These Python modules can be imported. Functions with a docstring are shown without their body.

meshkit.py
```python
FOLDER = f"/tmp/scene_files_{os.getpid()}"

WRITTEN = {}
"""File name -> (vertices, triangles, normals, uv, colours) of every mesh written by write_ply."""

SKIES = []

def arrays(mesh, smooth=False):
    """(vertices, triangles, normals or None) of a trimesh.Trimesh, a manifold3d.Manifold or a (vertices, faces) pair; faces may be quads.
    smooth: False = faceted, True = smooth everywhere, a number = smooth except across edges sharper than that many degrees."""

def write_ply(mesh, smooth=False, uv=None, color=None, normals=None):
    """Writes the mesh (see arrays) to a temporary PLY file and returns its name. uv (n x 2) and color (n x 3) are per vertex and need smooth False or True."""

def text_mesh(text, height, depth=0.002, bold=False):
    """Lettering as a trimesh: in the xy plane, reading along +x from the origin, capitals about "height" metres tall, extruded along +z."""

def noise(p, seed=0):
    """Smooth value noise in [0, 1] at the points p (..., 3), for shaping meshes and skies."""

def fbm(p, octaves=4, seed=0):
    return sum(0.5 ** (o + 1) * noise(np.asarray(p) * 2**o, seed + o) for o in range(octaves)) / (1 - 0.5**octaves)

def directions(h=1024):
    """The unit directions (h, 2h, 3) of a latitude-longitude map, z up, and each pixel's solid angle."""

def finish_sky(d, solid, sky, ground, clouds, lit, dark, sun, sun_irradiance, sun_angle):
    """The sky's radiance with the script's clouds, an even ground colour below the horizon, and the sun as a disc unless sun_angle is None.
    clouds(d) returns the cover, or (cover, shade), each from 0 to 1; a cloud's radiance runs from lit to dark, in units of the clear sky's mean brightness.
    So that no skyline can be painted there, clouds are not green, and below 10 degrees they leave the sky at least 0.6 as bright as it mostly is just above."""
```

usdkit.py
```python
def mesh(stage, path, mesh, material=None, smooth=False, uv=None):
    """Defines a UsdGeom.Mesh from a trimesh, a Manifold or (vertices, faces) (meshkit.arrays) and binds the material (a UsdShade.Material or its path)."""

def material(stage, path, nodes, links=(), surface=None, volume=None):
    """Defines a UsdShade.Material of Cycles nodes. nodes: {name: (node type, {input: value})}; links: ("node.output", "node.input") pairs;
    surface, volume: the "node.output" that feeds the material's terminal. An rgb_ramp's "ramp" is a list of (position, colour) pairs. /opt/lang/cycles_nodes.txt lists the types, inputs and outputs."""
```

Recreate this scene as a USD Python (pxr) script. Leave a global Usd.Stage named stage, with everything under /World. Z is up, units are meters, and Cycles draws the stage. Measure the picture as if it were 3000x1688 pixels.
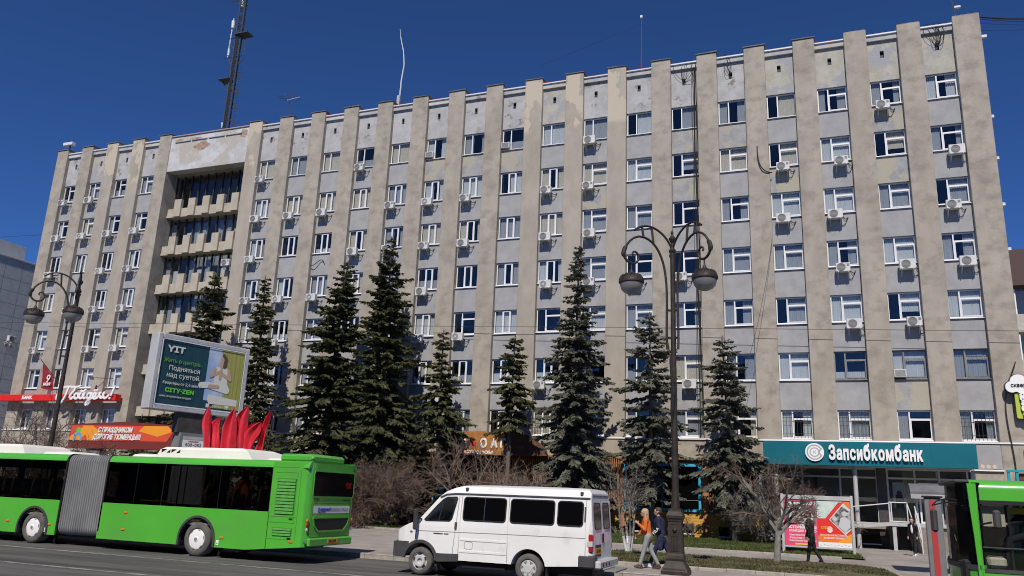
import math, random
import numpy as np
import trimesh
import manifold3d as m3
import shapely
from shapely.geometry import Polygon, LineString, Point, box as sbox
from shapely.ops import unary_union
from shapely import affinity
import meshkit, usdkit
from pxr import Usd, UsdGeom, UsdLux, UsdShade, Gf, Sdf

stage = Usd.Stage.CreateInMemory()
UsdGeom.SetStageUpAxis(stage, UsdGeom.Tokens.z)
UsdGeom.SetStageMetersPerUnit(stage, 1.0)
UsdGeom.Xform.Define(stage, '/World')
random.seed(7)
RNG = np.random.default_rng(7)
PI = math.pi

# ------------------------------------------------------------------ camera, sky, sun, exposure
EYE = np.array([0.0, 0.0, 2.05])
F_PX, PITCH, YAW, ROLL = 2316.48, 0.2558, -0.3653, 0.0412          # in the photograph's 3000 x 1688 pixels
FW = np.array([math.sin(YAW) * math.cos(PITCH), math.cos(YAW) * math.cos(PITCH), math.sin(PITCH)])
_r = np.array([math.cos(YAW), -math.sin(YAW), 0.0])
_u = np.cross(_r, FW)
RT = math.cos(ROLL) * _r + math.sin(ROLL) * _u
UP = math.cos(ROLL) * _u - math.sin(ROLL) * _r
EXPOSURE = 0.14
cam = UsdGeom.Camera.Define(stage, '/World/camera')
cam.CreateHorizontalApertureAttr(36.0)
cam.CreateVerticalApertureAttr(36.0 * 576 / 1024)
cam.CreateFocalLengthAttr(36.0 * F_PX / 3000)
cam.CreateClippingRangeAttr(Gf.Vec2f(0.1, 5000))
cam.CreateExposureAttr(EXPOSURE)
cam.AddTransformOp().Set(Gf.Matrix4d(*RT, 0, *UP, 0, *(-FW), 0, *EYE, 1))
SUN_AZ, SUN_EL = math.radians(9.0), math.radians(47.0)
TO_SUN = np.array([math.sin(SUN_AZ) * math.cos(SUN_EL), -math.cos(SUN_AZ) * math.cos(SUN_EL), math.sin(SUN_EL)])
sky_mat = usdkit.material(stage, '/World/Looks/sky_look', {
    's': ('sky_texture', {'sky_type': 'single_scattering', 'sun_disc': False, 'sun_elevation': SUN_EL, 'sun_rotation': math.atan2(TO_SUN[0], TO_SUN[1]) , 'altitude': 100.0, 'air_density': 0.46, 'aerosol_density': 0.0, 'ozone_density': 17.0}),
    'b': ('background_shader', {'strength': 0.112})}, [('s.color', 'b.color')], surface='b.background')
dome = UsdLux.DomeLight.Define(stage, '/World/sky')
UsdShade.MaterialBindingAPI.Apply(dome.GetPrim()).Bind(sky_mat)
dome.GetPrim().SetCustomDataByKey('kind', 'structure')
sun = UsdLux.DistantLight.Define(stage, '/World/sun')
sun.CreateIntensityAttr(1.02)
sun.CreateAngleAttr(0.5)
sun.CreateColorAttr(Gf.Vec3f(1.0, 0.925, 0.835))
sun.CreateNormalizeAttr(True)
_sx = np.cross([0, 0, 1.0], TO_SUN); _sx /= np.linalg.norm(_sx); _sy = np.cross(TO_SUN, _sx)
sun.AddTransformOp().Set(Gf.Matrix4d(*_sx, 0, *_sy, 0, *TO_SUN, 0, 0, 0, 60, 1))

def at(px, py, y):
    """World point seen at pixel (px, py) of the 3000 x 1688 photograph, on the vertical plane y."""
    d = FW + RT * (px - 1500) / F_PX - UP * (py - 844) / F_PX
    return EYE + d * (y - EYE[1]) / d[1]

# ------------------------------------------------------------------ prim helpers
_used = {}
def numbered(parent, name):
    k = (parent, name); n = _used.get(k, 0); _used[k] = n + 1
    return f'{parent}/{name}' if n == 0 else f'{parent}/{name}_{n:03d}'
def tag(p, label=None, cat=None, group=None, kind=None):
    p = p.GetPrim() if hasattr(p, 'GetPrim') else p
    for k, v in (('label', label), ('category', cat), ('group', group), ('kind', kind)):
        if v: p.SetCustomDataByKey(k, v)
    return p
def obj(name, mesh, mat, parent=None, smooth=False, label=None):
    base = '/World' if parent is None else str(parent.GetPath())
    if isinstance(mesh, MB): mesh = mesh.tm()
    m = usdkit.mesh(stage, numbered(base, name), mesh, MATS[mat], smooth=smooth)
    if label: m.GetPrim().SetCustomDataByKey('label', label)
    return m.GetPrim()
def thing(name, label=None, cat=None, loc=(0, 0, 0), rotz=0.0, group=None, kind=None):
    x = UsdGeom.Xform.Define(stage, numbered('/World', name))
    x.AddTranslateOp().Set(Gf.Vec3d(*map(float, loc)))
    x.AddRotateZOp().Set(math.degrees(rotz))
    return tag(x, label, cat, group, kind)
def dup(src, loc, rotz=0.0, label=None, group=None):
    cd = src.GetCustomData()
    import re
    r = thing(re.sub(r'_[0-9]{3}$', '', src.GetName()), label or cd['label'], cd['category'], loc, rotz, group or cd.get('group'))
    r.GetReferences().AddInternalReference(src.GetPath()); r.SetInstanceable(True)
    return r

# ------------------------------------------------------------------ mesh builder
class MB:
    def __init__(s): s.v, s.f, s.n = [], [], 0
    def add(s, v, f):
        v = np.asarray(v, float); f = np.asarray(f, int)
        if f.shape[1] == 4: f = np.vstack([f[:, [0, 1, 2]], f[:, [0, 2, 3]]])
        s.v.append(v); s.f.append(f + s.n); s.n += len(v); return s
    def mesh(s, m):
        if hasattr(m, 'to_mesh'):
            k = m.to_mesh(); return s.add(k.vert_properties[:, :3], k.tri_verts)
        return s.add(m.vertices, m.faces)
    def tm(s): return (np.vstack(s.v), np.vstack(s.f))
    def box(s, x0, x1, y0, y1, z0, z1):
        v = [(x, y, z) for x in (x0, x1) for y in (y0, y1) for z in (z0, z1)]
        return s.add(v, [(0, 1, 3, 2), (4, 6, 7, 5), (0, 4, 5, 1), (2, 3, 7, 6), (0, 2, 6, 4), (1, 5, 7, 3)])
    def rbox(s, x0, x1, y0, y1, z0, z1, r=0.02):
        """A box with bevelled edges."""
        pts = []
        for x, sx in ((x0, 1), (x1, -1)):
            for y, sy in ((y0, 1), (y1, -1)):
                for z, sz in ((z0, 1), (z1, -1)):
                    pts += [(x, y + sy * r, z + sz * r), (x + sx * r, y, z + sz * r), (x + sx * r, y + sy * r, z)]
        return s.mesh(m3.Manifold.hull_points(np.array(pts, np.float32)))
    def tube(s, pts, r, n=6, cap=True):
        p = np.asarray(pts, float); r = np.broadcast_to(np.asarray(r, float), (len(p),))
        t = np.gradient(p, axis=0); t /= np.linalg.norm(t, axis=1, keepdims=True) + 1e-12
        a = np.zeros_like(p); ref = np.array([0, 0, 1.0]) if abs(t[0, 2]) < .9 else np.array([1.0, 0, 0])
        for i in range(len(p)):
            ref = ref - t[i] * (ref @ t[i]); ref /= np.linalg.norm(ref) + 1e-12; a[i] = ref
        b = np.cross(t, a); g = np.arange(n) * 2 * PI / n
        v = p[:, None] + r[:, None, None] * (np.cos(g)[None, :, None] * a[:, None] + np.sin(g)[None, :, None] * b[:, None])
        i, j = np.meshgrid(np.arange(len(p) - 1), np.arange(n), indexing='ij')
        q = np.stack([i * n + j, i * n + (j + 1) % n, (i + 1) * n + (j + 1) % n, (i + 1) * n + j], -1).reshape(-1, 4)
        s.add(v.reshape(-1, 3), q)
        if cap:
            for k, sg in ((0, -1), (len(p) - 1, 1)):
                c = np.vstack([v[k], p[k]]); s.add(c, [((j + 1) % n, j, n) if sg < 0 else (j, (j + 1) % n, n) for j in range(n)])
        return s
    def lathe(s, prof, c=(0, 0, 0), n=16, axis='z'):
        pr = np.asarray(prof, float); g = np.arange(n) * 2 * PI / n
        lp = np.vstack([[0, pr[0, 1]], pr, [0, pr[-1, 1]]]); nx = np.roll(lp, -1, 0)
        if (lp[:, 0] * nx[:, 1] - nx[:, 0] * lp[:, 1]).sum() < 0: pr = pr[::-1]
        v = np.stack([pr[:, :1] * np.cos(g), pr[:, :1] * np.sin(g), np.repeat(pr[:, 1:2], n, 1)], -1)
        i, j = np.meshgrid(np.arange(len(pr) - 1), np.arange(n), indexing='ij')
        q = np.stack([i * n + j, i * n + (j + 1) % n, (i + 1) * n + (j + 1) % n, (i + 1) * n + j], -1).reshape(-1, 4)
        v = v.reshape(-1, 3)
        if axis == 'y': v = np.stack([v[:, 0], -v[:, 2], v[:, 1]], 1)
        if axis == 'x': v = np.stack([v[:, 2], v[:, 0], v[:, 1]], 1)
        return s.add(v + np.asarray(c, float), q)
    def prism(s, poly, a, b, plane='xz', fn=None):
        """A 2D shape extruded from a to b; plane xz: a, b are y (a in front); xy: z; yz: x."""
        for g in getattr(poly, 'geoms', [poly]):
            if g.is_empty or g.area < 1e-9: continue
            t = trimesh.creation.extrude_polygon(g, abs(b - a), engine='earcut'); v = np.array(t.vertices)
            lo, hi = min(a, b), max(a, b)
            if plane == 'xz': v = np.stack([v[:, 0], hi - v[:, 2], v[:, 1]], 1)
            elif plane == 'yz': v = np.stack([lo + v[:, 2], v[:, 0], v[:, 1]], 1)
            else: v = np.stack([v[:, 0], v[:, 1], lo + v[:, 2]], 1)
            s.add(fn(v) if fn else v, t.faces)
        return s
    def quad(s, *p): return s.add(p, [tuple(range(4))])
    def strut(s, p, q, w, h=None):
        """A rectangular bar from p to q."""
        p, q = np.asarray(p, float), np.asarray(q, float); h = h or w
        t = (q - p) / np.linalg.norm(q - p); a = np.cross(t, [0, 0, 1.0] if abs(t[2]) < .95 else [0, 1.0, 0]); a /= np.linalg.norm(a); b = np.cross(a, t)
        v = [c + x * a * w / 2 + y * b * h / 2 for c in (p, q) for x, y in ((-1, -1), (1, -1), (1, 1), (-1, 1))]
        return s.add(v, [(3, 2, 1, 0), (4, 5, 6, 7), (0, 1, 5, 4), (1, 2, 6, 5), (2, 3, 7, 6), (3, 0, 4, 7)])

def text2d(t, h, bold=True, cond=1.0, shear=0.0, align='l', track=0.0, grow=0.0):
    """Lettering as a shapely shape in the xy plane, capitals h tall."""
    from PIL import Image, ImageDraw, ImageFont
    import glob
    f = ImageFont.truetype(glob.glob('/opt/blender-*/*/datafiles/fonts/Inter.woff2')[0], 96)
    sw = 4 if bold == 2 else 2 * bool(bold)
    x0, y0, x1, y1 = f.getbbox(t, anchor='ls', stroke_width=sw)
    im = Image.new('L', (x1 - x0 + 8, y1 - y0 + 8))
    ImageDraw.Draw(im).text((4 - x0, 4 - y0), t, 255, f, anchor='ls', stroke_width=sw)
    on = np.pad(np.asarray(im) > 127, ((0, 0), (1, 1))).astype(np.int8)
    rows, st = np.nonzero(np.diff(on, axis=1) == 1); en = np.nonzero(np.diff(on, axis=1) == -1)[1]
    g = shapely.union_all(shapely.box(st, -rows - 1, en, -rows)).buffer(.6).buffer(-.6).simplify(.8)
    k = h / 70.0
    g = affinity.affine_transform(g, [k * cond, k * shear, 0, k, -4 * k * cond, (4 - y0) * k])
    if shear: g = affinity.translate(g, -shear * (4 - y0) * k * 0)
    w = g.bounds[2]
    if align == 'c': g = affinity.translate(g, -w / 2)
    if align == 'r': g = affinity.translate(g, -w)
    return g.buffer(grow) if grow else g
def rrect(x0, z0, x1, z1, r): return sbox(x0 + r, z0 + r, x1 - r, z1 - r).buffer(r, quad_segs=5)

# ------------------------------------------------------------------ materials
MATS = {}
def mat(name, c, c2=None, scale=4.0, rough=.6, spec=.4, metal=0.0, bump=0.0, bscale=60.0, stretch=(1, 1, 1), lo=.38, hi=.62, coat=0.0, space='world', c3=None, c3scale=1.2, c3lo=.6, c3hi=.62, detail=5.0, emit=0.0, c3stretch=(1, 1, 1), sheen=0.0, c3z=None):
    n = {'p': ('principled_bsdf', {'roughness': rough, 'specular_ior_level': spec, 'metallic': metal, 'coat_weight': coat, 'base_color': c, 'sheen_weight': sheen})}
    l = []
    if c2 is not None or bump:
        n['g'] = ('geometry', {}) if space == 'world' else ('texture_coordinate', {}); src = 'g.position' if space == 'world' else 'g.object'
        n['m'] = ('mapping', {'scale': stretch}); l.append((src, 'm.vector'))
    if c2 is not None:
        n['t'] = ('noise_texture', {'scale': scale, 'detail': detail, 'roughness': .6}); n['r'] = ('rgb_ramp', {'ramp': [(lo, c), (hi, c2)]})
        l += [('m.vector', 't.vector'), ('t.fac', 'r.fac')]; out = 'r.color'
        if c3 is not None:
            n['m3'] = ('mapping', {'scale': c3stretch, 'location': (3.1, 7.7, 1.3)}); n['t3'] = ('noise_texture', {'scale': c3scale, 'detail': 7.0, 'roughness': .62}); n['r3'] = ('rgb_ramp', {'ramp': [(c3lo, (0, 0, 0)), (c3hi, (1, 1, 1))]})
            n['x3'] = ('mix', {'color2': c3}); l += [(src, 'm3.vector'), ('m3.vector', 't3.vector'), ('t3.fac', 'r3.fac'), ('r.color', 'x3.color1')]; out = 'x3.color'
            if c3z:                                                   # the wear keeps to one height of the wall
                n['sz'] = ('separate_xyz', {}); n['mz'] = ('map_range', {'from_min': c3z[0], 'from_max': c3z[1], 'clamp': True}); n['xz'] = ('math', {'math_type': 'multiply'})
                l += [('g.position', 'sz.vector'), ('sz.z', 'mz.value'), ('mz.result', 'xz.value1'), ('r3.color', 'xz.value2'), ('xz.value', 'x3.fac')]
            else: l.append(('r3.color', 'x3.fac'))
        l.append((out, 'p.base_color'))
    if bump:
        n['bt'] = ('noise_texture', {'scale': bscale, 'detail': 4.0}); n['b'] = ('bump', {'strength': bump, 'distance': .02})
        l += [(src, 'bt.vector'), ('bt.fac', 'b.height'), ('b.normal', 'p.normal')]
    if emit: n['p'][1].update(emission_color=c, emission_strength=emit)
    MATS[name] = usdkit.material(stage, '/World/Looks/' + name + '_look', n, l, surface='p.BSDF')
def glass(name, tint, rough=0.0, r0=.045, gloss=(1, 1, 1)):
    """A thin pane: Schlick's reflection, the same from both sides, over plain see-through glass."""
    MATS[name] = usdkit.material(stage, '/World/Looks/' + name + '_look', {'w': ('layer_weight', {'blend': .5}), 'p': ('math', {'math_type': 'power', 'value2': 5.0}), 'f': ('math', {'math_type': 'multiply_add', 'value2': 1 - r0, 'value3': r0, 'use_clamp': True}), 't': ('transparent_bsdf', {'color': tint}), 'g': ('glossy_bsdf', {'roughness': rough, 'color': gloss}), 'm': ('mix_closure', {})},
        [('w.facing', 'p.value1'), ('p.value', 'f.value1'), ('f.value', 'm.fac'), ('t.BSDF', 'm.closure1'), ('g.BSDF', 'm.closure2')], surface='m.closure')
def leaf(name, c, c2, c3, trans=.25, scale=1.3):
    MATS[name] = usdkit.material(stage, '/World/Looks/' + name + '_look', {'g': ('geometry', {}), 't': ('noise_texture', {'scale': scale, 'detail': 5.0}), 'r': ('rgb_ramp', {'ramp': [(.3, c), (.5, c2), (.7, c3)]}),
        'p': ('principled_bsdf', {'roughness': .65, 'specular_ior_level': .25}), 'tr': ('translucent_bsdf', {}), 'm': ('mix_closure', {'fac': trans})},
        [('g.position', 't.vector'), ('t.fac', 'r.fac'), ('r.color', 'p.base_color'), ('r.color', 'tr.color'), ('p.BSDF', 'm.closure1'), ('tr.BSDF', 'm.closure2')], surface='m.closure')

mat('asphalt', (.075, .073, .069), (.125, .121, .114), scale=1.1, rough=.9, spec=.25, bump=.3, bscale=120, stretch=(.18, 1.3, 1), detail=9, c3=(.052, .051, .05), c3scale=.9, c3lo=.56, c3hi=.70, c3stretch=(.12, 1.6, 1))
mat('pavement', (.27, .245, .22), (.335, .31, .28), scale=.9, rough=.9, spec=.2, bump=.2, bscale=70, c3=(.17, .155, .14), c3scale=.5, c3lo=.5, c3hi=.8)
mat('kerb_stone', (.27, .25, .22), (.36, .335, .30), scale=6, rough=.85, bump=.3, bscale=80)
mat('soil', (.10, .098, .05), (.145, .125, .075), scale=1.6, rough=.95, spec=.1, bump=.4, bscale=30, c3=(.165, .14, .10), c3scale=.8, c3lo=.5, c3hi=.7)
mat('far_ground', (.13, .125, .11), (.17, .16, .145), scale=.2, rough=.95)
mat('road_paint', (.36, .35, .32), (.15, .147, .14), scale=2.2, rough=.85, lo=.40, hi=.62, detail=8)
leaf('grass', (.055, .085, .022), (.09, .125, .032), (.15, .155, .065), trans=.3, scale=.9)
leaf('dry_grass', (.085, .09, .038), (.13, .125, .058), (.19, .165, .10), trans=.3, scale=.9)
mat('plaster', (.32, .288, .24), (.395, .358, .302), scale=1.0, rough=.95, spec=.15, bump=.35, bscale=22, stretch=(1.0, 1, .55), lo=.36, hi=.64, c3=(.225, .20, .166), c3scale=1.3, c3lo=.47, c3hi=.76, c3stretch=(1.0, 1, 1.3), detail=9)
mat('plaster_patch', (.32, .288, .24), (.395, .358, .302), scale=1.0, rough=.95, spec=.15, bump=.35, bscale=22, stretch=(1.0, 1, .55), lo=.36, hi=.64, c3=(.48, .425, .335), c3scale=.5, c3lo=.50, c3hi=.515, c3stretch=(1, 1, .6), detail=8, c3z=(26.3, 26.7))
mat('grey_panel', (.285, .286, .29), (.355, .355, .358), scale=1.3, rough=.9, spec=.2, bump=.25, bscale=25, lo=.34, hi=.66, c3=(.37, .37, .37), c3scale=.9, c3lo=.56, c3hi=.76, detail=9)
mat('peeling_panel', (.26, .262, .266), (.35, .35, .35), scale=1.4, rough=.92, spec=.2, bump=.6, bscale=12, c3=(.37, .345, .28), c3scale=.95, c3lo=.48, c3hi=.52, detail=9)
mat('attic_panel', (.345, .347, .35), (.43, .43, .43), scale=1.6, rough=.92, spec=.2, bump=.5, bscale=14, c3=(.22, .20, .17), c3scale=1.5, c3lo=.585, c3hi=.66, detail=9)
mat('attic_beige', (.35, .335, .285), (.43, .41, .355), scale=1.6, rough=.92, spec=.2, bump=.5, bscale=14, c3=(.32, .325, .345), c3scale=.8, c3lo=.5, c3hi=.56, detail=9)
mat('whitewash', (.42, .42, .41), (.54, .545, .55), scale=1.0, rough=.95, spec=.15, bump=.4, bscale=16, c3=(.42, .395, .345), c3scale=.38, c3lo=.50, c3hi=.56, detail=9)
mat('brick_scar', (.29, .165, .12), (.40, .335, .26), scale=7, rough=.95, bump=.5, bscale=30, stretch=(.5, 1, 1.6), lo=.45, hi=.6)
mat('parapet', (.39, .35, .275), (.455, .41, .33), scale=1.3, rough=.95, spec=.15, bump=.3, bscale=20, c3=(.32, .285, .225), c3scale=.8, c3lo=.5, c3hi=.75)
mat('dark_metal', (.035, .033, .032), (.06, .055, .05), scale=3, rough=.6)
mat('cap_metal', (.10, .095, .09), (.17, .165, .155), scale=2.5, rough=.7, metal=.0, bump=.3, bscale=6)
mat('zinc', (.36, .36, .36), (.46, .46, .46), scale=1.5, rough=.55, metal=.2)
mat('red_roof', (.42, .115, .055), (.52, .19, .10), scale=6, rough=.8)
mat('white_paint', (.74, .74, .73), (.80, .80, .79), scale=2, rough=.5)
mat('pvc', (.70, .70, .70), rough=.35, spec=.5)
mat('grey_wood', (.17, .17, .165), (.23, .23, .22), scale=6, rough=.8, stretch=(1, 1, .2))
mat('interior', (.26, .25, .235), (.34, .33, .31), scale=.4, rough=.95)
mat('curtain', (.50, .50, .49), (.60, .59, .58), scale=9, rough=.95, stretch=(6, 1, .1))
mat('curtain_grey', (.30, .30, .31), (.38, .38, .39), scale=9, rough=.95, stretch=(6, 1, .1))
mat('curtain_warm', (.52, .44, .33), (.60, .52, .41), scale=9, rough=.95, stretch=(6, 1, .1))
glass('window_glass', (.88, .91, .93), r0=.042)
glass('shop_glass', (.72, .75, .75), r0=.04)
glass('dark_glass', (.40, .385, .37), r0=.012)
glass('clear_glass', (.85, .88, .88), r0=.03)
mat('black', (.012, .012, .013), rough=.55)
mat('black_glass', (.003, .003, .0035), rough=.08, spec=.08)
mat('ac_white', (.50, .495, .475), (.62, .615, .595), scale=3.0, rough=.5, space='object')
mat('ac_dark', (.20, .20, .195), rough=.6)
mat('wire', (.02, .02, .02), rough=.7)
mat('bus_green', (.075, .40, .035), (.085, .43, .042), scale=.8, rough=.28, spec=.5, coat=.35, c3=(.10, .33, .065), c3scale=1.4, c3lo=.5, c3hi=.8, c3stretch=(.5, 1, 1.2))
mat('bus_white', (.70, .69, .62), (.77, .76, .70), scale=.9, rough=.5)
mat('bellows', (.17, .175, .18), (.24, .245, .25), scale=2.5, rough=.6, stretch=(1, 1, .3))
mat('rubber', (.035, .034, .032), (.06, .058, .054), scale=6, rough=.85)
mat('dusty_rubber', (.085, .08, .075), (.12, .115, .105), scale=5, rough=.9)
mat('hubcap', (.78, .78, .78), rough=.4)
mat('chrome', (.6, .6, .6), rough=.25, metal=1)
mat('van_white', (.74, .74, .73), (.79, .79, .785), scale=.6, rough=.24, spec=.5, coat=.3, c3=(.60, .59, .56), c3scale=2.2, c3lo=.55, c3hi=.8)
mat('van_grey', (.045, .046, .048), (.06, .06, .062), scale=3, rough=.6)
mat('seam', (.12, .12, .12), rough=.7)
mat('bus_seam', (.02, .12, .012), rough=.6)
mat('louvre_green', (.055, .26, .03), (.08, .31, .05), scale=8, rough=.6)
mat('lamp_tube', (.95, .95, .90), rough=.5, emit=4.0)
mat('lamp_red', (.42, .01, .012), rough=.25)
mat('lamp_amber', (.60, .20, .02), rough=.3)
mat('lamp_grey', (.5, .5, .5), rough=.2)
mat('plate_orange', (.72, .30, .03), rough=.5)
mat('ink', (.02, .02, .022), rough=.7)
mat('ink_blue', (.03, .06, .42), rough=.7)
mat('print_white', (.78, .78, .77), rough=.6)
mat('print_grey', (.34, .36, .37), rough=.6)
mat('seat_cloth', (.10, .075, .05), (.14, .11, .08), scale=20, rough=.9)
mat('rail_yellow', (.62, .40, .03), rough=.4)
mat('iron', (.026, .020, .018), (.042, .033, .029), scale=4, rough=.55, spec=.3, bump=.2, bscale=50, space='object')
MATS['lamp_bowl'] = usdkit.material(stage, '/World/Looks/lamp_bowl_look', {'t': ('transparent_bsdf', {'color': (.8, .8, .78)}), 'd': ('principled_bsdf', {'base_color': (.26, .255, .245), 'roughness': .25}), 'm': ('mix_closure', {'fac': .72})}, [('t.BSDF', 'm.closure1'), ('d.BSDF', 'm.closure2')], surface='m.closure')
mat('flag_red', (.56, .012, .03), (.66, .02, .045), scale=3, rough=.55, sheen=.2)
mat('flag_dark_red', (.22, .014, .025), (.27, .02, .03), scale=3, rough=.7)
mat('sign_red', (.68, .018, .012), rough=.4)
mat('sign_white', (.80, .80, .79), rough=.4)
mat('sign_teal', (.0035, .115, .155), (.005, .13, .17), scale=.8, rough=.4)
mat('sign_teal_dark', (.002, .07, .09), rough=.4)
mat('banner_orange', (.80, .30, .03), rough=.6)
mat('banner_red', (.62, .075, .035), rough=.6)
mat('banner_maroon', (.17, .03, .025), rough=.6)
mat('banner_green', (.12, .50, .05), rough=.6)
mat('banner_blue', (.10, .35, .60), rough=.6)
mat('board_frame', (.40, .41, .42), (.46, .47, .48), scale=2, rough=.45)
mat('board_dark', (.16, .165, .17), (.19, .195, .20), scale=2, rough=.5)
mat('ad_teal', (.012, .045, .060), (.02, .062, .075), scale=2.2, rough=.35, space='object', stretch=(5, 1, .15))
mat('ad_green', (.10, .38, .07), rough=.4)
mat('ad_lime', (.14, .62, .03), rough=.4)
mat('ad_sky', (.30, .42, .66), (.52, .60, .72), scale=1.1, rough=.4, space='object')
mat('ad_curtain', (.27, .28, .05), (.38, .38, .12), scale=2.0, rough=.4, space='object', stretch=(5, 1, .15))
mat('ad_skin', (.50, .35, .25), rough=.5)
mat('ad_hair', (.11, .07, .045), rough=.5)
mat('ad_white', (.66, .66, .60), rough=.5)
mat('poster_pink', (.70, .07, .17), rough=.5)
mat('poster_red', (.70, .03, .02), rough=.5)
mat('poster_orange', (.80, .17, .04), rough=.5)
mat('poster_amber', (.82, .33, .03), rough=.5)
mat('poster_teal', (.42, .60, .56), (.62, .66, .58), scale=3, rough=.5)
mat('poster_photo', (.05, .05, .05), (.45, .45, .45), scale=6, rough=.5)
mat('poster_dark', (.09, .05, .05), (.20, .15, .15), scale=5, rough=.5)
mat('poster_light', (.52, .52, .53), rough=.5)
mat('poster_yellow', (.80, .60, .08), rough=.5)
mat('wood_slat', (.30, .125, .045), (.42, .19, .08), scale=5, rough=.7, stretch=(8, 8, .4))
mat('wood_dark', (.055, .032, .02), rough=.8)
mat('wood_yellow', (.50, .265, .045), (.60, .34, .07), scale=4, rough=.75, stretch=(.4, 1, 6))
mat('frame_blue', (.03, .36, .58), (.05, .42, .62), scale=4, rough=.5)
mat('cafe_brown', (.10, .045, .025), (.15, .07, .04), scale=4, rough=.7)
mat('cafe_orange', (.33, .135, .03), (.40, .18, .045), scale=5, rough=.7)
mat('cafe_red', (.60, .05, .035), rough=.6)
mat('bank_wall', (.72, .69, .56), rough=.8)
mat('brown_tile', (.20, .17, .14), (.25, .215, .18), scale=3, rough=.6)
mat('steel_rail', (.66, .66, .66), rough=.4)
mat('column_grey', (.40, .40, .40), (.46, .46, .455), scale=3, rough=.6)
mat('shelter_grey', (.11, .11, .115), (.15, .15, .155), scale=2, rough=.5)
mat('stripe_red', (.42, .045, .05), rough=.5)
mat('teal_frame', (.01, .30, .34), rough=.5)
mat('sign_lime', (.42, .50, .05), rough=.5)
mat('tile_wall', (.42, .43, .44), (.48, .49, .50), scale=1.5, rough=.8)
mat('brown_roof', (.07, .045, .04), rough=.7)
mat('bark', (.10, .085, .072), (.17, .15, .13), scale=9, rough=.95, stretch=(3, 3, .6), bump=.5, bscale=30)
mat('bark_pale', (.15, .14, .12), (.26, .245, .22), scale=9, rough=.95, stretch=(2, 2, .7), bump=.4, bscale=30)
mat('whitewashed_bark', (.58, .57, .55), (.68, .67, .65), scale=7, rough=.9)
mat('twig_brown', (.115, .08, .06), (.17, .125, .095), scale=2, rough=.9)
mat('twig_grey', (.10, .088, .075), (.155, .135, .115), scale=2, rough=.9)
mat('twig_red', (.115, .07, .055), (.16, .105, .08), scale=2, rough=.9)
leaf('spruce_green', (.056, .060, .027), (.098, .104, .047), (.155, .158, .078), trans=.28, scale=1.5)
leaf('spruce_blue', (.085, .090, .064), (.145, .150, .112), (.21, .213, .17), trans=.28, scale=1.5)
leaf('olive_shrub', (.035, .034, .016), (.065, .060, .030), (.10, .085, .05), trans=.15, scale=1.4)
mat('skin', (.52, .31, .23), rough=.55)
mat('hair_blond', (.38, .26, .14), (.48, .34, .20), scale=30, rough=.6)
mat('hair_dark', (.045, .028, .02), rough=.6)
mat('cloth_orange', (.56, .125, .02), (.62, .15, .03), scale=8, rough=.85)
mat('cloth_navy', (.012, .016, .045), (.018, .024, .06), scale=8, rough=.85)
mat('cloth_black', (.010, .010, .011), (.018, .018, .019), scale=8, rough=.8)
mat('cloth_grey', (.24, .25, .25), (.29, .30, .30), scale=8, rough=.9)
mat('cloth_white', (.62, .63, .61), rough=.9)
mat('denim', (.06, .12, .22), rough=.9)
mat('leather_black', (.010, .010, .010), rough=.35)
mat('leather_brown', (.085, .045, .035), rough=.45)
mat('mast_steel', (.055, .06, .07), rough=.6)
mat('mast_white', (.62, .62, .62), rough=.5)

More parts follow.
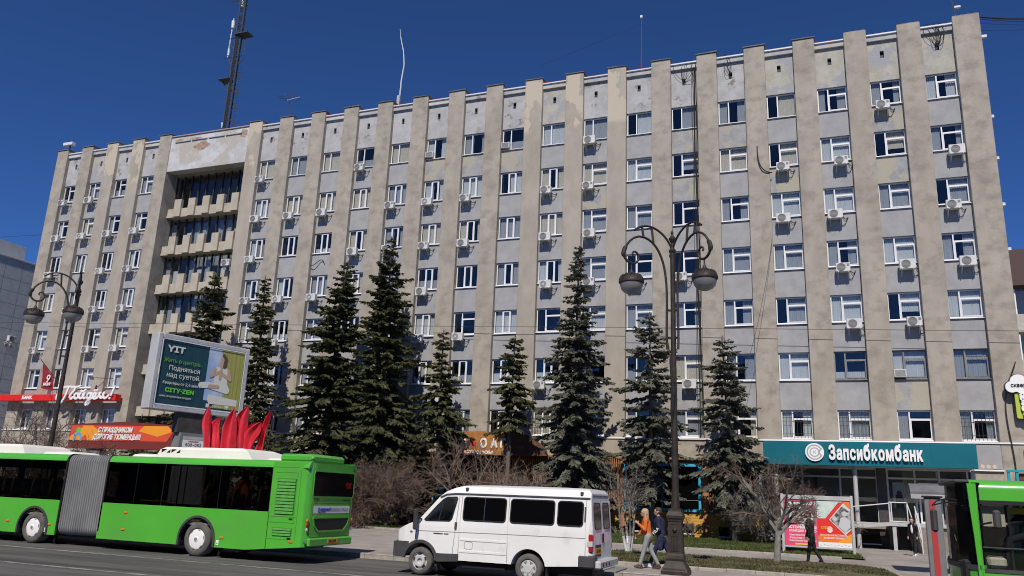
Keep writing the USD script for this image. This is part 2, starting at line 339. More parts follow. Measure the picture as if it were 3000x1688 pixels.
# ================================================================== the setting
def sheet(name, pts, z, m, cat=None, hole=None):
    p = Polygon(pts)
    v, f = trimesh.creation.triangulate_polygon(p, engine='earcut')
    v = np.column_stack([v, np.full(len(v), z)])
    o = obj(name, (v, f), m); tag(o, kind='structure'); return o
def rect(x0, x1, y0, y1): return [(x0, y0), (x1, y0), (x1, y1), (x0, y1)]
sheet('ground', rect(-1500, 1500, -800, 2500), -.03, 'far_ground')
sheet('road', rect(-220, 220, -14, 22.3), 0.0, 'asphalt')
sheet('pavement', rect(-220, 220, 22.3, 47.4), .13, 'pavement')
STRIP = Polygon([(-8.6, 25.12), (1.75, 25.12), (2.15, 26.6), (1.95, 29.4), (1.2, 30.45), (-8.6, 30.45)]).buffer(.12)
LAWN = Polygon([(-62, 37.4), (-24, 37.4), (-13.5, 35.75), (1.75, 35.3), (1.35, 46.6), (-62, 46.6)])
for nm, pl, zz in (('verge', STRIP, .205), ('lawn', LAWN, .19)):
    v, f = trimesh.creation.triangulate_polygon(pl, engine='earcut')
    tag(obj(nm, (np.column_stack([v, np.full(len(v), zz)]), f), 'soil'), kind='structure')
# kerb stones, one by one
def kerb(name, pts, w, z0, z1, L=1.0):
    t = thing(name, kind='structure')
    ls = LineString(pts); n = int(ls.length / L)
    for i in range(n):
        a, b = ls.interpolate(i * L + .006), ls.interpolate((i + 1) * L - .006)
        d = np.array([b.x - a.x, b.y - a.y]); l = np.linalg.norm(d); d /= l; nn = np.array([-d[1], d[0]]) * w / 2
        j = random.uniform(-.006, .006); P = [np.array([a.x, a.y]), np.array([b.x, b.y])]
        m = MB(); c = .018; pts3 = []
        for p in P:
            for sg in (-1, 1):
                pts3 += [(*(p + sg * nn), z0), (*(p + sg * nn), z1 - c + j), (*(p + sg * nn * (1 - 2 * c / w)), z1 + j)]
        m.mesh(m3.Manifold.hull_points(np.array(pts3, np.float32)))
        obj('kerb_stone', m, 'kerb_stone', t)
kerb('road_kerb', [(-44, 22.42), (12, 22.42)], .22, -.02, .15)
kerb('verge_kerb', list(STRIP.exterior.coords), .16, .1, .225, .8)
kerb('lawn_kerb', [(-46, 37.3), (-24, 37.3), (-13.5, 35.65), (1.85, 35.2)], .16, .1, .215)
for yy, w in ((17.85, .13), (14.68, .13)):
    m = MB()
    for k in range(46):
        x = -60 + k * 2.0
        m.quad((x, yy - w / 2, .004), (x + 2.0, yy - w / 2, .004), (x + 2.0, yy + w / 2, .004), (x, yy + w / 2, .004))
    tag(obj('lane_line', m, 'road_paint'), kind='structure')
# grass blades: one mass
def blades(poly, n, z, h, seed):
    r = np.random.default_rng(seed); x0, y0, x1, y1 = poly.bounds
    p = np.column_stack([r.uniform(x0, x1, n * 2), r.uniform(y0, y1, n * 2)])
    p = p[shapely.contains_xy(poly, p[:, 0], p[:, 1])]
    k = meshkit.fbm(np.column_stack([p * .8, np.zeros(len(p))]), 3, seed); p = p[k + r.uniform(-.14, .14, len(k)) > .42][:n]
    a = r.uniform(0, 2 * PI, len(p)); hh = h * r.uniform(.4, 1.25, len(p)); w = .012 + .02 * r.random(len(p)); d = np.column_stack([np.cos(a), np.sin(a)]); ln = r.normal(0, .5, (len(p), 2)) * hh[:, None]
    v = np.empty((len(p), 3, 3)); v[:, 0, :2] = p - d * w[:, None]; v[:, 1, :2] = p + d * w[:, None]; v[:, :2, 2] = z; v[:, 2, :2] = p + ln; v[:, 2, 2] = z + hh
    return v.reshape(-1, 3), np.arange(3 * len(p)).reshape(-1, 3)
tag(obj('grass', blades(LAWN.buffer(-.1).intersection(sbox(-34, 35, 3, 46.6)), 85000, .19, .10, 3), 'grass'), 'short green spring grass on the lawn in front of the building', 'grass', kind='stuff')
tag(obj('grass', blades(STRIP.buffer(-.12), 26000, .205, .06, 5), 'dry_grass'), 'sparse worn grass on the narrow verge beside the kerb', 'grass', kind='stuff')

# ================================================================== the office block
XR, BR, XL, BL, PW = -41.635, 2.983, -62.80, 2.957, 1.27
D, YP = 47.5, 47.82                                                   # pilaster face, panel face
ZT = 30.57
SILL = [25.57 - 3.3 * k for k in range(7)]
bld = thing('office_building', 'long eight-storey concrete office block with tall beige pilasters and grey panels between windows', 'building')
pil = [(XL + j * BL, PW, 'L%d' % j) for j in range(5)] + [(XR + i * BR, PW if i < 17 else 1.42, 'R%d' % i) for i in range(18)]
patched = {'L2', 'L3', 'R0', 'R8', 'R9', 'R10'}
for x, w, k in pil:
    m = MB().rbox(x, x + w, D, 48.5, 0, ZT, .018)
    obj('pilaster', m, 'plaster_patch' if k in patched else 'plaster', bld)
    if k not in ('R15', 'R16', 'R17'):
        t = random.uniform(-.03, .04); z = ZT + .005
        m = MB(); m.add([(x - .05, D - .07, z + .0), (x + w + .05, D - .07, z + t * .3), (x + w + .05, 48.75, z + .03 + t), (x - .05, 48.75, z + .03), (x - .05, D - .07, z + .05), (x + w + .05, D - .07, z + .05 + t), (x + w + .05, 48.75, z + .09 + t), (x - .05, 48.75, z + .09)],
                        [(0, 3, 2, 1), (4, 5, 6, 7), (0, 1, 5, 4), (1, 2, 6, 5), (2, 3, 7, 6), (3, 0, 4, 7)])
        m.box(x + w - .0, x + w + .03, 47.62, 48.6, z - .10, z - .002); m.box(x - .03, x + .0, 47.62, 48.6, z - .10, z - .002)
        obj('pilaster_cap', m, 'cap_metal', bld)
    else:
        obj('brick_top', MB().rbox(x + .03, x + w - .03, D + .03, 48.5, ZT, ZT + .06, .015), 'brick_scar', bld)
bays = [(pil[j][0] + PW, pil[j + 1][0], 'L', j) for j in range(4)] + [(XR + i * BR + PW, XR + (i + 1) * BR, 'R', i) for i in range(17)]
r2 = random.Random(11)
def window(x0, x1, z0, style, old=False, seed=0, h=1.56, y=YP + .10, bars=False):
    """A window: frame (the part), panes, sill, curtain."""
    q = random.Random(seed); z1 = z0 + h; fm = 'grey_wood' if old else 'pvc'; b = .06
    m = MB(); yb = y + .07
    m.box(x0, x0 + b, y, yb, z0, z1); m.box(x1 - b, x1, y, yb, z0, z1); m.box(x0 + b, x1 - b, y, yb, z0, z0 + b); m.box(x0 + b, x1 - b, y, yb, z1 - b, z1)
    W = x1 - x0; cuts = []
    def sash(a, c, d, e):                                             # a casement: its own inner frame, a little proud
        s = .042
        m.box(a, a + s, y - .02, yb - .01, d, e); m.box(c - s, c, y - .02, yb - .01, d, e); m.box(a + s, c - s, y - .02, yb - .01, d, d + s); m.box(a + s, c - s, y - .02, yb - .01, e - s, e)
    if style == 'T':
        c = x0 + W * (.36 if not old else .34); m.box(c - .036, c + .036, y - .008, yb, z0 + b, z1 - b)
        t = z1 - .46; m.box(c + .036, x1 - b, y, yb, t - .032, t + .032)
        sash(c + .04, x1 - b - .005, z0 + b + .005, t - .036)
    elif style == '3':
        for fr in (.345, .655):
            m.box(x0 + W * fr - .036, x0 + W * fr + .036, y - .008, yb, z0 + b, z1 - b)
        sash(x0 + W * .345 + .04, x0 + W * .655 - .04, z0 + b + .005, z1 - b - .005)
    else:
        m.box(x0 + W * .37 - .036, x0 + W * .37 + .036, y - .008, yb, z0 + b, z1 - b)
    w = obj('window', m, fm, bld)
    obj('pane', MB().box(x0 + b, x1 - b, y + .028, y + .036, z0 + b, z1 - b), 'window_glass', w)
    obj('sill', MB().add([(x0 - .02, YP - .10, z0 - .045), (x1 + .02, YP - .10, z0 - .045), (x1 + .02, y, z0 - .005), (x0 - .02, y, z0 - .005), (x0 - .02, YP - .10, z0 - .075), (x1 + .02, YP - .10, z0 - .075), (x1 + .02, y, z0 - .06), (x0 - .02, y, z0 - .06)],
        [(3, 2, 1, 0)[::-1], (4, 5, 6, 7)[::-1], (0, 1, 5, 4)[::-1], (1, 2, 6, 5)[::-1], (3, 0, 4, 7)[::-1], (2, 3, 7, 6)[::-1]]), 'grey_wood' if old else 'white_paint', w)
    # curtains and blinds behind the glass
    k = q.random(); cm = q.choice(['curtain', 'curtain', 'curtain_grey', 'curtain_grey', 'curtain_warm', 'curtain_grey'])
    def drape(a, c, za, zb):
        n = max(4, int((c - a) / .055)); xs = np.linspace(a, c, n + 1); ys = y + .16 + .025 * (np.arange(n + 1) % 2) + np.array([q.uniform(0, .015) for _ in xs])
        v = np.vstack([np.column_stack([xs, ys, np.full(n + 1, za)]), np.column_stack([xs, ys, np.full(n + 1, zb)])])
        return v, [(i, i + 1, n + 2 + i, n + 1 + i) for i in range(n)]
    c = MB()
    if k < .22: c.add(*drape(x0 + .05, x0 + W * q.uniform(.25, .4), z0, z1)); c.add(*drape(x0 + W * q.uniform(.62, .8), x1 - .05, z0, z1))
    elif k < .60: c.add(*drape(x0 + .05, x1 - .05, z0, z1))
    elif k < .70: c.add(*drape(x0 + .05, x0 + W * .36, z0, z1))
    elif k < .84: c.add(*drape(x0 + W * .4, x1 - .05, z0 + q.choice([0, 0, .5]), z1))
    elif k < .94: c.add(*drape(x0 + .05, x1 - .05, z0, z0 + q.uniform(.4, .75)))
    if c.n: obj('curtain', c, cm, w)
    if bars:
        g = MB()
        for i in range(9): g.box(x0 + .1 + i * (W - .2) / 8 - .008, x0 + .1 + i * (W - .2) / 8 + .008, y - .05, y - .034, z0, z1)
        for zz in (.25, .95, 1.4): g.box(x0 + .05, x1 - .05, y - .034, y - .018, z0 + zz, z0 + zz + .016)
        obj('window_bars', g, 'dark_metal', w)
    return w
for bi, (x0, x1, side, i) in enumerate(bays):
    # attic panel with its vent opening, fascia, gutter and roof sheet
    vx, vz, vw, vh = x0 + (x1 - x0) * (.42 if side == 'R' else .5), 28.68, .22, .47
    m = MB(); zb = SILL[0] + 1.58
    m.box(x0, vx, YP, 48.1, zb, 29.80); m.box(vx + vw, x1, YP, 48.1, zb, 29.80); m.box(vx, vx + vw, YP, 48.1, zb, vz); m.box(vx, vx + vw, YP, 48.1, vz + vh, 29.80)
    obj('attic_panel', m, 'attic_beige' if (side, i) in (('R', 13), ('R', 14), ('R', 15), ('R', 16), ('L', 1), ('R', 8)) else 'attic_panel', bld)
    obj('vent_opening', MB().box(vx + .004, vx + vw - .004, YP + .17, YP + .19, vz + .004, vz + vh - .004), 'black', bld)
    obj('fascia', MB().rbox(x0, x1, YP - .17, 48.2, 29.80, 30.12, .012), 'attic_panel' if bi % 3 else 'whitewash', bld)
    obj('gutter', MB().rbox(x0 + .01, x1 - .01, YP - .27, YP + .1, 30.125, 30.205, .02), 'white_paint', bld)
    red = (side, i) in (('R', 2), ('R', 4), ('R', 5), ('R', 8), ('R', 9), ('R', 14), ('R', 10))
    z = 30.21; j = r2.uniform(-.02, .05)
    obj('roof_sheet', MB().add([(x0, YP - .25, z), (x1, YP - .25, z), (x1, 48.9, z + .42 + j), (x0, 48.9, z + .42), (x0, YP - .25, z + .03), (x1, YP - .25, z + .03), (x1, 48.9, z + .46 + j), (x0, 48.9, z + .46)], [(0, 3, 2, 1), (4, 5, 6, 7), (0, 1, 5, 4), (1, 2, 6, 5), (2, 3, 7, 6), (3, 0, 4, 7)]), 'red_roof' if red else 'zinc', bld)
    for k in range(7):
        s = SILL[k]; low = SILL[k + 1] + 1.58 if k < 6 else 5.665
        if (side, i) == ('R', 2) and k > 4: pass
        pm = 'grey_panel'
        if k == 0 and side == 'R' and i in (5, 6, 7, 11, 12): pm = 'peeling_panel'
        if k == 1 and side == 'R' and i in (9, 11): pm = 'peeling_panel'
        if r2.random() < .04: pm = 'peeling_panel'
        obj('wall_panel', MB().box(x0, x1, YP, 48.1, low, s - .075), pm, bld)
        old = side == 'R' and i in (14, 15, 16) and k == 5
        st = '3' if (side == 'R' and i <= 8 and k >= 1) else 'T'
        if k == 0 and side == 'R' and 0 <= i <= 13: st = '2'
        if side == 'R' and i <= 8 and k == 4 and i % 2 == 0: st = 'T'
        if side == 'R' and i in (12, 10) and k == 5: st = '2'
        if side == 'L' and k in (1, 2, 3): st = '3' if k > 1 else 'T'
        window(x0 + .01, x1 - .01, s, st, old, seed=bi * 10 + k, bars=(k == 6 and side == 'R' and i in (6, 7, 8, 13, 14, 16)))
# loggia between the two wings
LX0, LX1 = pil[4][0] + PW, XR
obj('loggia_beam', MB().rbox(LX0, LX1, D + .06, 48.3, 27.14, 30.25, .015), 'whitewash', bld)
for k in range(4):
    a = LX0 + .5 + k * 1.75
    obj('ledge', MB().rbox(a, a + 1.62, D - .03, D + .10, 29.72, 29.80, .01), 'attic_panel', bld)
for a, b, za, zb in ((LX0 + .4, LX0 + 1.5, 29.82, 30.1), (LX0 + 2.0, LX0 + 3.5, 29.82, 30.02), (LX1 - 1.0, LX1 - .1, 29.3, 30.15), (LX0 + 2.4, LX0 + 4.3, 28.7, 29.65)):
    g = Polygon([(a + (b - a) * (.5 + .5 * math.cos(t) * q1), za + (zb - za) * (.5 + .5 * math.sin(t) * q1)) for t, q1 in ((t, random.uniform(.6, 1)) for t in np.linspace(0, 2 * PI, 17)[:-1])])
    obj('bare_brick', MB().prism(g, D + .057, D + .07), 'brick_scar', bld)
obj('gutter', MB().rbox(LX0, LX1, D - .04, D + .2, 30.26, 30.33, .02), 'zinc', bld)
m = MB().add([(LX0, D, 30.34), (LX1, D, 30.34), (LX1, 48.9, 30.72), (LX0, 48.9, 30.70), (LX0, D, 30.37), (LX1, D, 30.37), (LX1, 48.9, 30.76), (LX0, 48.9, 30.74)], [(0, 3, 2, 1), (4, 5, 6, 7), (0, 1, 5, 4), (1, 2, 6, 5), (2, 3, 7, 6), (3, 0, 4, 7)])
obj('roof_sheet', m, 'red_roof', bld)
obj('loggia_soffit', MB().box(LX0, LX1, 48.3, 49.3, 27.16, 27.4), 'plaster', bld)
obj('loggia_wall', MB().box(LX0 - .25, LX0, 48.5, 49.3, 0, 30.2), 'plaster', bld)
obj('loggia_wall', MB().box(LX1, LX1 + .25, 48.5, 49.3, 0, 30.2), 'plaster', bld)
for fl in range(8):
    zb = 23.30 - 3.28 * fl; top = 27.16 if fl == 0 else zb + 3.28 + .02
    if zb < 0: break
    obj('balcony_slab', MB().box(LX0, LX1, 48.30, 49.5, zb, zb + .16), 'parapet', bld)
    px = LX0 + .12
    for u in range(6):
        w = 1.46 if u < 5 else LX1 - px - .01
        if w < .2: break
        j = random.uniform(-.03, .03)
        obj('parapet_low', MB().rbox(px, px + min(.75, w), 48.22, 48.36, zb - .05, zb + .74 + j, .012), 'parapet', bld)
        if w > .8: obj('parapet_block', MB().rbox(px + .75, px + 1.455, 48.06, 48.36, zb - .02 + j, zb + 1.5 + j, .015), 'parapet', bld)
        px += 1.46
    for u in range(10):
        a = LX0 + u * (LX1 - LX0) / 10; b = a + (LX1 - LX0) / 10
        obj('mullion', MB().box(a - .035, a + .035, 48.86, 49.02, zb + .16, top), 'dark_metal', bld)
        g = obj('glazing', MB().box(a + .035, b - .035, 48.95, 48.96, zb + .16, top - .02), 'window_glass', bld)
        if fl and (u * 3 + fl) % 4: obj('curtain', MB().box(a + .06, b - .06, 49.14, 49.16, zb + .3, zb + (2.9 if (u + fl) % 3 else 2.1)), 'curtain_grey' if (u + fl) % 3 else 'curtain', g)
# the body behind: floors, back wall, roof; belt course and ground-floor wall
obj('room_interior', MB().box(-62.7, 10.3, 52.5, 52.7, 0, 30.3), 'interior', bld)
m = MB()
for k in range(8):
    for a, b in ((-62.7, LX0 - .3), (LX1 + .3, 10.3)): m.box(a, b, 48.12, 52.5, SILL[0] - .95 - 3.3 * k, SILL[0] - .75 - 3.3 * k)
for x, w, k in pil[1:-1]:
    if k not in ('L4', 'R0'): m.box(x + .5, x + .7, 48.55, 52.5, 5.7, 30.0)
obj('room_divider', m, 'interior', bld)
obj('roof', MB().box(-62.75, 10.4, 48.9, 62, 30.3, 30.62), 'cap_metal', bld)
obj('end_wall', MB().box(-62.8, -62.55, 48.5, 62, 0, 30.3), 'plaster', bld)
obj('end_wall', MB().box(10.16, 10.42, 48.5, 62, 0, 30.3), 'brick_scar', bld)
obj('back_wall', MB().box(-62.5, 10.1, 61.7, 62, 0, 30.3), 'plaster', bld)
for a, b in ((-62.85, LX0), (LX1, 10.5)):
    obj('belt_course', MB().rbox(a, b, D - .07, YP + .05, 5.575, 5.655, .012), 'white_paint', bld)
for a, b in ((-62.8, -2.62), (7.72, 10.4)):
    obj('ground_floor_wall', MB().box(a, b, D + .03, 48.4, 0, 5.57), 'plaster', bld)
for a in np.arange(-61.2, -50.5, 2.957):
    window(a, a + 1.5, 2.45, 'T', seed=int(900 + a), h=1.7, y=D - .02)
# satellite fittings along the right end wall
for (px, py), wh_ in zip(((2884, 108), (2905, 343), (2920, 465), (2938, 600), (2955, 731)), ('topmost', 'second from the top', 'third from the top', 'fourth from the top', 'lowest')):
    c = at(px, py, 49.3)
    tag(obj('floodlight', MB().rbox(10.42, c[0] + .12, c[1] - .1, c[1] + .1, c[2] - .09, c[2] + .1, .02), 'mast_white'), f'small white box light on the right end wall, {wh_}', 'light', 'lights along the right end wall')

# ------------------------------------------------------------------ air conditioners
def make_ac(kind):
    t = thing('air_conditioner', 'x', 'air conditioner', group='air conditioners on the office facade')
    w, h, d = ((.80, .53, .32), (.76, .52, .30), (.82, .56, .32))[kind]
    obj('casing', MB().rbox(0, w, -.60, -.28, -h, 0, .02), 'ac_white', t)
    cx, cz = (w * .37, -h / 2) if kind != 2 else (w * .40, -h / 2)
    f = MB(); R = .235
    f.lathe([(R, 0), (R, .014), (R - .02, .02), (R - .02, 0)], (cx, -.60, cz), 24, 'y')
    if kind == 0: f.lathe([(.075, 0), (.07, .018), (0, .02)], (cx, -.60, cz), 12, 'y')
    for rr in (.10, .145, .19): f.lathe([(rr, .004), (rr, .012), (rr - .008, .012), (rr - .008, .004)], (cx, -.60, cz), 20, 'y')
    obj('fan_grille', f, 'ac_white' if kind == 0 else 'ac_dark', t)
    obj('fan', MB().lathe([(R - .02, 0.0), (R - .02, .003), (0, .003)], (cx, -.60, cz), 20, 'y'), 'ac_dark', t)
    if kind == 1: obj('badge', MB().box(w * .76, w * .93, -.605, -.60, -.22, -.06), 'ac_dark', t)
    for x in (.12, w - .12):
        b = MB(); b.box(x - .02, x + .02, -.62, -.0, -h - .035, -h - .002); b.box(x - .02, x + .02, -.03, 0, -h - .34, -h - .035); b.strut((x, -.03, -h - .32), (x, -.5, -h - .035), .025); obj('bracket', b, 'ac_white', t)
    if 0: obj('bracket', b, 'ac_white', t)
    p = MB(); a = np.linspace(0, 1, 8); p.tube(np.column_stack([w - .02 + .32 * a, -.42 + .38 * a, -.38 - .18 * np.sin(a * PI)]), .022, 5); p.tube(np.column_stack([w - .02 + .26 * a, -.40 + .38 * a, -.44 - .26 * np.sin(a * PI) ]), .014, 5)
    obj('pipe', p, 'wire', t)
    return t
def make_window_ac():
    t = thing('window_air_conditioner', 'x', 'air conditioner', group='air conditioners on the office facade')
    obj('casing', MB().rbox(0, .62, -.36, .12, 0, .42, .015), 'ac_white', t)
    m = MB()
    for k in range(7): m.box(.05, .57, -.372, -.36, .05 + k * .05, .075 + k * .05)
    obj('louvre', m, 'ac_dark', t); return t
ORD = ['topmost', 'second', 'third', 'fourth', 'fifth', 'sixth', 'seventh']
NUM = ['first', 'second', 'third', 'fourth', 'fifth', 'sixth', 'seventh', 'eighth', 'ninth', 'tenth', 'eleventh', 'twelfth', 'thirteenth', 'fourteenth', 'fifteenth', 'sixteenth', 'seventeenth']
ACS = {('R', 16): [(1, .78), (2, .35), (3, .72)], ('R', 15): [(0, .2), (3, .72), (4, .84)], ('R', 14): [(1, .7), (2, .15), (3, .4), (4, .75)], ('R', 13): [(1, .4), (2, .25)],
       ('R', 11): [(3, .12), (5, .5)], ('R', 10): [(3, .2)], ('R', 9): [(0, .12), (1, .1), (2, .18), (3, .25)], ('R', 8): [(1, .15), (2, .15), (3, .3), (5, .1)],
       ('R', 6): [(1, .15), (2, .15), (4, .2)], ('R', 5): [(1, .15), (2, .15), (3, .2), (4, .15)], ('R', 4): [(1, .15), (2, .2)], ('R', 3): [(0, .25), (2, .3), (3, .3)],
       ('R', 2): [(1, .25), (3, .2)], ('R', 1): [(1, .25), (3, .2), (4, .2)], ('R', 0): [(0, .15), (1, .15), (2, .15), (3, .2)],
       ('L', 3): [(1, .2), (2, .2), (3, .2), (4, .2)], ('L', 2): [(1, .2), (2, .2), (3, .2), (4, .2)], ('L', 1): [(0, .35), (1, .3), (3, .25)], ('L', 0): [(0, .25), (1, .25), (2, .25), (4, .2)]}
acp, acn = {}, 0
def put_ac(loc, rz, label, kind):
    if kind not in acp:
        acp[kind] = make_ac(kind); UsdGeom.Xformable(acp[kind]).GetOrderedXformOps()[0].Set(Gf.Vec3d(*map(float, loc))); UsdGeom.Xformable(acp[kind]).GetOrderedXformOps()[1].Set(math.degrees(rz)); acp[kind].SetCustomDataByKey('label', label); return acp[kind]
    return dup(acp[kind], loc, rz, label)
for x0, x1, side, i in bays:
    for k, dx in ACS.get((side, i), []):
        where = f'{NUM[16 - i]} column from the right' if side == 'R' else f'{NUM[i]} column from the left'
        acn += 1
        put_ac((x0 + dx, YP, SILL[k] + .03), 0, f'white air conditioner under the {ORD[k]} window of the {where}', acn % 3 if i < 9 or side == 'L' else (2 if acn % 2 else 1))
put_ac((XR + 6 * BR + .15, D, 8.0), 0, 'white air conditioner on a pilaster behind the bare tree by the small spruces', 0)
put_ac((LX0 - .02, 48.75, 14.65), PI / 2, 'white air conditioner on the side of the pilaster left of the balconies', 2)
put_ac((LX1 - .9, 48.0, 18.95), 0, 'white air conditioner at the right end of the third balcony from the top', 1)
wac = None
for (i, k, dx, lab) in ((7, 0, .02, 'small box unit in the topmost window of the tenth column from the right'), (5, 0, .02, 'small box unit in the topmost window of the twelfth column from the right'),
                   (6, 5, .15, 'small box air conditioner set in a low window behind the small spruce'), (15, 5, .02, 'small box unit in the old grey wooden window with a louvred front')):
    loc = (XR + i * BR + PW + dx, YP + .1, SILL[k] + .05)
    if wac is None:
        wac = make_window_ac(); UsdGeom.Xformable(wac).GetOrderedXformOps()[0].Set(Gf.Vec3d(*map(float, loc))); wac.SetCustomDataByKey('label', lab)
    else: dup(wac, loc, 0, lab)

# ------------------------------------------------------------------ cables hanging on the facade
def cable(pts, r, label, name='facade_cable', group=None, n=5, smooth=24):
    p = np.asarray(pts, float)
    if smooth and len(p) > 2:
        from scipy.interpolate import make_interp_spline
        t = np.r_[0, np.cumsum(np.linalg.norm(np.diff(p, axis=0), axis=1))]; p = make_interp_spline(t, p, k=min(3, len(p) - 1))(np.linspace(0, t[-1], smooth))
    return tag(obj(name, MB().tube(p, r, n), 'wire'), label, 'cable', group)
xc = XR + 11 * BR + PW
m = MB()
for k, (dx, r) in enumerate(((1.50, .035), (1.58, .025), (1.44, .02), (1.64, .03), (1.36, .012))):
    z = np.linspace(30.2, 3.5, 30); m.tube(np.column_stack([xc + dx + .03 * np.sin(z * .7 + k), 47.72 - .02 * k + .02 * np.cos(z + k), z]), r, 5)
tag(obj('cable_bundle', m, 'wire'), 'thick bundle of black cables running down the facade behind the right street lamp', 'cable')
def vent_cables(i, n, seed, lab):
    q = random.Random(seed); x0 = XR + i * BR + PW; vx = x0 + 1.713 * .42 + .11; m = MB()
    for k in range(n):
        a = x0 + q.uniform(.2, 1.4); s = q.uniform(-.3, .5)
        t = np.linspace(0, 1, 10)
        m.tube(np.column_stack([a + (vx - a) * t ** 1.5 + s * np.sin(t * PI), np.full(10, YP - .12) - .08 * np.sin(t * PI), 30.45 - 1.55 * t - (.6 if k > n - 3 else 0) * np.sin(t * PI)]), .014, 4)
    tag(obj('roof_cables', m, 'wire'), lab, 'cable')
vent_cables(16, 13, 1, 'tangle of black cables from the roof into the attic vent at the right end')
vent_cables(11, 8, 2, 'black cables drooping into the attic vent beside the long cable bundle')
vent_cables(12, 5, 3, 'few black cables falling into the attic vent right of the long cable bundle')
q = [at(2218, 428, 47.45), at(2222, 470, 47.4), at(2238, 498, 47.4), at(2262, 506, 47.5)]
cable(q, .035, 'curved black pipe hanging on a pilaster left of an air conditioner')
cable([at(905, 762, 47.7), at(925, 772, 47.6), at(940, 762, 47.7), at(950, 772, 47.75)], .03, 'short black cable stub on the grey panel above the tall spruces')
for n_, (a, b, sag, r, lab) in enumerate((((0, 945, 47.3), (3000, 970, 47.0), 0, .014, 'long thin wire strung across the lower facade'), ((0, 695, 60), (120, 688, 48), 0, .02, 'thin wire leading to the left corner of the office block'))):
    A, B = at(*a), at(*b); t = np.linspace(0, 1, 30)[:, None]; cable(A + (B - A) * t - np.array([0, 0, 1.0]) * np.sin(t * PI) * sag, r, lab, 'overhead_wire', smooth=0)
for k, (dz, rr) in enumerate(((0, .045), (-.12, .02), (-.4, .012), (-.9, .01))):
    A = at(2866, 50, 48.5) + np.array([0, 0, dz]); B = at(3080, 52 + 9 * k, 46.0)
    cable([A, (A + B) / 2 - [0, 0, .1], B], rr, ['thick overhead cable leaving the roof corner to the right', 'second cable just below the thick overhead cable', 'thin third cable below the thick overhead cable', 'lowest of the cables leaving the roof corner'][k], 'overhead_wire')
cable([at(2975, 1060, 47.3), at(2958, 1110, 47.35), at(2947, 1160, 47.4), at(2952, 1240, 47.4), at(2970, 1330, 47.4), at(2978, 1420, 47.4)], .03, 'black cable hanging on the wall beside the cafe sign')
cable([at(2262, 700, 47.3), at(2230, 900, 46.5), at(2180, 1100, 45.5)], .012, 'thin slanting wire in front of the third pilaster right of the lamp')

# ------------------------------------------------------------------ the other side of the street, seen only in reflections
op = thing('opposite_building', 'long plain beige building on the other side of the street behind the viewer', 'building')
obj('wall', MB().box(-130, 90, -44, -30, 0, 14.5), 'plaster', op); obj('roof', MB().rbox(-130.5, 90.5, -44.5, -29.5, 14.5, 14.9, .05), 'cap_metal', op)
for k in range(4):
    for x in np.arange(-126, 88, 6.0): obj('window', MB().box(x, x + 2.4, -30.0, -29.95, 1.6 + k * 3.3, 3.5 + k * 3.3), 'black_glass', op)

# ================================================================== shop fronts and signs
def letters(parent, s, h, loc, m, depth=.04, **k):
    """Raised lettering facing the street; loc = left (or centre) of the base line, front of the wall."""
    g = text2d(s, h, **k)
    mb = MB().prism(affinity.translate(g, loc[0], loc[2]), loc[1] - depth, loc[1])
    return obj('lettering', mb, m, parent)
def word(parent, s, h, loc, m, depth=.04, gap=.0, bold=True, cond=1.0, **k):
    """The same, one mesh a letter."""
    x = loc[0]
    for ch in s:
        if ch == ' ': x += h * .35; continue
        g = text2d(ch, h, bold=bold, cond=cond, **k); b = g.bounds
        mb = MB().prism(affinity.translate(g, x - b[0], loc[2]), loc[1] - depth, loc[1]); obj('letter', mb, m, parent); x += b[2] - b[0] + gap
    return x

from scipy.interpolate import make_interp_spline
# ---- bank: sign box, emblem, letters
SX0, SX1, SY, SZ0, SZ1 = -2.48, 7.58, 45.2, 4.19, 5.42
bs = thing('bank_sign', 'long teal fascia sign with white bank lettering and a round emblem', 'sign')
obj('sign_box', MB().rbox(SX0, SX1, SY, SY + .35, SZ0, SZ1, .012), 'sign_teal', bs)
obj('edge_trim', MB().box(SX0 - .01, SX1 + .01, SY + .02, SY + .33, SZ1 + .001, SZ1 + .03), 'white_paint', bs)
for k in range(1, 5):
    x = SX0 + (SX1 - SX0) * k / 5; obj('panel_joint', MB().box(x - .005, x + .005, SY - .003, SY - .0005, SZ0 + .03, SZ1 - .03), 'sign_teal_dark', bs)
cx, cz, R = .09, 4.855, .465
disc = Point(cx, cz).buffer(R, 24)
def ring_c(r0, r1, a0):                                               # broken ring, open to the right
    ring = Point(cx, cz).buffer(r1, 24).difference(Point(cx, cz).buffer(r0, 24))
    return ring.difference(Polygon([(cx + .1, cz), (cx + 1, cz + a0), (cx + 1, cz - a0)]))
arrow = unary_union([LineString([(cx + .33, cz + .19), (cx + .20, cz), (cx + .33, cz - .19)]).buffer(.036, join_style=2)])
k_ = affinity.translate(text2d('К', .17, bold=True), cx - .075, cz - .085)
pat = unary_union([ring_c(.325, .39, .55), ring_c(.19, .245, .6), arrow, k_]).intersection(disc)
em = obj('emblem', MB().prism(disc, SY - .10, SY - .003), 'sign_white', bs)
obj('emblem_pattern', MB().prism(pat, SY - .104, SY - .1), 'print_grey', em)
x = .78
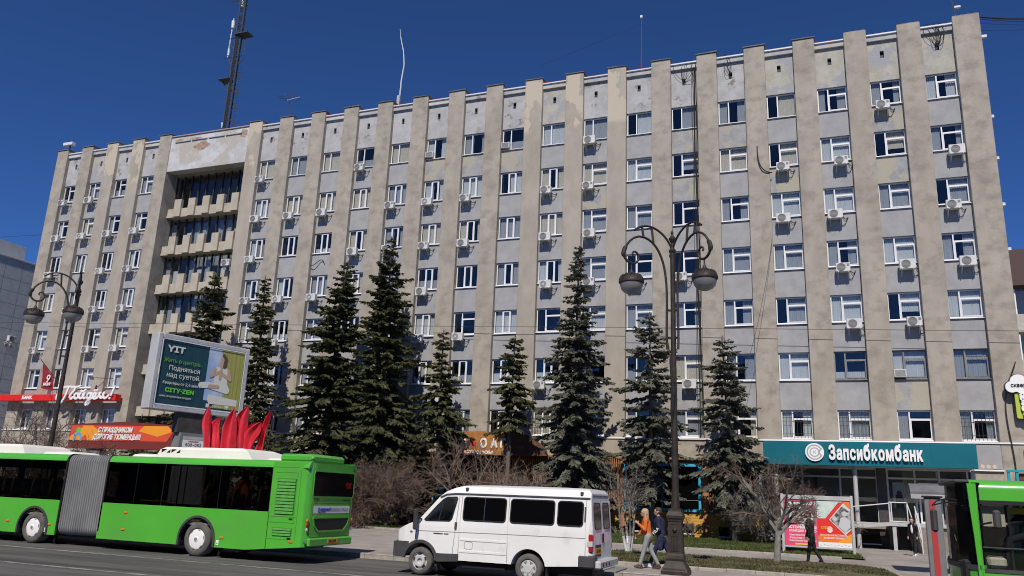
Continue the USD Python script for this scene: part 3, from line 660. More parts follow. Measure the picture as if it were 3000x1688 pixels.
for ch, dx in zip('Запсибкомбанк', [0] * 13):
    big = ch == 'З'
    g = text2d(ch, .72 if big else .70, bold=2, cond=.66); b = g.bounds
    if ch == 'З': sc = .80 / (b[3] - b[1])
    elif ch == 'б': sc = .86 / (b[3] - b[1])
    else: sc = .58 / (b[3] - b[1])
    g = affinity.scale(g, .80 if ch not in 'Зб' else .86, sc, origin=(0, 0)); b = g.bounds; g = affinity.translate(g, x - b[0], 4.47 - b[1])
    L = obj('letter', MB().prism(g, SY - .15, SY - .06), 'sign_white', bs)
    obj('letter_back', MB().prism(g.buffer(-.012), SY - .06, SY - .002), 'print_grey', L)
    x += (b[2] - b[0]) + .052
# ---- bank front: canopy, columns, glazing, landing, rails
bank = thing('bank_entrance', 'glazed grey-framed bank entrance with canopy, raised landing, ramp and white railings', 'entrance')
obj('canopy', MB().box(SX0 + .05, SX1 - .05, SY + .36, 48.3, SZ0 + .02, SZ0 + .16), 'column_grey', bank)
obj('canopy_roof', MB().box(SX0 + .02, SX1 - .02, SY + .36, 47.45, SZ1 - .08, SZ1 - .02), 'zinc', bank)
for x in (-1.90, 1.99, 7.42):
    obj('column', MB().lathe([(.115, 0), (.11, .3), (.11, 3.9), (.08, 4.0), (.0, 4.03)], (x, 45.75 if x < 7 else 45.9, .13), 18), 'column_grey', bank)
GY = 47.3
g = MB()
xs = [-2.35, -.6, 1.3, 3.1, 3.62, 4.93, 6.08, 7.38, 7.62]
for x in xs: g.box(x - .045, x + .045, GY - .06, GY + .06, 1.3, 4.2)
g.box(-2.35, 7.62, GY - .05, GY + .05, 3.66, 3.75); g.box(-2.35, 7.62, GY - .05, GY + .05, 1.3, 1.42); g.box(-2.35, 7.62, GY - .05, GY + .05, 4.12, 4.2)
obj('window_frame', g, 'column_grey', bank)
for a, b in zip(xs[:-1], xs[1:]):
    obj('pane', MB().box(a + .05, b - .05, GY + .005, GY + .012, 1.42, 3.66), 'shop_glass', bank); obj('pane', MB().box(a + .05, b - .05, GY + .005, GY + .012, 3.75, 4.12), 'shop_glass', bank)
m = MB().box(5.06, 5.14, GY - .10, GY + .03, 1.45, 3.5); m.box(5.95, 6.03, GY - .10, GY + .03, 1.45, 3.5); m.box(5.14, 5.95, GY - .10, GY + .03, 3.42, 3.5); m.box(5.14, 5.95, GY - .10, GY + .03, 1.45, 1.56); m.box(5.50, 5.56, GY - .11, GY + .03, 1.56, 3.42)
dr = obj('door', m, 'pvc', bank); obj('handle', MB().tube([(5.62, GY - .16, 2.2), (5.62, GY - .16, 2.7)], .018), 'steel_rail', dr)
obj('dark_pillar', MB().box(3.10, 3.56, GY - .12, GY - .02, 1.3, 4.2), 'dark_metal', bank)
obj('inner_wall', MB().box(-2.5, 7.7, 50.3, 50.45, .1, 4.4), 'bank_wall', bank)
obj('inner_ceiling', MB().box(-2.5, 7.7, 47.4, 50.3, 4.22, 4.3), 'white_paint', bank)
obj('inner_floor', MB().box(-2.5, 7.7, 47.2, 50.3, 1.1, 1.28), 'brown_tile', bank)
for k in range(5): obj('ceiling_lamp', MB().box(3.9 + k * .75, 4.4 + k * .75, 48.3, 48.45, 4.19, 4.216), 'lamp_tube', bank)
obj('front_poster', MB().box(3.85, 4.45, GY + .05, GY + .056, 2.2, 3.5), 'print_white', bank)
obj('front_poster_figure', MB().prism(unary_union([Point(4.15, 2.95).buffer(.13), sbox(3.98, 2.2, 4.32, 2.85).buffer(.02)]), GY + .044, GY + .049), 'poster_dark', bank)
obj('wall_panel', MB().box(-2.6, 7.7, 47.42, 47.6, 4.3, 5.57), 'plaster', bank)
obj('base_wall', MB().box(-2.6, 3.5, GY + .03, GY + .2, .05, 1.3), 'dark_metal', bank)
for a, b in ((-2.2, -.7), (-.4, 1.5), (2.1, 3.08)):
    w = obj('basement_window', MB().box(a, b, GY - .03, GY + .02, .36, 1.02), 'black_glass', bank); obj('sill', MB().box(a - .03, b + .05, GY - .16, GY - .03, .29, .345), 'white_paint', w)
# landing, ramp, tiled cheek, steps
obj('landing', MB().rbox(3.42, 6.2, 45.35, GY - .07, 1.30, 1.47, .01), 'column_grey', bank)
obj('ramp', MB().add([(-1.6, 45.35, .78), (3.42, 45.35, 1.30), (3.42, 46.7, 1.30), (-1.6, 46.7, .78), (-1.6, 45.35, .95), (3.42, 45.35, 1.47), (3.42, 46.7, 1.47), (-1.6, 46.7, .95)], [(0, 3, 2, 1), (4, 5, 6, 7), (0, 1, 5, 4), (1, 2, 6, 5), (2, 3, 7, 6), (3, 0, 4, 7)]), 'column_grey', bank)
for x in (3.55, 1.2, -1.2): obj('post', MB().box(x, x + .17, 45.4, 45.57, .12, 1.30 if x > 3 else (.95 + x * .09)), 'column_grey', bank)
obj('dark_void', MB().box(3.9, 5.0, 46.4, 46.5, .1, 1.3), 'black', bank)
obj('tiled_cheek', MB().box(5.4, 8.2, 45.5, 46.9, .12, 1.42), 'brown_tile', bank)
for k in range(7): obj('step', MB().rbox(4.62, 5.4, 45.3 - k * .30, 45.62 - k * .30, .12, 1.30 - k * .165, .008), 'brown_tile', bank)
m = MB()
for p, q in (((-1.5, 45.42, 1.72), (3.46, 45.42, 2.40)), ((3.46, 45.42, 2.45), (4.28, 45.42, 2.46)), ((3.46, 45.42, 1.50), (3.46, 45.42, 2.45)), ((3.56, 45.42, 1.50), (3.56, 45.42, 2.45)), ((3.46, 45.42, 1.53), (4.5, 45.42, 1.53)), ((4.28, 45.42, 2.46), (4.5, 45.42, 1.53)), ((4.28, 45.42, 1.5), (4.28, 45.42, 2.46)), ((-1.5, 45.42, .95), (-1.5, 45.42, 1.72)), ((1.0, 45.42, 1.2), (1.0, 45.42, 2.06)), ((4.62, 45.4, 2.3), (4.62, 43.4, 1.1)), ((5.4, 45.4, 2.3), (5.4, 43.4, 1.1)), ((4.62, 45.4, 1.4), (4.62, 45.4, 2.3)), ((4.62, 43.4, .13), (4.62, 43.4, 1.1)), ((5.4, 43.4, .13), (5.4, 43.4, 1.1)), ((5.4, 45.4, 1.4), (5.4, 45.4, 2.3)), ((4.62, 45.4, 1.85), (4.62, 43.4, .62)), ((5.4, 45.4, 1.85), (5.4, 43.4, .62))):
    m.tube([p, q], .027, 6)
obj('railing', m, 'steel_rail', bank)
obj('three_badges', MB().lathe([(.0, .03), (.1, .03), (.11, 0)], (8.15, D - .01, 4.42), 14, 'y').lathe([(.0, .03), (.1, .03), (.11, 0)], (8.42, D - .01, 4.42), 14, 'y').lathe([(.0, .03), (.1, .03), (.11, 0)], (8.69, D - .01, 4.42), 14, 'y'), 'curtain_warm', bld)
obj('lower_panel', MB().box(7.75, 9.05, D - .02, D + .028, 4.30, 5.52), 'grey_panel', bld)
obj('lower_ledge', MB().rbox(7.75, 9.1, D - .1, D + .02, 4.19, 4.27, .01), 'white_paint', bld)
obj('service_box', MB().rbox(10.05, 10.4, D - .12, D, 4.55, 5.35, .02), 'ac_white', bld)
kio = thing('teal_porch', 'small teal framed porch beyond the bank front at the right edge', 'porch')
for x in (9.05, 9.42, 10.25, 10.9): obj('post', MB().box(x, x + .12, 46.6, 46.72, .13, 4.16), 'teal_frame', kio)
obj('beam', MB().box(9.05, 11.4, 46.56, 46.74, 4.16, 4.26), 'teal_frame', kio); obj('panel', MB().box(9.54, 11.3, 46.9, 46.96, .13, 4.1), 'brown_tile', kio); obj('maroon_board', MB().box(9.6, 11.3, 46.76, 46.8, 3.75, 4.1), 'banner_maroon', kio)

# ---- cafe sign hanging at the right end
cs = thing('cafe_sign', 'white cloud and lime vertical cafe sign on the right corner of the office block', 'sign')
cl = unary_union([Point(9.78, 8.46).buffer(.29), Point(10.10, 8.72).buffer(.38), Point(10.5, 8.55).buffer(.30), Point(10.25, 8.35).buffer(.27), sbox(9.75, 8.2, 10.5, 8.5)])
obj('cloud_board', MB().prism(cl, 47.0, 47.12), 'sign_white', cs); obj('cloud_edge', MB().prism(cl.buffer(.04), 47.12, 47.2), 'ink', cs)
letters(cs, 'сквер', .20, (9.72, 46.995, 8.45), 'ink', .02, bold=True, cond=.9)
lm = unary_union([sbox(9.98, 6.95, 10.72, 8.05).buffer(.1)])
obj('lime_board', MB().prism(lm, 47.1, 47.22), 'sign_lime', cs); obj('lime_edge', MB().prism(lm.buffer(.035), 47.22, 47.3), 'ink', cs)
for k, ch in enumerate('кафе'):
    g = text2d(ch, .36, bold=2, cond=1.15); b = g.bounds; g = affinity.translate(g, 10.22 + .03 * k - (b[0] + b[2]) / 2, 7.80 - k * .29)
    L = obj('letter', MB().prism(g, 46.96, 47.06), 'sign_white', cs); obj('letter_edge', MB().prism(g.buffer(.02), 47.06, 47.1), 'ink', L)

# ---- cafe front: yellow plank base, slat cladding, blue window boxes, sign
cafe = thing('cafe_shopfront', 'cafe ground floor of orange slats over yellow planks with blue framed windows', 'facade')
CY = 46.85
CX0, CX1 = -24.6, -2.55
for k in range(9):
    obj('plank', MB().rbox(CX0, CX1, CY, CY + .10, .12 + k * .153, .12 + k * .153 + .146, .006), 'wood_yellow', cafe)
obj('backing', MB().box(CX0, CX1, CY + .14, 47.5, .1, 4.45), 'wood_dark', cafe)
boxes = [(-24.6, -23.4, 1.55, 4.2), (-14.9, -13.1, 1.55, 4.2), (-10.4, -6.0, 1.52, 4.15), (-3.9, -2.7, 1.52, 4.1)]
x = CX0
sl = []
while x < CX1:
    if not any(a - .16 < x + .03 and x < b + .16 for a, b, _, _ in boxes) and not (-22.3 < x < -17.6): sl.append(x)
    x += .128
for x in sl: obj('slat', MB().box(x, x + .062, CY - .02, CY + .06, 1.46, 4.38), 'wood_slat', cafe)
obj('top_board', MB().rbox(CX0, CX1, CY - .05, CY + .12, 4.39, 4.50, .01), 'wood_slat', cafe)
for a in (-5.92, -10.6): obj('corner_board', MB().box(a, a + .30, CY - .04, CY + .02, .12, 4.39), 'wood_slat', cafe)
for a, b, za, zb in boxes:
    m = MB(); f = .14
    m.rbox(a, a + f, CY - .12, CY + .12, za, zb, .01); m.rbox(b - f, b, CY - .12, CY + .12, za, zb, .01); m.rbox(a + f, b - f, CY - .12, CY + .12, zb - f, zb, .01); m.rbox(a + f, b - f, CY - .12, CY + .12, za, za + f, .01)
    w = obj('window_frame', m, 'frame_blue', cafe)
    obj('pane', MB().box(a + f, b - f, CY + .05, CY + .06, za + f, zb - f), 'black_glass', w)
    if b - a > 2:
        obj('mullion', MB().box((a + b) / 2 - .03, (a + b) / 2 + .03, CY + .01, CY + .045, za + f, zb - f), 'frame_blue', w)
        obj('table_edge', MB().box(a + f, b - f, CY + .02, CY + .04, za + .62, za + .65), 'ac_dark', w)
for a in (-10.2, -9.3, -7.2):
    w = obj('basement_window', MB().box(a, a + .75, CY - .012, CY - .001, .38, .88), 'black_glass', cafe); obj('sill', MB().rbox(a - .02, a + .8, CY - .12, CY - .012, .31, .37, .006), 'white_paint', w)
obj('base_end', MB().box(-2.54, -2.1, CY, 47.4, .12, 1.3), 'column_grey', cafe)
for a, za in ((-5.1, .3), (-14, .3)):
    w = obj('basement_window', MB().box(a, a + .6, CY - .012, CY - .001, za, za + .5), 'black_glass', cafe); obj('sill', MB().rbox(a - .02, a + .65, CY - .12, CY - .012, za - .07, za, .006), 'white_paint', w)
sg = thing('cafe_fascia', 'orange and brown cafe fascia with white capitals and a red diamond above the entrance', 'sign')
obj('board', MB().rbox(-22.2, -17.72, 46.1, 46.6, 4.36, 5.80, .02), 'cafe_brown', sg)
obj('orange_field', MB().box(-20.45, -17.75, 46.085, 46.097, 4.38, 5.78), 'cafe_orange', sg)
obj('side_awning', MB().prism(Polygon([(-17.70, 4.4), (-17.70, 5.82), (-17.1, 5.82), (-16.2, 5.6), (-15.2, 4.9), (-15.0, 4.4)]), 46.2, 46.6), 'cafe_brown', sg)
dia = Polygon([(-19.85, 4.74), (-19.55, 5.12), (-19.85, 5.5), (-20.15, 5.12)])
obj('red_diamond', MB().prism(dia, 46.05, 46.084), 'cafe_red', sg)
for ch, x in (('А', -20.62), ('О', -19.35), ('А', -18.62), ('Г', -18.02)):
    g = text2d(ch, .52, bold=2, cond=.9)
    obj('letter', MB().prism(affinity.translate(g, x, 4.84), 46.04, 46.082), 'sign_white', sg)
letters(sg, 'ОСТРОЛОМ', .17, (-20.6, 46.083, 4.45), 'sign_white', .03, bold=2, cond=1.55)
obj('flower', MB().prism(unary_union([Point(-21.95 + .11 * math.cos(t), 5.25 + .11 * math.sin(t)).buffer(.09) for t in np.linspace(0, 5.2, 5)]), 46.06, 46.098), 'cafe_orange', sg)
ent = thing('cafe_entrance', 'recessed cafe entrance painted with colourful figures under the orange fascia', 'entrance')
obj('wall', MB().box(-21.9, -17.7, 47.2, 47.3, .12, 4.36), 'cafe_brown', ent)
obj('jamb', MB().rbox(-22.35, -21.95, 45.95, 46.8, .12, 4.3, .02), 'frame_blue', ent)
for k in range(4): obj('jamb_tip', MB().box(-22.35 + k * .105, -22.30 + k * .105, 46.0, 46.7, 4.3, 4.4), 'frame_blue', ent)
for c, r, mm in (((-20.9, 3.4), .38, 'cafe_red'), ((-21.1, 2.8), .33, 'banner_blue'), ((-20.6, 1.9), .33, 'cafe_red'), ((-19.9, 2.9), .25, 'poster_yellow'), ((-21.2, 1.2), .3, 'cafe_orange'), ((-19.6, 2.3), .22, 'banner_blue')):
    q = random.Random(int(c[0] * 100)); g = unary_union([Point(c[0] + q.uniform(-r, r) * .6, c[1] + q.uniform(-r, r)).buffer(r * q.uniform(.25, .5)) for _ in range(6)])
    obj('painted_figure', MB().prism(g, 47.185, 47.199), mm, ent)
obj('door', MB().box(-19.3, -18.1, 47.14, 47.19, .2, 3.4), 'black_glass', ent)

# ---- red bank sign with script lettering, left wing
rs = thing('red_fascia_sign', 'long red fascia sign with white brush-script word on the left wing', 'sign')
obj('sign_box', MB().rbox(-63.2, -50.33, 46.75, 47.3, 7.90, 8.40, .015), 'sign_red', rs)
letters(rs, 'БАНК', .26, (-60.3, 46.75, 8.02), 'sign_white', .06, bold=2, cond=1.15)
strokes = [[(-.95, -.12), (-1.12, .10), (-.98, .30), (-.78, .16), (-.86, -.02), (-1.0, .06)], [(-.95, -.42), (-.72, -.40), (-.42, -.05), (-.22, .55), (-.12, .92)], [(-.62, .84), (-.1, .93), (.42, .90), (.86, .98)], [(.42, .90), (.26, .45), (.12, .05), (.22, -.04), (.36, .1)],
           [(.80, .34), (.58, .36), (.50, .10), (.64, -.04), (.82, .10), (.80, .34), (.96, .28)],
           [(1.02, .40), (.94, .08), (1.04, -.02), (1.24, .12), (1.36, .40)], [(1.36, .40), (1.28, .06), (1.40, -.02), (1.52, .10)], [(1.02, .60), (1.18, .54), (1.38, .66)],
           [(1.92, .36), (1.70, .38), (1.60, .10), (1.74, -.02), (1.92, .14), (1.98, .40)], [(1.98, .40), (1.90, .02), (1.78, -.46), (1.62, -.52), (1.62, -.30), (1.86, -.08), (2.1, .04)],
           [(2.12, .16), (2.36, .24), (2.34, .38), (2.18, .36), (2.12, .12), (2.24, -.04), (2.46, .06)], [(2.22, .60), (2.23, .63)], [(2.42, .62), (2.43, .65)],
           [(2.50, .0), (2.62, .20), (2.72, .42)], [(2.72, .42), (2.76, .06), (2.84, .0), (2.98, .22), (3.08, .44)], [(3.08, .44), (3.04, .06), (3.14, -.02), (3.34, .10), (3.46, .22)],
           [(3.86, .90), (3.76, .55), (3.66, .24)], [(3.56, -.02), (3.57, .0)]]
def stroke(pts, w):
    p = np.asarray(pts, float)
    if len(p) > 2: p = make_interp_spline(np.r_[0, np.cumsum(np.linalg.norm(np.diff(p, axis=0), axis=1))], p, k=min(3, len(p) - 1))(np.linspace(0, np.linalg.norm(np.diff(p, axis=0), axis=1).sum(), 26))
    return LineString(p).buffer(w, quad_segs=4)
script = unary_union([affinity.translate(affinity.scale(stroke(s_, .072), 1.2, 1.0, origin=(0, 0)), -55.05, 8.06) for s_ in strokes])
for g in script.geoms: obj('letter', MB().prism(g.simplify(.006), 46.58, 46.68), 'sign_white', rs)
obj('letter_rail', MB().box(-56.2, -51.0, 46.68, 46.75, 8.06, 8.10), 'dark_metal', rs)
sp = thing('spot_lamp', 'small black spotlight on an arm above the script lettering', 'lamp')
obj('arm', MB().tube([(-52.0, 47.8, 9.75), (-52.9, 47.0, 9.72), (-53.2, 46.9, 9.7)], .025), 'dark_metal', sp); obj('head', MB().lathe([(.0, 0), (.16, .02), (.07, .25), (.0, .27)], (-53.25, 46.9, 9.55), 12), 'dark_metal', sp)
pc = thing('red_window_poster', 'tall red printed strip inside a low window behind the street lamp on the left', 'poster')
obj('sheet', MB().box(-57.25, -56.7, YP + .08, YP + .085, 9.25, 10.6), 'poster_orange', pc)
for k in range(4): obj('print', MB().box(-57.15, -56.85, YP + .072, YP + .077, 9.5 + k * .27, 9.6 + k * .27), 'print_white', pc)

# ---- holiday banner board on a post
hb = thing('holiday_banner', 'orange holiday greeting banner in a low peaked maroon frame on a dark post', 'banner')
HX0, HX1, HY = -34.85, -28.35, 30.0
obj('frame', MB().prism(Polygon([(HX0 - .05, 3.45), (HX0 - .05, 4.62), (-31.4, 4.76), (HX1 + .1, 4.60), (HX1 + .1, 3.45)]), HY, HY + .6), 'banner_maroon', hb)
fld = Polygon([(HX0, 3.83), (HX0, 4.56), (HX1 - .35, 4.56), (HX1 + .02, 4.30), (HX1 - .3, 3.83)])
obj('panel', MB().prism(fld, HY - .012, HY - .001), 'banner_red', hb)
sw = unary_union([Polygon([(HX0, 3.83), (HX0, 4.0), (HX0 + .9, 4.56), (HX0 + 1.5, 4.56), (HX0 + .7, 3.83)]), Polygon([(HX0 + .75, 4.56), (HX0 + 1.35, 4.56), (HX0 + 2.3, 4.1), (HX0 + 1.9, 3.83), (HX0 + 1.2, 3.83)]), Polygon([(HX1 - 1.8, 4.56), (HX1 - .35, 4.56), (HX1 + .02, 4.30), (HX1 - .9, 4.05), (HX1 - 2.1, 4.3)])]).intersection(fld)
for g in sw.geoms: obj('swirl', MB().prism(g, HY - .02, HY - .014), 'banner_orange', hb)
obj('balloon_figure', MB().prism(Point(HX0 + .52, 4.3).buffer(.16), HY - .028, HY - .022), 'banner_green', hb)
obj('balloon_figure', MB().prism(unary_union([LineString([(HX0 + .3, 3.86), (HX0 + .35, 4.1), (HX0 + .52, 4.18), (HX0 + .7, 4.1), (HX0 + .78, 3.86)]).buffer(.07)]), HY - .034, HY - .029), 'banner_blue', hb)
letters(hb, 'С ПРАЗДНИКОМ', .235, (-31.9, HY - .03, 4.24), 'sign_white', .02, bold=2, cond=.82, shear=.18, align='c')
letters(hb, 'ДОРОГИЕ ТЮМЕНЦЫ!!!', .235, (-31.75, HY - .03, 3.90), 'sign_white', .02, bold=2, cond=.82, shear=.18, align='c')
obj('post', MB().box(-33.75, -32.85, HY + .1, HY + .5, .1, 3.45), 'board_dark', hb)

# ---- billboard on its pylon, turned towards the traffic
BA = 1.288837
bb = thing('billboard', 'large grey framed advertising billboard with a teal and green poster on a grey pylon', 'billboard', (-24.214, 26.755, 0), BA)
W2, Z0, Z1 = 2.186, 4.82, 7.92
m = MB(); f = .20
m.rbox(-W2, -W2 + f, -.1, .5, Z0, Z1, .03); m.rbox(W2 - f, W2, -.1, .5, Z0, Z1, .03); m.rbox(-W2 + f, W2 - f, -.1, .5, Z1 - f, Z1, .03); m.rbox(-W2 + f, W2 - f, -.1, .5, Z0, Z0 + f, .03)
obj('frame', m, 'board_frame', bb)
m = MB(); e = f - .0
for a in ((-W2 + f, -W2 + f + .035, Z0 + f, Z1 - f), (W2 - f - .035, W2 - f, Z0 + f, Z1 - f), (-W2 + f, W2 - f, Z1 - f - .035, Z1 - f), (-W2 + f, W2 - f, Z0 + f, Z0 + f + .035)): m.box(a[0], a[1], -.112, -.101, a[2], a[3])
obj('inner_trim', m, 'white_paint', bb)
px0, px1, pz0, pz1 = -W2 + f + .035, W2 - f - .035, Z0 + f + .035, Z1 - f - .035
pw, ph = px1 - px0, pz1 - pz0
def U(u, v): return (px0 + u * pw, pz0 + v * ph)
ad = obj('poster', MB().box(px0, px1, -.06, -.05, pz0, pz1), 'ad_teal', bb)
def ad_shape(pts, m, lay, r=None):
    g = Polygon([U(*p) for p in pts]) if r is None else LineString([U(*p) for p in pts]).buffer(r)
    obj('print', MB().prism(g, -.06 - .004 * lay, -.06 - .004 * (lay - 1) - .001), m, ad)
ad_shape([(.55, .14), (.55, 1), (.79, 1), (.80, .14)], 'ad_sky', 1)
ad_shape([(.70, 1), (.76, .6), (.78, .14), (.62, .03), (1, .03), (1, 1)], 'ad_curtain', 2)
ad_shape([(.60, .14), (.60, .24), (.97, .20), (.97, .10), (.62, .09)], 'ad_white', 3)
ad_shape([(.66, .70), (.645, .42), (.62, .34), (.86, .34), (.815, .44), (.80, .70)], 'ad_white', 4)
ad_shape([(.50, .37), (.58, .39), (.82, .33)], 'ad_white', 5, .13)
ad_shape([(.645, .66), (.60, .54), (.70, .62)], 'ad_skin', 6, .07); ad_shape([(.815, .66), (.845, .52), (.73, .60)], 'ad_skin', 6, .07)
ad_shape([(.73, .74), (.73, .83)], 'ad_skin', 6, .13); ad_shape([(.755, .72), (.765, .85), (.735, .90)], 'ad_hair', 7, .075)
ad_shape([(.715, .52), (.72, .66)], 'ad_skin', 7, .06)
ad_shape([(.60, .37), (.70, .38)], 'ad_skin', 7, .08)
def ad_text(s, u, v, h, m, cond=1.0, bold=False, align='l'):
    g = text2d(s, h, bold=bold, cond=cond, align=align); p = U(u, v)
    obj('print', MB().prism(affinity.translate(g, *p), -.094, -.089), m, ad)
ad_text('YIT', .055, .82, .24, 'ad_white', 1.35, 2); ad_text('Жить в центре.', .035, .655, .17, 'ad_green', 1.0); ad_text('Подняться', .10, .535, .20, 'ad_white', 1.0); ad_text('над суетой.', .085, .425, .20, 'ad_white', 1.0)
ad_text('Квартиры от 2,4 млн ₽', .055, .315, .115, 'ad_white', 1.0); ad_text('CITY·ZEN', .09, .195, .16, 'ad_lime', 1.25, 2); ad_text('ДОМА, ПРОДУМАННЫЕ СЕРДЦЕМ', .04, .115, .06, 'ad_white', 1.0); ad_text('50-66-99', .66, .04, .10, 'ad_white', 1.1)
for u in (.59, .83): ad_shape([(u, .03), (u, .09), (u + .04, .09), (u + .04, .03)], 'ad_white', 3)
obj('pylon', MB().prism(Polygon([(-.95, .1), (.75, .1), (.55, 4.0), (-.62, 4.0)]), -.12, .42), 'board_dark', bb)
obj('neck', MB().box(-.75, .95, .0, .4, 4.0, Z0), 'dark_metal', bb)
obj('number_plate', MB().box(-.50, .45, -.135, -.122, 3.42, 3.72), 'print_white', bb)
obj('owner_plate', MB().box(-.50, .45, -.135, -.122, 3.735, 3.86), 'board_frame', bb)
for s_, h, z, mm in (('500-052', .12, 3.46, 'ink'), ('СВОБОДНО', .06, 3.63, 'lamp_red')):
    obj('print', MB().prism(affinity.translate(text2d(s_, h, align='c'), -.02, z), -.14, -.136), mm, bb)

# ---- red flags in a stand
FLG = (((613, 1188), [(588, 1233), (590, 1290), (592, 1360)], [(617, 1212), (616, 1290), (618, 1360)], 'tall red flag, leftmost of the cluster beside the billboard pylon'),
       ((648, 1222), [(618, 1240), (616, 1300), (614, 1360)], [(648, 1240), (646, 1300), (646, 1360)], 'shorter red flag, second from the left behind the bus roof'),
       ((688, 1196), [(660, 1246), (653, 1290), (654, 1360)], [(690, 1215), (686, 1290), (683, 1360)], 'red flag standing alone in the middle of the cluster'),
       ((728, 1190), [(697, 1225), (696, 1290), (688, 1360)], [(724, 1220), (714, 1290), (712, 1360)], 'tall leaning red flag right of the middle of the cluster'),
       ((764, 1236), [(714, 1264), (712, 1310), (706, 1360)], [(766, 1250), (742, 1310), (738, 1360)], 'low bunched red flag left of the rightmost flag'),
       ((797, 1198), [(782, 1220), (757, 1290), (742, 1360)], [(796, 1215), (783, 1270), (768, 1360)], 'rightmost red flag of the cluster, leaning right'))
for k, (tp, lf, rg, lab) in enumerate(FLG):
    fl = thing('red_flag', lab, 'flag', group='red flags beside the billboard')
    y = 24.3 + .16 * (k % 2) + .05 * k
    A = at(*tp, y); Lc = np.array([A] + [at(*p, y) for p in lf]); Rc = np.array([A] + [at(*p, y) for p in rg]); tt = np.linspace(0, 1, 22)
    def cv(C): return make_interp_spline(np.r_[0, np.cumsum(np.linalg.norm(np.diff(C, axis=0), axis=1))] / np.linalg.norm(np.diff(C, axis=0), axis=1).sum(), C, k=2)(tt)
    Lc, Rc = cv(Lc), cv(Rc); nu = 16; V = []
    for i in range(22):
        for j in range(nu):
            u = j / (nu - 1); p = Lc[i] * (1 - u) + Rc[i] * u
            V.append(p + np.array([0, (.10 * math.sin(u * 9 + k * 1.7 + 1.5 * tt[i]) + .05 * math.sin(u * 17 + 3 * tt[i] + k)) * min(1, tt[i] * 5 + .1), 0]))
    n = len(V); V = np.array(V)
    Fq = [(i * nu + j, i * nu + j + 1, (i + 1) * nu + j + 1, (i + 1) * nu + j) for i in range(21) for j in range(nu - 1)]
    obj('cloth', (V, np.array(Fq)), 'flag_red', fl, smooth=True)
    B = np.array([Rc[-1][0] - .03, y + .1, .13])
    obj('pole', MB().tube([B, A + [0, .08, -.12]], .016, 6), 'wood_dark', fl)
    obj('base', MB().lathe([(.0, .0), (.22, .0), (.2, .05), (.05, .08), (.04, .3)], (B[0], B[1], .13), 12), 'dark_metal', fl)

# ---- poster stand
ps = thing('poster_stand', 'grey framed double poster stand on the lawn in front of the bank', 'poster stand')
PY = 37.3
m = MB()
for x in (-1.42, 1.36): m.rbox(x, x + .11, PY - .05, PY + .07, .13, 2.58, .01)
m.rbox(-1.31, 1.36, PY - .05, PY + .07, 2.36, 2.54, .01); m.rbox(-1.31, 1.36, PY - .05, PY + .07, .38, .45, .01)
obj('frame', m, 'column_grey', ps); obj('back', MB().box(-1.31, 1.36, PY, PY + .03, .45, 2.36), 'board_dark', ps)
def flat(parent, shape, lay, m, name='print'): return obj(name, MB().prism(shape, PY - .003 * lay - .003, PY - .003 * lay), m, parent)
lp = flat(ps, sbox(-1.29, .46, .0, 2.35), 1, 'poster_pink', 'left_poster')
flat(lp, Polygon([(-1.22, 2.28), (-.04, 2.28), (-.04, 1.36), (-.3, 1.42), (-.6, 1.34), (-.9, 1.42), (-1.1, 1.3), (-1.22, 1.4)]), 2, 'poster_dark')
flat(lp, unary_union([Point(-.85, 1.62).buffer(.26), Point(-.4, 1.66).buffer(.28), Point(-.62, 1.5).buffer(.26)]), 3, 'poster_light')
flat(lp, unary_union([Point(-.78, 1.74).buffer(.08), Point(-.33, 1.78).buffer(.09), Point(-.6, 1.86).buffer(.12)]), 4, 'poster_dark')
for s_, h, z, c, b, mm in (('апрель 19:00', .13, 2.14, 1.0, 2, 'print_white'), ('ТЕАТР', .10, 1.96, 1.2, True, 'print_white'), ('ИСТОРИЯ ЛЮБВИ', .105, 1.16, 1.0, 2, 'print_white'), ('КОМЕДИЯ ОШИБОК', .095, 1.02, .9, True, 'print_white'), ('Светлана КОЛЧЕНКО', .075, .86, .95, True, 'print_white'), ('Александр УСТЮГОВ', .075, .745, .95, True, 'print_white'), ('Константин ЮШКЕВИЧ', .075, .63, .92, True, 'print_white')):
    g = text2d(s_, h, bold=b, cond=c); g = affinity.translate(g, -1.2 if h > .1 else -1.12, z).intersection(sbox(-1.29, .46, -.02, 2.35)); flat(lp, g, 5, mm)
flat(lp, sbox(-.9, .50, -.35, .56), 5, 'poster_yellow')
rp = flat(ps, sbox(.03, .46, 1.34, 2.35), 1, 'poster_red', 'right_poster')
flat(rp, sbox(.03, 1.62, 1.34, 2.35), 2, 'poster_teal'); flat(rp, Polygon([(.03, 1.52), (.35, 1.58), (.75, 1.44), (1.34, .9), (1.34, .72), (.03, .72)]).difference(sbox(5, 5, 6, 6)), 2.0, 'poster_red')
flat(rp, Polygon([(.03, .46 + .2), (.03, .92), (1.34, .92), (1.34, .66)]), 3, 'poster_orange'); flat(rp, Polygon([(.75, .66), (1.34, 1.04), (1.34, .66)]), 4, 'poster_amber')
flat(rp, Polygon([(.35, 1.62), (.9, 2.3), (1.1, 2.3), (.5, 1.55)]), 4, 'poster_red'); flat(rp, Polygon([(1.0, 2.35), (1.34, 2.02), (1.34, 2.35)]), 4, 'poster_orange')
flat(rp, Polygon([(.50, 1.58), (1.02, 2.2), (1.34, 1.98), (1.34, 1.2), (1.1, .98)]), 5, 'ad_white'); flat(rp, Polygon([(.54, 1.575), (1.03, 2.15), (1.34, 1.93), (1.34, 1.25), (1.1, 1.04)]), 6, 'poster_photo')
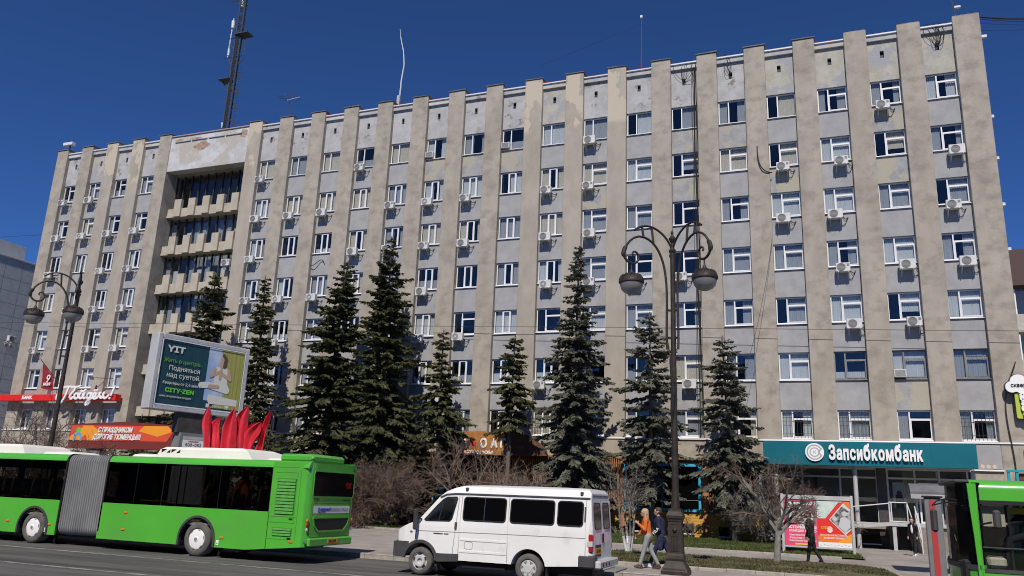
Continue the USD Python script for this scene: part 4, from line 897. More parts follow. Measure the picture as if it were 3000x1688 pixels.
flat(rp, unary_union([Point(1.12, 1.86).buffer(.12), Polygon([(.85, 1.3), (.95, 1.66), (1.1, 1.72), (1.3, 1.6), (1.32, 1.3), (1.1, 1.1)])]), 7, 'poster_light'); flat(rp, LineString([(1.02, 1.95), (1.12, 2.0), (1.23, 1.93)]).buffer(.035), 8, 'poster_dark'); flat(rp, Point(.72, 1.62).buffer(.09), 7, 'poster_light')
flat(rp, sbox(.03, .46, 1.34, .66), 5, 'print_white')
eg = affinity.scale(Point(.51, 1.17).buffer(.105), 1, 1.25)
for k in range(5):
    for j in range(5): eg = eg.difference(Point(.42 + .045 * k + .02 * (j % 2), 1.07 + .05 * j).buffer(.013))
flat(rp, eg, 5, 'print_white')
for s_, h, x, z, c, b, mm in (('XVIII', .11, .15, 1.19, .8, False, 'poster_yellow'), ('ПАСХАЛЬНЫЙ ФЕСТИВАЛЬ', .062, .10, .92, .92, True, 'print_white'), ('ВАЛЕРИЙ ГЕРГИЕВ', .062, .26, .80, .95, True, 'print_white')):
    flat(rp, affinity.translate(text2d(s_, h, bold=b, cond=c), x, z), 6, mm)
for k in range(9): flat(rp, sbox(.1 + k * .135, .52 + .03 * (k % 2), .17 + k * .135, .54 + .03 * (k % 2)), 6, 'print_grey')

# ---- bus shelter and its pylon
sh = thing('bus_shelter', 'grey bus shelter with a curved roof behind the front of the right bus', 'bus shelter')
m = MB(); th = np.linspace(0, PI / 2, 8)
prof = [(28.6 + .55 * (1 - math.sin(t)), 2.50 + .38 * (1 - math.cos(t)) * 0 + .36 * math.sin(t)) for t in th[::1]]
pr = Polygon([(31.0, 2.62), (29.1, 2.92), (28.75, 2.86), (28.55, 2.66), (28.55, 2.48), (31.0, 2.48)])
obj('roof', MB().prism(pr, 2.82, 7.6, 'yz'), 'shelter_grey', sh)
obj('fascia', MB().rbox(2.82, 7.6, 28.5, 28.545, 2.44, 2.58, .008), 'zinc', sh)
for x in (4.5, 6.0, 7.4): obj('post', MB().box(x, x + .1, 30.6, 30.7, .13, 2.48), 'column_grey', sh)
obj('back_pane', MB().box(4.6, 7.4, 30.63, 30.65, .45, 2.3), 'shop_glass', sh); obj('bench', MB().rbox(4.7, 6.9, 30.1, 30.55, .50, .56, .01), 'wood_slat', sh)
pn = thing('stop_pylon', 'slim grey pylon with a long red stripe beside the bus shelter', 'pylon')
A = at(2722, 1462, 24.2); B = at(2748, 1688, 24.2)
obj('panel', MB().rbox(A[0] - .13, A[0] + .27, 24.15, 24.30, .13, 2.42, .02), 'board_dark', pn)
obj('red_stripe', MB().box(A[0] - .02, A[0] + .12, 24.135, 24.149, .14, 2.36), 'stripe_red', pn)
obj('cap', MB().rbox(A[0] - .17, A[0] + .31, 24.1, 24.35, 2.42, 2.47, .01), 'black', pn)

# ================================================================== vehicles
def wheel(parent, x, y, r, w, cap='bus', name='wheel'):
    """A wheel on the street side; y = outer face, the axle runs along y."""
    t = obj(name, MB().lathe([(r * .60, 0), (r * .66, .03), (r * .80, .035), (r * .93, .015), (r, -.03), (r, -w + .03), (r * .9, -w), (.05, -w)], (x, y, r), 36, 'y'), 'dusty_rubber', parent, smooth=40)
    if cap == 'bus':
        m = MB().lathe([(0, .05), (.07, .05), (.085, .035), (r * .50, .03), (r * .585, .012), (r * .60, -.02)], (x, y, r), 36, 'y')
        obj('rim', m, 'hubcap', t, smooth=40)
        s = MB()
        for k in range(6):
            a = k * PI / 3 + .25; g = [(x + math.cos(a + d) * r * q, r + math.sin(a + d) * r * q) for d, q in ((-.17, .535), (-.17, .575), (0, .585), (.17, .575), (.17, .535), (0, .545))]
            s.prism(Polygon(g), y - .034, y - .022)
        s.lathe([(0, .056), (.05, .056), (.05, .045)], (x, y, r), 14, 'y')
        obj('slots', s, 'ac_dark', t)
    elif cap == 'steel':
        obj('rim', MB().lathe([(0, -.02), (.06, -.02), (.07, .03), (.13, .035), (r * .46, -.02), (r * .56, -.03), (r * .60, .012), (r * .62, .0)], (x, y, r), 32, 'y'), 'lamp_grey', t, smooth=40)
        s = MB()
        for k in range(5):
            a = k * 2 * PI / 5 + .4; s.prism(affinity.rotate(affinity.scale(Point(0, 0).buffer(.028), 1, 1.7), math.degrees(a), origin=(0, 0)).buffer(0) if 0 else affinity.translate(affinity.rotate(affinity.scale(Point(0, 0).buffer(.026), 1, 1.6), math.degrees(a)), x + math.cos(a) * r * .47, r + math.sin(a) * r * .47), y - .006, y + .03)
        obj('slots', s, 'black', t)
    else:
        obj('rim', MB().lathe([(0, .035), (.09, .035), (.1, .02), (r * .54, .012), (r * .60, -.01)], (x, y, r), 32, 'y'), 'lamp_grey', t, smooth=40)
        s = MB()
        for k in range(7):
            a = k * 2 * PI / 7 + .2; c1, c2 = r * .36, r * .54
            s.prism(Polygon([(x + math.cos(a + d) * c, r + math.sin(a + d) * c) for d, c in ((-.10, c1), (-.22, c2), (.22, c2), (.10, c1))]), y - .028, y - .016)
        obj('slots', s, 'ac_dark', t)
    return t

BYN, BYF, BZT = 19.05, 21.55, 2.74
def roof_section(x0, x1, z0=2.52, parent=None, r=.20):
    g = []
    for t in np.linspace(PI, PI / 2, 7): g.append((BYN + r + r * math.cos(t), BZT - r + r * math.sin(t)))
    for t in np.linspace(PI / 2, 0, 7): g.append((BYF - r + r * math.cos(t), BZT - r + r * math.sin(t)))
    g += [(BYF, z0), (BYF - .06, z0), (BYF - .06, z0 + .02), (BYN + .06, z0 + .02), (BYN + .06, z0), (BYN, z0)]
    return obj('roof', MB().prism(Polygon(g), x0, x1, 'yz'), 'bus_green', parent, smooth=25)
def side_wall(x0, x1, z0, z1, arches, parent, y=BYN, far=False, cut_tail=None):
    p = sbox(x0, z0, x1, z1)
    for ax in arches: p = p.difference(unary_union([Point(ax, .46).buffer(.615, 20), sbox(ax - .615, 0, ax + .615, .46)]))
    if cut_tail: p = p.difference(cut_tail)
    return obj('side_panel', MB().prism(p, y, y + .05), 'bus_green', parent)
def arch(ax, parent, y=BYN):
    g = unary_union([Point(ax, .46).buffer(.665, 20), sbox(ax - .665, .29, ax + .665, .46)]).difference(unary_union([Point(ax, .46).buffer(.605, 20), sbox(ax - .605, 0, ax + .605, .46)])).intersection(sbox(ax - 2, .29, ax + 2, 2))
    obj('wheel_arch', MB().prism(g, y - .035, y + .06), 'van_grey', parent)
    w = unary_union([Point(ax, .46).buffer(.615, 20), sbox(ax - .615, .28, ax + .615, .46)])
    obj('wheel_well', MB().prism(w, y + .5, y + .52), 'black', parent)
def marker(parent, x, z, y=BYN):
    obj('marker_lamp', MB().rbox(x - .065, x + .065, y - .022, y, z - .028, z + .028, .008), 'lamp_amber', parent)
def seats(parent, xs, ys=(19.35, 19.8, 20.9), floor=.95):
    for x in xs:
        for y in ys:
            m = MB().rbox(x, x + .42, y, y + .42, floor + .38, floor + .46, .02); m.rbox(x + .36, x + .44, y + .01, y + .41, floor + .42, floor + .98, .03)
            s = obj('seat', m, 'seat_cloth', parent)
            obj('handle', MB().tube([(x + .42, y + .02, floor + .6), (x + .46, y + .04, floor + 1.03), (x + .46, y + .38, floor + 1.03), (x + .42, y + .40, floor + .6)], .014, 5), 'rail_yellow', s)
def poles(parent, xs, y=20.3):
    for x in xs: obj('grab_pole', MB().tube([(x, y, .9), (x, y, 2.5)], .018, 6), 'rail_yellow', parent)

bus = thing('articulated_bus', 'green articulated city bus with grey bellows and white roof units driving left', 'bus', (0, 0, 0))
TAIL = Polygon([(-15.6, .2), (-15.6, .285), (-14.9, .29), (-13.0, .46), (-12.8, .5), (-12.8, .2)])
# rear section
side_wall(-20.36, -14.22, .29, 1.335, [-16.62], bus, cut_tail=TAIL)
side_wall(-20.36, -13.3, .29, 1.335, [-16.62], bus, y=BYF - .05, cut_tail=TAIL)
roof_section(-20.36, -13.05, 2.55, bus)
obj('floor', MB().box(-20.3, -13.2, BYN + .06, BYF - .06, .86, .92), 'ac_dark', bus)
obj('underbody', MB().box(-20.2, -13.5, BYN + .75, BYF - .75, .36, .84), 'black', bus)
plan = Polygon([(-14.24, BYN), (-13.28, BYN), (-13.13, BYN + .05), (-13.04, BYN + .16), (-13.0, BYN + .34), (-13.0, BYF - .34), (-13.04, BYF - .16), (-13.13, BYF - .05), (-13.28, BYF), (-14.24, BYF)])
eng = m3.Manifold.extrude(m3.CrossSection([np.array(plan.exterior.coords)[:-1][:: 1 if plan.exterior.is_ccw else -1]]), 2.40).translate((0, 0, .30))
tl = m3.Manifold.extrude(m3.CrossSection([np.array([(-16, .2), (-12.5, .2), (-12.5, .53), (-13.0, .46), (-14.9, .29), (-16, .285)])]), 4).rotate((90, 0, 0)).translate((0, 22, 0))
obj('engine_bay', MB().mesh(eng - tl), 'bus_green', bus, smooth=30)
for a, b in ((-20.30, -19.14), (-19.14, -17.55), (-17.55, -16.03), (-16.03, -14.26)):
    obj('side_window', MB().box(a + .012, b - .012, BYN + .005, BYN + .013, 1.34, 2.55), 'dark_glass', bus)
    obj('window_post', MB().box(b - .02, b + .02, BYN + .02, BYN + .06, 1.34, 2.55), 'black', bus)
for a, b in ((-20.2, -18.7), (-16.4, -15.0)): obj('far_window', MB().box(a, b, BYF - .04, BYF - .03, 1.36, 2.5), 'clear_glass', bus)
m = MB()
for a, b in ((-20.3, -20.2), (-18.7, -18.6), (-17.9, -17.75), (-16.6, -16.4), (-15.0, -13.3)): m.box(a, b, BYF - .05, BYF - .005, 1.335, 2.55)
obj('far_pillars', m, 'black', bus)
obj('far_door', MB().box(-18.6, -17.9, BYF - .04, BYF - .03, .5, 2.5), 'clear_glass', bus); obj('far_door', MB().box(-17.75, -16.6, BYF - .04, BYF - .03, 1.35, 2.5), 'clear_glass', bus)
seats(bus, (-16.2, -15.3, -17.2)); poles(bus, (-19.6, -18.4, -17.4)); obj('grab_rail', MB().tube([(-19.2, 19.35, 1.45), (-18.0, 19.35, 1.45), (-18.0, 19.35, 1.62)], .02, 6), 'rail_yellow', bus)
arch(-16.62, bus); wheel(bus, -16.62, BYN + .04, .47, .32); wheel(bus, -16.62, BYF - .32, .47, .1, name='wheel')
for x, z in ((-19.34, 1.08), (-19.36, .60), (-15.73, .56), (-13.42, .58)): marker(bus, x, z)
m = MB()
for a, b, c, d in ((-14.18, -13.33, 1.215, 1.225), (-14.2, -13.36, 1.06, 1.068), (-13.3, -13.292, .65, 2.5), (-14.12, -13.40, 2.40, 2.408), (-14.22, -13.36, 2.545, 2.553)): m.box(a, b, BYN - .003, BYN + .001, c, d)
m.box(-13.402, -13.395, BYN - .003, BYN + .001, 1.07, 2.40); m.box(-14.225, -13.40, BYN - .003, BYN + .001, .62, .627); m.box(-14.225, -14.218, BYN - .003, BYN + .001, .62, 1.02)
obj('panel_gap', m, 'bus_seam', bus)
def louvre(x0, x1, z0, z1, n):
    g = obj('louvre', MB().box(x0, x1, BYN - .006, BYN - .001, z0, z1), 'bus_seam', bus)
    for k in range(n):
        z = z0 + (z1 - z0) * (k + .08) / n; h = (z1 - z0) / n * .78
        obj('slat', MB().add([(x0 + .02, BYN - .010, z + h), (x1 - .02, BYN - .010, z + h), (x1 - .02, BYN - .032, z), (x0 + .02, BYN - .032, z), (x0 + .02, BYN - .007, z + h), (x1 - .02, BYN - .007, z + h), (x1 - .02, BYN - .007, z), (x0 + .02, BYN - .007, z)], [(0, 1, 2, 3), (7, 6, 5, 4), (0, 4, 5, 1), (2, 6, 7, 3), (1, 5, 6, 2), (0, 3, 7, 4)]), 'louvre_green', g)
louvre(-14.05, -13.42, 1.29, 2.24, 11); louvre(-14.05, -13.42, .72, .93, 3)
for z in (1.17, .655): obj('latch', MB().box(-13.55, -13.43, BYN - .012, BYN - .001, z - .02, z + .02), 'black', bus)
# rear face
RX = -13.0
def rear(name, poly, m, a=.004, b=.0): return obj(name, MB().prism(poly, RX + b + .001, RX + b + a, 'yz'), m, bus)
rear('rear_window', rrect(BYN + .22, 1.80, BYF - .22, 2.46, .06), 'black_glass', .012)
obj('rear_window_trim', MB().prism(rrect(BYN + .19, 1.77, BYF - .19, 2.49, .08).difference(rrect(BYN + .215, 1.795, BYF - .215, 2.465, .06)), RX + .001, RX + .018, 'yz'), 'bus_green', bus)
rear('hatch_gap', rrect(BYN + .20, .70, BYF - .2, 1.62, .08).difference(rrect(BYN + .208, .708, BYF - .208, 1.612, .075)), 'bus_seam', .004)
gr = Polygon([(BYN + .36, 1.20), (BYF - .36, 1.20), (BYF - .42, 1.02), (BYF - .62, .88), (BYN + .62, .88), (BYN + .42, 1.02)])
rear('rear_grille', gr, 'black', .006)
obj('grille_frame', MB().prism(gr.buffer(.05).difference(gr), RX + .001, RX + .02, 'yz'), 'bus_green', bus)
st = rear('sticker', sbox(BYN + .32, 1.34, BYF - .34, 1.54), 'print_white', .004)
def rear_text(s, h, y, z, m, parent, a=.009, **k):
    g = affinity.translate(text2d(s, h, **k), y, z); obj('print', MB().prism(g, RX + .005, RX + a, 'yz'), m, parent)
rear_text('Я нарушил?', .085, BYN + .52, 1.41, 'ink_blue', st, bold=2); rear_text('СООБЩИ В ГИБДД!', .075, BYN + 1.13, 1.41, 'print_grey', st, bold=2, cond=.95); rear_text('социальный проект', .03, BYN + .52, 1.365, 'ink', st)
rear_text('2197', .085, BYN + .27, 1.66, 'ink', bus, .006, bold=False); rear_text('ЛиАЗ-6213', .05, BYF - .72, 1.67, 'ink', bus, .006)
rear('route_dots', unary_union([Point(BYF - .62 + .035 * a, 2.05 + .035 * b).buffer(.011) for a in range(8) for b in range(5) if (a * 7 + b * 3) % 5]), 'lamp_red', .015, .0)
bp = obj('rear_bumper', MB().rbox(RX - .03, RX + .07, BYN + .16, BYF - .16, .46, .68, .03), 'bus_green', bus)
obj('number_plate', MB().box(RX + .071, RX + .078, 20.1, 20.62, .53, .65), 'plate_orange', bus); rear_text('АО 498', .07, 20.16, .555, 'ink', bus, .082)
for y0 in (BYN + .12, BYF - .12):
    for z, mm in ((1.14, 'lamp_amber'), (1.02, 'lamp_red'), (.90, 'lamp_grey')):
        obj('tail_lamp', MB().lathe([(0, .03), (.04, .026), (.055, .0)], (RX - .03, y0, z), 12, 'x'), mm, bus)
obj('tow_socket', MB().lathe([(0, .05), (.04, .05), (.045, 0)], (RX - .05, BYN + .1, .58), 10, 'x'), 'chrome', bus)
# roof pods
obj('tail_pod', MB().rbox(-14.15, -13.02, BYN + .1, BYF - .75, 2.70, 2.93, .07), 'bus_green', bus, smooth=40)
def pod(x0, x1, y0, y1, z0, z1, fx0, fx1, m='bus_white', name='roof_unit'):
    pts = [(x0, y0, z0), (x1, y0, z0), (x1, y1, z0), (x0, y1, z0), (x0 + fx0, y0 + .14, z1), (x1 - fx1, y0 + .14, z1), (x1 - fx1, y1 - .14, z1), (x0 + fx0, y1 - .14, z1), (x0 + fx0 * .45, y0 + .04, z0 + (z1 - z0) * .75), (x1 - fx1 * .45, y0 + .04, z0 + (z1 - z0) * .75), (x1 - fx1 * .45, y1 - .04, z0 + (z1 - z0) * .75), (x0 + fx0 * .45, y1 - .04, z0 + (z1 - z0) * .75)]
    return obj(name, MB().mesh(m3.Manifold.hull_points(np.array(pts, np.float32))), m, bus, smooth=28)
ru = pod(-18.9, -15.3, BYN + .38, BYF - .38, 2.735, 3.06, .25, .5)
for k in range(2):
    for t in (0, 1):
        a = -18.72 + .38 * k; g = Polygon([(a, 2.99), (a + .17, 2.99), (a, 2.88)]) if t == 0 else Polygon([(a + .19, 2.88), (a + .33, 2.88), (a + .33, 2.98)])
        obj('roof_vent', MB().prism(g, BYN + .40, BYN + .50), 'black', ru)
pod(-20.25, -19.2, BYN + .75, BYF - .7, 2.735, 2.85, .2, .25); pod(-15.1, -14.3, BYN + .75, BYF - .7, 2.735, 2.83, .3, .1); pod(-24.1, -22.6, BYN + .75, BYF - .7, 2.735, 2.85, .2, .25); pod(-28.6, -24.35, BYN + .3, BYF - .3, 2.735, 3.04, .3, .4)
# bellows: folded rubber, one fold after another
def fold_ring(x, off, n=40):
    r = .22; y0, y1, z0, z1 = BYN + .04 - off, BYF - .04 + off, .32 - off, 2.74 + off; g = []
    for cx_, cy_, a0 in ((y1 - r, z1 - r, 0), (y0 + r, z1 - r, PI / 2), (y0 + r, z0 + r, PI), (y1 - r, z0 + r, 1.5 * PI)):
        for t in np.linspace(0, PI / 2, n // 4): g.append((x, cx_ + r * math.cos(a0 + t), cy_ + r * math.sin(a0 + t)))
    return np.array(g)
nf = 18; xs = np.linspace(-22.02, -20.38, nf * 2 + 1)
for k in range(nf):
    R3 = [fold_ring(xs[2 * k], -.085), fold_ring(xs[2 * k] + .018, .0), fold_ring(xs[2 * k + 1] + .006, .0), fold_ring(xs[2 * k + 2], -.085)]; n = len(R3[0]); m = MB()
    q = [(i * n + j, i * n + (j + 1) % n, (i + 1) * n + (j + 1) % n, (i + 1) * n + j) for i in range(3) for j in range(n)]
    m.add(np.vstack(R3), q); obj('bellows_fold', m, 'bellows', bus, smooth=35)
for x in (-22.06, -20.36): obj('bellows_frame', MB().prism(rrect(BYN + .0, .30, BYF - .0, 2.76, .2).difference(rrect(BYN + .08, .38, BYF - .08, 2.68, .16)), x, x + .05, 'yz'), 'black', bus)
# front section
side_wall(-32.5, -22.08, .29, 1.335, [-23.05, -29.0], bus); side_wall(-32.5, -22.08, .29, 1.335, [-23.05, -29.0], bus, y=BYF - .05)
roof_section(-32.5, -22.08, 2.55, bus)
for a, b in ((-32.4, -30.2), (-30.2, -28.4), (-28.4, -26.6), (-26.6, -24.9), (-24.9, -23.6), (-23.6, -22.1)):
    obj('side_window', MB().box(a + .012, b - .012, BYN + .005, BYN + .013, 1.34, 2.55), 'dark_glass', bus)
m = MB().box(-32.5, -22.1, BYF - .05, BYF - .005, 1.335, 1.45); m.box(-32.5, -22.1, BYF - .05, BYF - .005, 2.3, 2.55)
for a in (-22.4, -24.0, -25.6, -27.2, -28.8): m.box(a, a + .3, BYF - .05, BYF - .005, 1.45, 2.3)
obj('far_pillars', m, 'black', bus)
obj('far_window', MB().box(-32.5, -22.4, BYF - .03, BYF - .02, 1.45, 2.3), 'clear_glass', bus)
obj('front_face', MB().rbox(-32.62, -32.5, BYN, BYF, .3, 2.74, .03), 'bus_green', bus)
obj('floor', MB().box(-32.4, -22.1, BYN + .06, BYF - .06, .86, .92), 'ac_dark', bus); obj('underbody', MB().box(-32.2, -22.4, BYN + .75, BYF - .75, .36, .84), 'black', bus)
seats(bus, (-26.9, -26.0, -25.1, -24.2, -23.4)); poles(bus, (-24.6, -26.4))
arch(-23.05, bus); wheel(bus, -23.05, BYN + .04, .47, .32); arch(-29.0, bus); wheel(bus, -29.0, BYN + .04, .47, .32)
for x, z in ((-24.15, .62), (-22.33, .60)): marker(bus, x, z)
for x in (-22.47, -15.86):
    s = obj('tyre_notice', MB().box(x - .045, x + .045, BYN - .004, BYN - .001, .36, .49), 'print_white', bus); obj('print', MB().prism(Polygon([(x - .025, .39), (x + .025, .39), (x, .435)]), BYN - .007, BYN - .005), 'ink', s)
for x, z, c in ((-16.15, 0, 'cloth_black'), (-17.0, 0, 'cloth_orange')):
    pass

# ---- second bus, right edge
b2 = thing('green_bus', 'front of a green city bus with a big dark windscreen entering at the right edge', 'bus')
side_wall(3.02, 14.5, .29, .98, [5.6, 11.6], b2); side_wall(3.02, 14.5, .29, 1.3, [5.6, 11.6], b2, y=BYF - .05)
roof_section(3.0, 14.5, 2.33, b2)
obj('floor', MB().box(3.0, 14.4, BYN + .06, BYF - .06, .70, .76), 'ac_dark', b2)
obj('driver_window', MB().box(3.10, 4.28, BYN + .006, BYN + .014, .99, 2.32), 'clear_glass', b2)
for a, b in ((4.34, 6.2), (6.2, 8.2), (8.2, 10.2), (10.2, 12.2), (12.2, 14.4)): obj('side_window', MB().box(a + .01, b - .01, BYN + .006, BYN + .014, 1.3, 2.32), 'dark_glass', b2)
m = MB().box(3.04, 4.34, BYN - .01, BYN + .05, 2.25, 2.33); m.box(3.04, 3.11, BYN - .012, BYN + .05, .99, 2.25); m.box(4.28, 4.34, BYN - .01, BYN + .05, .99, 2.25)
obj('window_frame', m, 'black', b2); obj('window_rail', MB().box(3.11, 4.28, BYN - .018, BYN + .0, .93, 1.0), 'van_grey', b2)
obj('mid_post', MB().box(3.62, 3.66, BYN + .02, BYN + .05, .99, 2.25), 'black', b2); obj('slide_bar', MB().box(3.11, 4.28, BYN + .0, BYN + .02, 1.40, 1.42), 'chrome', b2)
fp = [(3.06, BYN), (2.86, BYN + .05), (2.70, BYN + .20), (2.60, BYN + .5), (2.55, 20.3), (2.60, BYF - .5), (2.70, BYF - .2), (2.86, BYF - .05), (3.06, BYF)]
def front_band(pl, z0, z1, m, name, off=0, thick=.06):
    out = Polygon([(x - off, y) for x, y in pl] + [(3.06, y) for x, y in ((0, BYF), (0, BYN))]) if 0 else LineString([(x - off, y) for x, y in pl]).buffer(thick, single_sided=False, cap_style=2, join_style=2)
    return obj(name, MB().prism(out, z0, z1, 'xy'), m, b2)
fp = [(min(3.06, x + .15 * (x < 3.0)), y) for x, y in fp]
inner = [(x + .06, y) for x, y in fp]
front_band(inner, .32, 1.06, 'bus_green', 'front_panel', .0, .06)
front_band(inner, 1.07, 2.20, 'black_glass', 'windscreen', .0, .045)
front_band(inner, 2.21, 2.68, 'black_glass', 'destination_panel', -.03, .05)
front_band(inner, .97, 1.06, 'van_grey', 'bumper_lip', .035, .06)
a_post = Polygon([(2.94, 2.66), (3.10, 2.66), (3.10, .32), (3.0, .32), (3.0, 1.06), (2.985, 1.6), (2.955, 2.2)])
obj('corner_post', MB().prism(a_post, BYN - .03, BYN + .06), 'bus_green', b2)
obj('roof_front', MB().rbox(2.72, 3.02, BYN + .1, BYF - .1, 2.66, 2.74, .03), 'van_grey', b2)
obj('mirror_arm', MB().tube([(2.75, BYN + .12, 2.32), (2.55, BYN + .05, 2.34), (2.35, BYN - .05, 2.28), (2.26, BYN - .05, 2.18)], .014, 6).tube([(2.75, BYN + .12, 2.26), (2.5, BYN + .05, 2.26), (2.30, BYN - .05, 2.2)], .014, 6), 'black', b2)
obj('mirror', MB().rbox(2.22, 2.34, BYN - .14, BYN + .04, 1.66, 2.12, .04), 'van_grey', b2)
obj('side_mirror', MB().rbox(3.32, 3.46, BYN - .25, BYN - .14, 1.78, 2.14, .035), 'van_grey', b2); obj('mirror_bracket', MB().tube([(3.12, BYN, 1.85), (3.3, BYN - .15, 1.9)], .02), 'black', b2)
obj('wiper', MB().tube([(2.62, BYN + .3, 1.1), (2.68, BYN + .16, 1.5), (2.66, BYN + .2, 1.62)], .014).tube([(2.6, BYN + .4, 1.1), (2.66, BYN + .2, 1.62)], .01), 'black', b2)
obj('panel_gap', MB().box(3.0, 3.05, BYN - .004, BYN - .001, .5, .9).box(2.78, 2.98, BYN + .04, BYN + .045, .78, .785).box(3.34, 14, BYN - .005, BYN - .001, .80, .86), 'van_grey', b2)
obj('sun_blind', MB().box(3.2, 3.60, BYN + .16, BYN + .18, 1.82, 2.22), 'curtain_warm', b2); obj('sun_blind', MB().box(3.68, 4.25, BYN + .16, BYN + .18, 2.08, 2.2), 'rail_yellow', b2)
obj('dashboard', MB().rbox(2.75, 3.25, BYN + .15, BYF - .3, .76, 1.15, .05), 'black', b2); obj('parcel', MB().rbox(3.2, 3.55, BYN + .12, BYN + .4, 1.01, 1.24, .06), 'curtain_warm', b2)
m = MB().lathe([(.20, 0), (.215, .015), (.20, .03), (.185, .015), (.20, 0)], (3.52, 19.6, 1.35), 20); obj('steering_wheel', m, 'black', b2)
obj('driver_seat', MB().rbox(4.0, 4.5, 19.35, 19.85, 1.0, 1.12, .04).rbox(4.42, 4.55, 19.35, 19.85, 1.05, 1.85, .05), 'seat_cloth', b2)
arch(5.6, b2); wheel(b2, 5.6, BYN + .04, .47, .32); arch(11.6, b2); wheel(b2, 11.6, BYN + .04, .47, .32)
obj('rear_face', MB().rbox(14.5, 14.6, BYN, BYF, .3, 2.74, .03), 'bus_green', b2); obj('far_windows', MB().box(3.2, 14.4, BYF - .03, BYF - .02, 1.3, 2.3), 'dark_glass', b2)

# ---- white minibus
van = thing('white_minibus', 'white passenger minibus with blacked-out side windows stopped at the kerb', 'minibus')
VY0, VY1 = 19.02, 21.05
prof = [(-10.24, .52), (-10.27, .80), (-10.23, .98), (-10.13, 1.10), (-9.84, 1.24), (-9.60, 1.325), (-9.30, 1.66), (-9.06, 1.93), (-8.90, 2.06), (-8.66, 2.17), (-8.40, 2.235), (-7.9, 2.262), (-6.5, 2.275), (-5.35, 2.275), (-5.14, 2.25), (-5.06, 2.16), (-5.02, 1.6), (-4.97, 1.0), (-4.97, .50), (-6.2, .42), (-8.4, .42), (-9.2, .46)]
sec = [(-1.0, .3), (-1.0, 1.20), (-.985, 1.34), (-.90, 2.02), (-.885, 2.08), (-.80, 2.22), (-.66, 2.285), (.66, 2.285), (.80, 2.22), (.885, 2.08), (.90, 2.02), (.985, 1.34), (1.0, 1.20), (1.0, .3)]
pl = [(-10.28, -.45), (-10.25, -.80), (-10.16, -.93), (-9.98, -1.0), (-9.4, -1.015), (-5.12, -1.015), (-5.0, -.93), (-4.95, -.8), (-4.95, .8), (-5.0, .93), (-5.12, 1.015), (-9.4, 1.015), (-9.98, 1.0), (-10.16, .93), (-10.25, .80), (-10.28, .45)]
YC = (VY0 + VY1) / 2
def ext(p, h): 
    q = np.array(p, float); a = Polygon(p)
    return m3.Manifold.extrude(m3.CrossSection([q if a.exterior.is_ccw else q[::-1]]), h)
A = ext(prof, 4).rotate((90, 0, 0)).translate((0, YC + 2, 0))
S = ext(sec, 8).rotate((90, 0, 90)).translate((-11, YC, 0))
Pn = ext(pl, 3).translate((0, YC, 0))
body = A ^ S ^ Pn
def vy(z): return -(1.0 if z <= 1.2 else 1.0 - .015 * min(1, (z - 1.2) / .14) - (max(0, z - 1.34) / .68) * .085)
def on_side(v, off):                                                  # lays a flat shape (x, depth, z) on the leaning side
    v = v.copy(); v[:, 1] = YC + np.array([vy(z) for z in v[:, 2]]) + v[:, 1]; return v
cut = Polygon([(-9.42, 1.36), (-9.12, 1.70), (-8.95, 1.87), (-8.84, 1.93), (-8.58, 1.945), (-8.55, 1.9), (-8.66, 1.40), (-8.72, 1.345), (-9.38, 1.33)])
body -= ext(np.array(cut.exterior.coords)[:-1], 6).rotate((90, 0, 0)).translate((0, YC + 3, 0))
cabin = Polygon([(-9.4, 1.02), (-9.4, 1.36), (-9.08, 1.72), (-8.9, 1.90), (-8.5, 1.95), (-8.5, 1.02)])
body -= ext(np.array(cabin.exterior.coords)[:-1], 1.78).rotate((90, 0, 0)).translate((0, YC + .89, 0))
for ax in (-9.49, -6.58):
    body -= m3.Manifold.cylinder(.55, .43 if ax < -8 else .44, circular_segments=36).rotate((90, 0, 0)).translate((ax, VY0 + .5, .36)); body -= m3.Manifold.cylinder(.55, .43, circular_segments=36).rotate((90, 0, 0)).translate((ax, VY1 + .05, .36))
    body -= m3.Manifold.cube((.86, .5, .5)).translate((ax - .43, VY0 - .02, -.14))
obj('body', MB().mesh(body), 'van_white', van, smooth=32)
for ax in (-9.49, -6.58): obj('wheel_well', MB().box(ax - .44, ax + .44, VY0 + .45, VY0 + .47, .25, .9), 'black', van)
def side(name, poly, m, d0=-.008, d1=-.002, parent=None):
    g = shapely.segmentize(poly, .08) if hasattr(shapely, 'segmentize') else poly
    return obj(name, MB().prism(g, d0, d1, fn=lambda v: on_side(v, 0)), m, parent or van)
for k, (a, b) in enumerate(((-8.37, -7.20), (-7.10, -5.94), (-5.88, -5.22))):
    p = rrect(a, 1.375, b, 1.965, .09)
    w = side('side_window', p.buffer(-.025), 'black_glass', -.010, -.002); side('window_seal', p.difference(p.buffer(-.028)), 'black', -.016, -.003, w)
    if k == 0: side('slider_bar', sbox(-7.79, 1.40, -7.775, 1.94), 'chrome', -.02, -.011, w)
side('cab_window', cut.buffer(-.004), 'clear_glass', .006, .012); side('cab_seal', cut.buffer(.012).difference(cut.buffer(-.018)), 'black', -.008, .012); side('quarter_bar', Polygon([(-9.04, 1.335), (-9.01, 1.335), (-8.90, 1.88), (-8.93, 1.87)]), 'black', -.008, .01)
obj('far_cab_window', MB().prism(cut.buffer(-.01), VY1 - .14, VY1 - .13), 'clear_glass', van)
gap = MB()
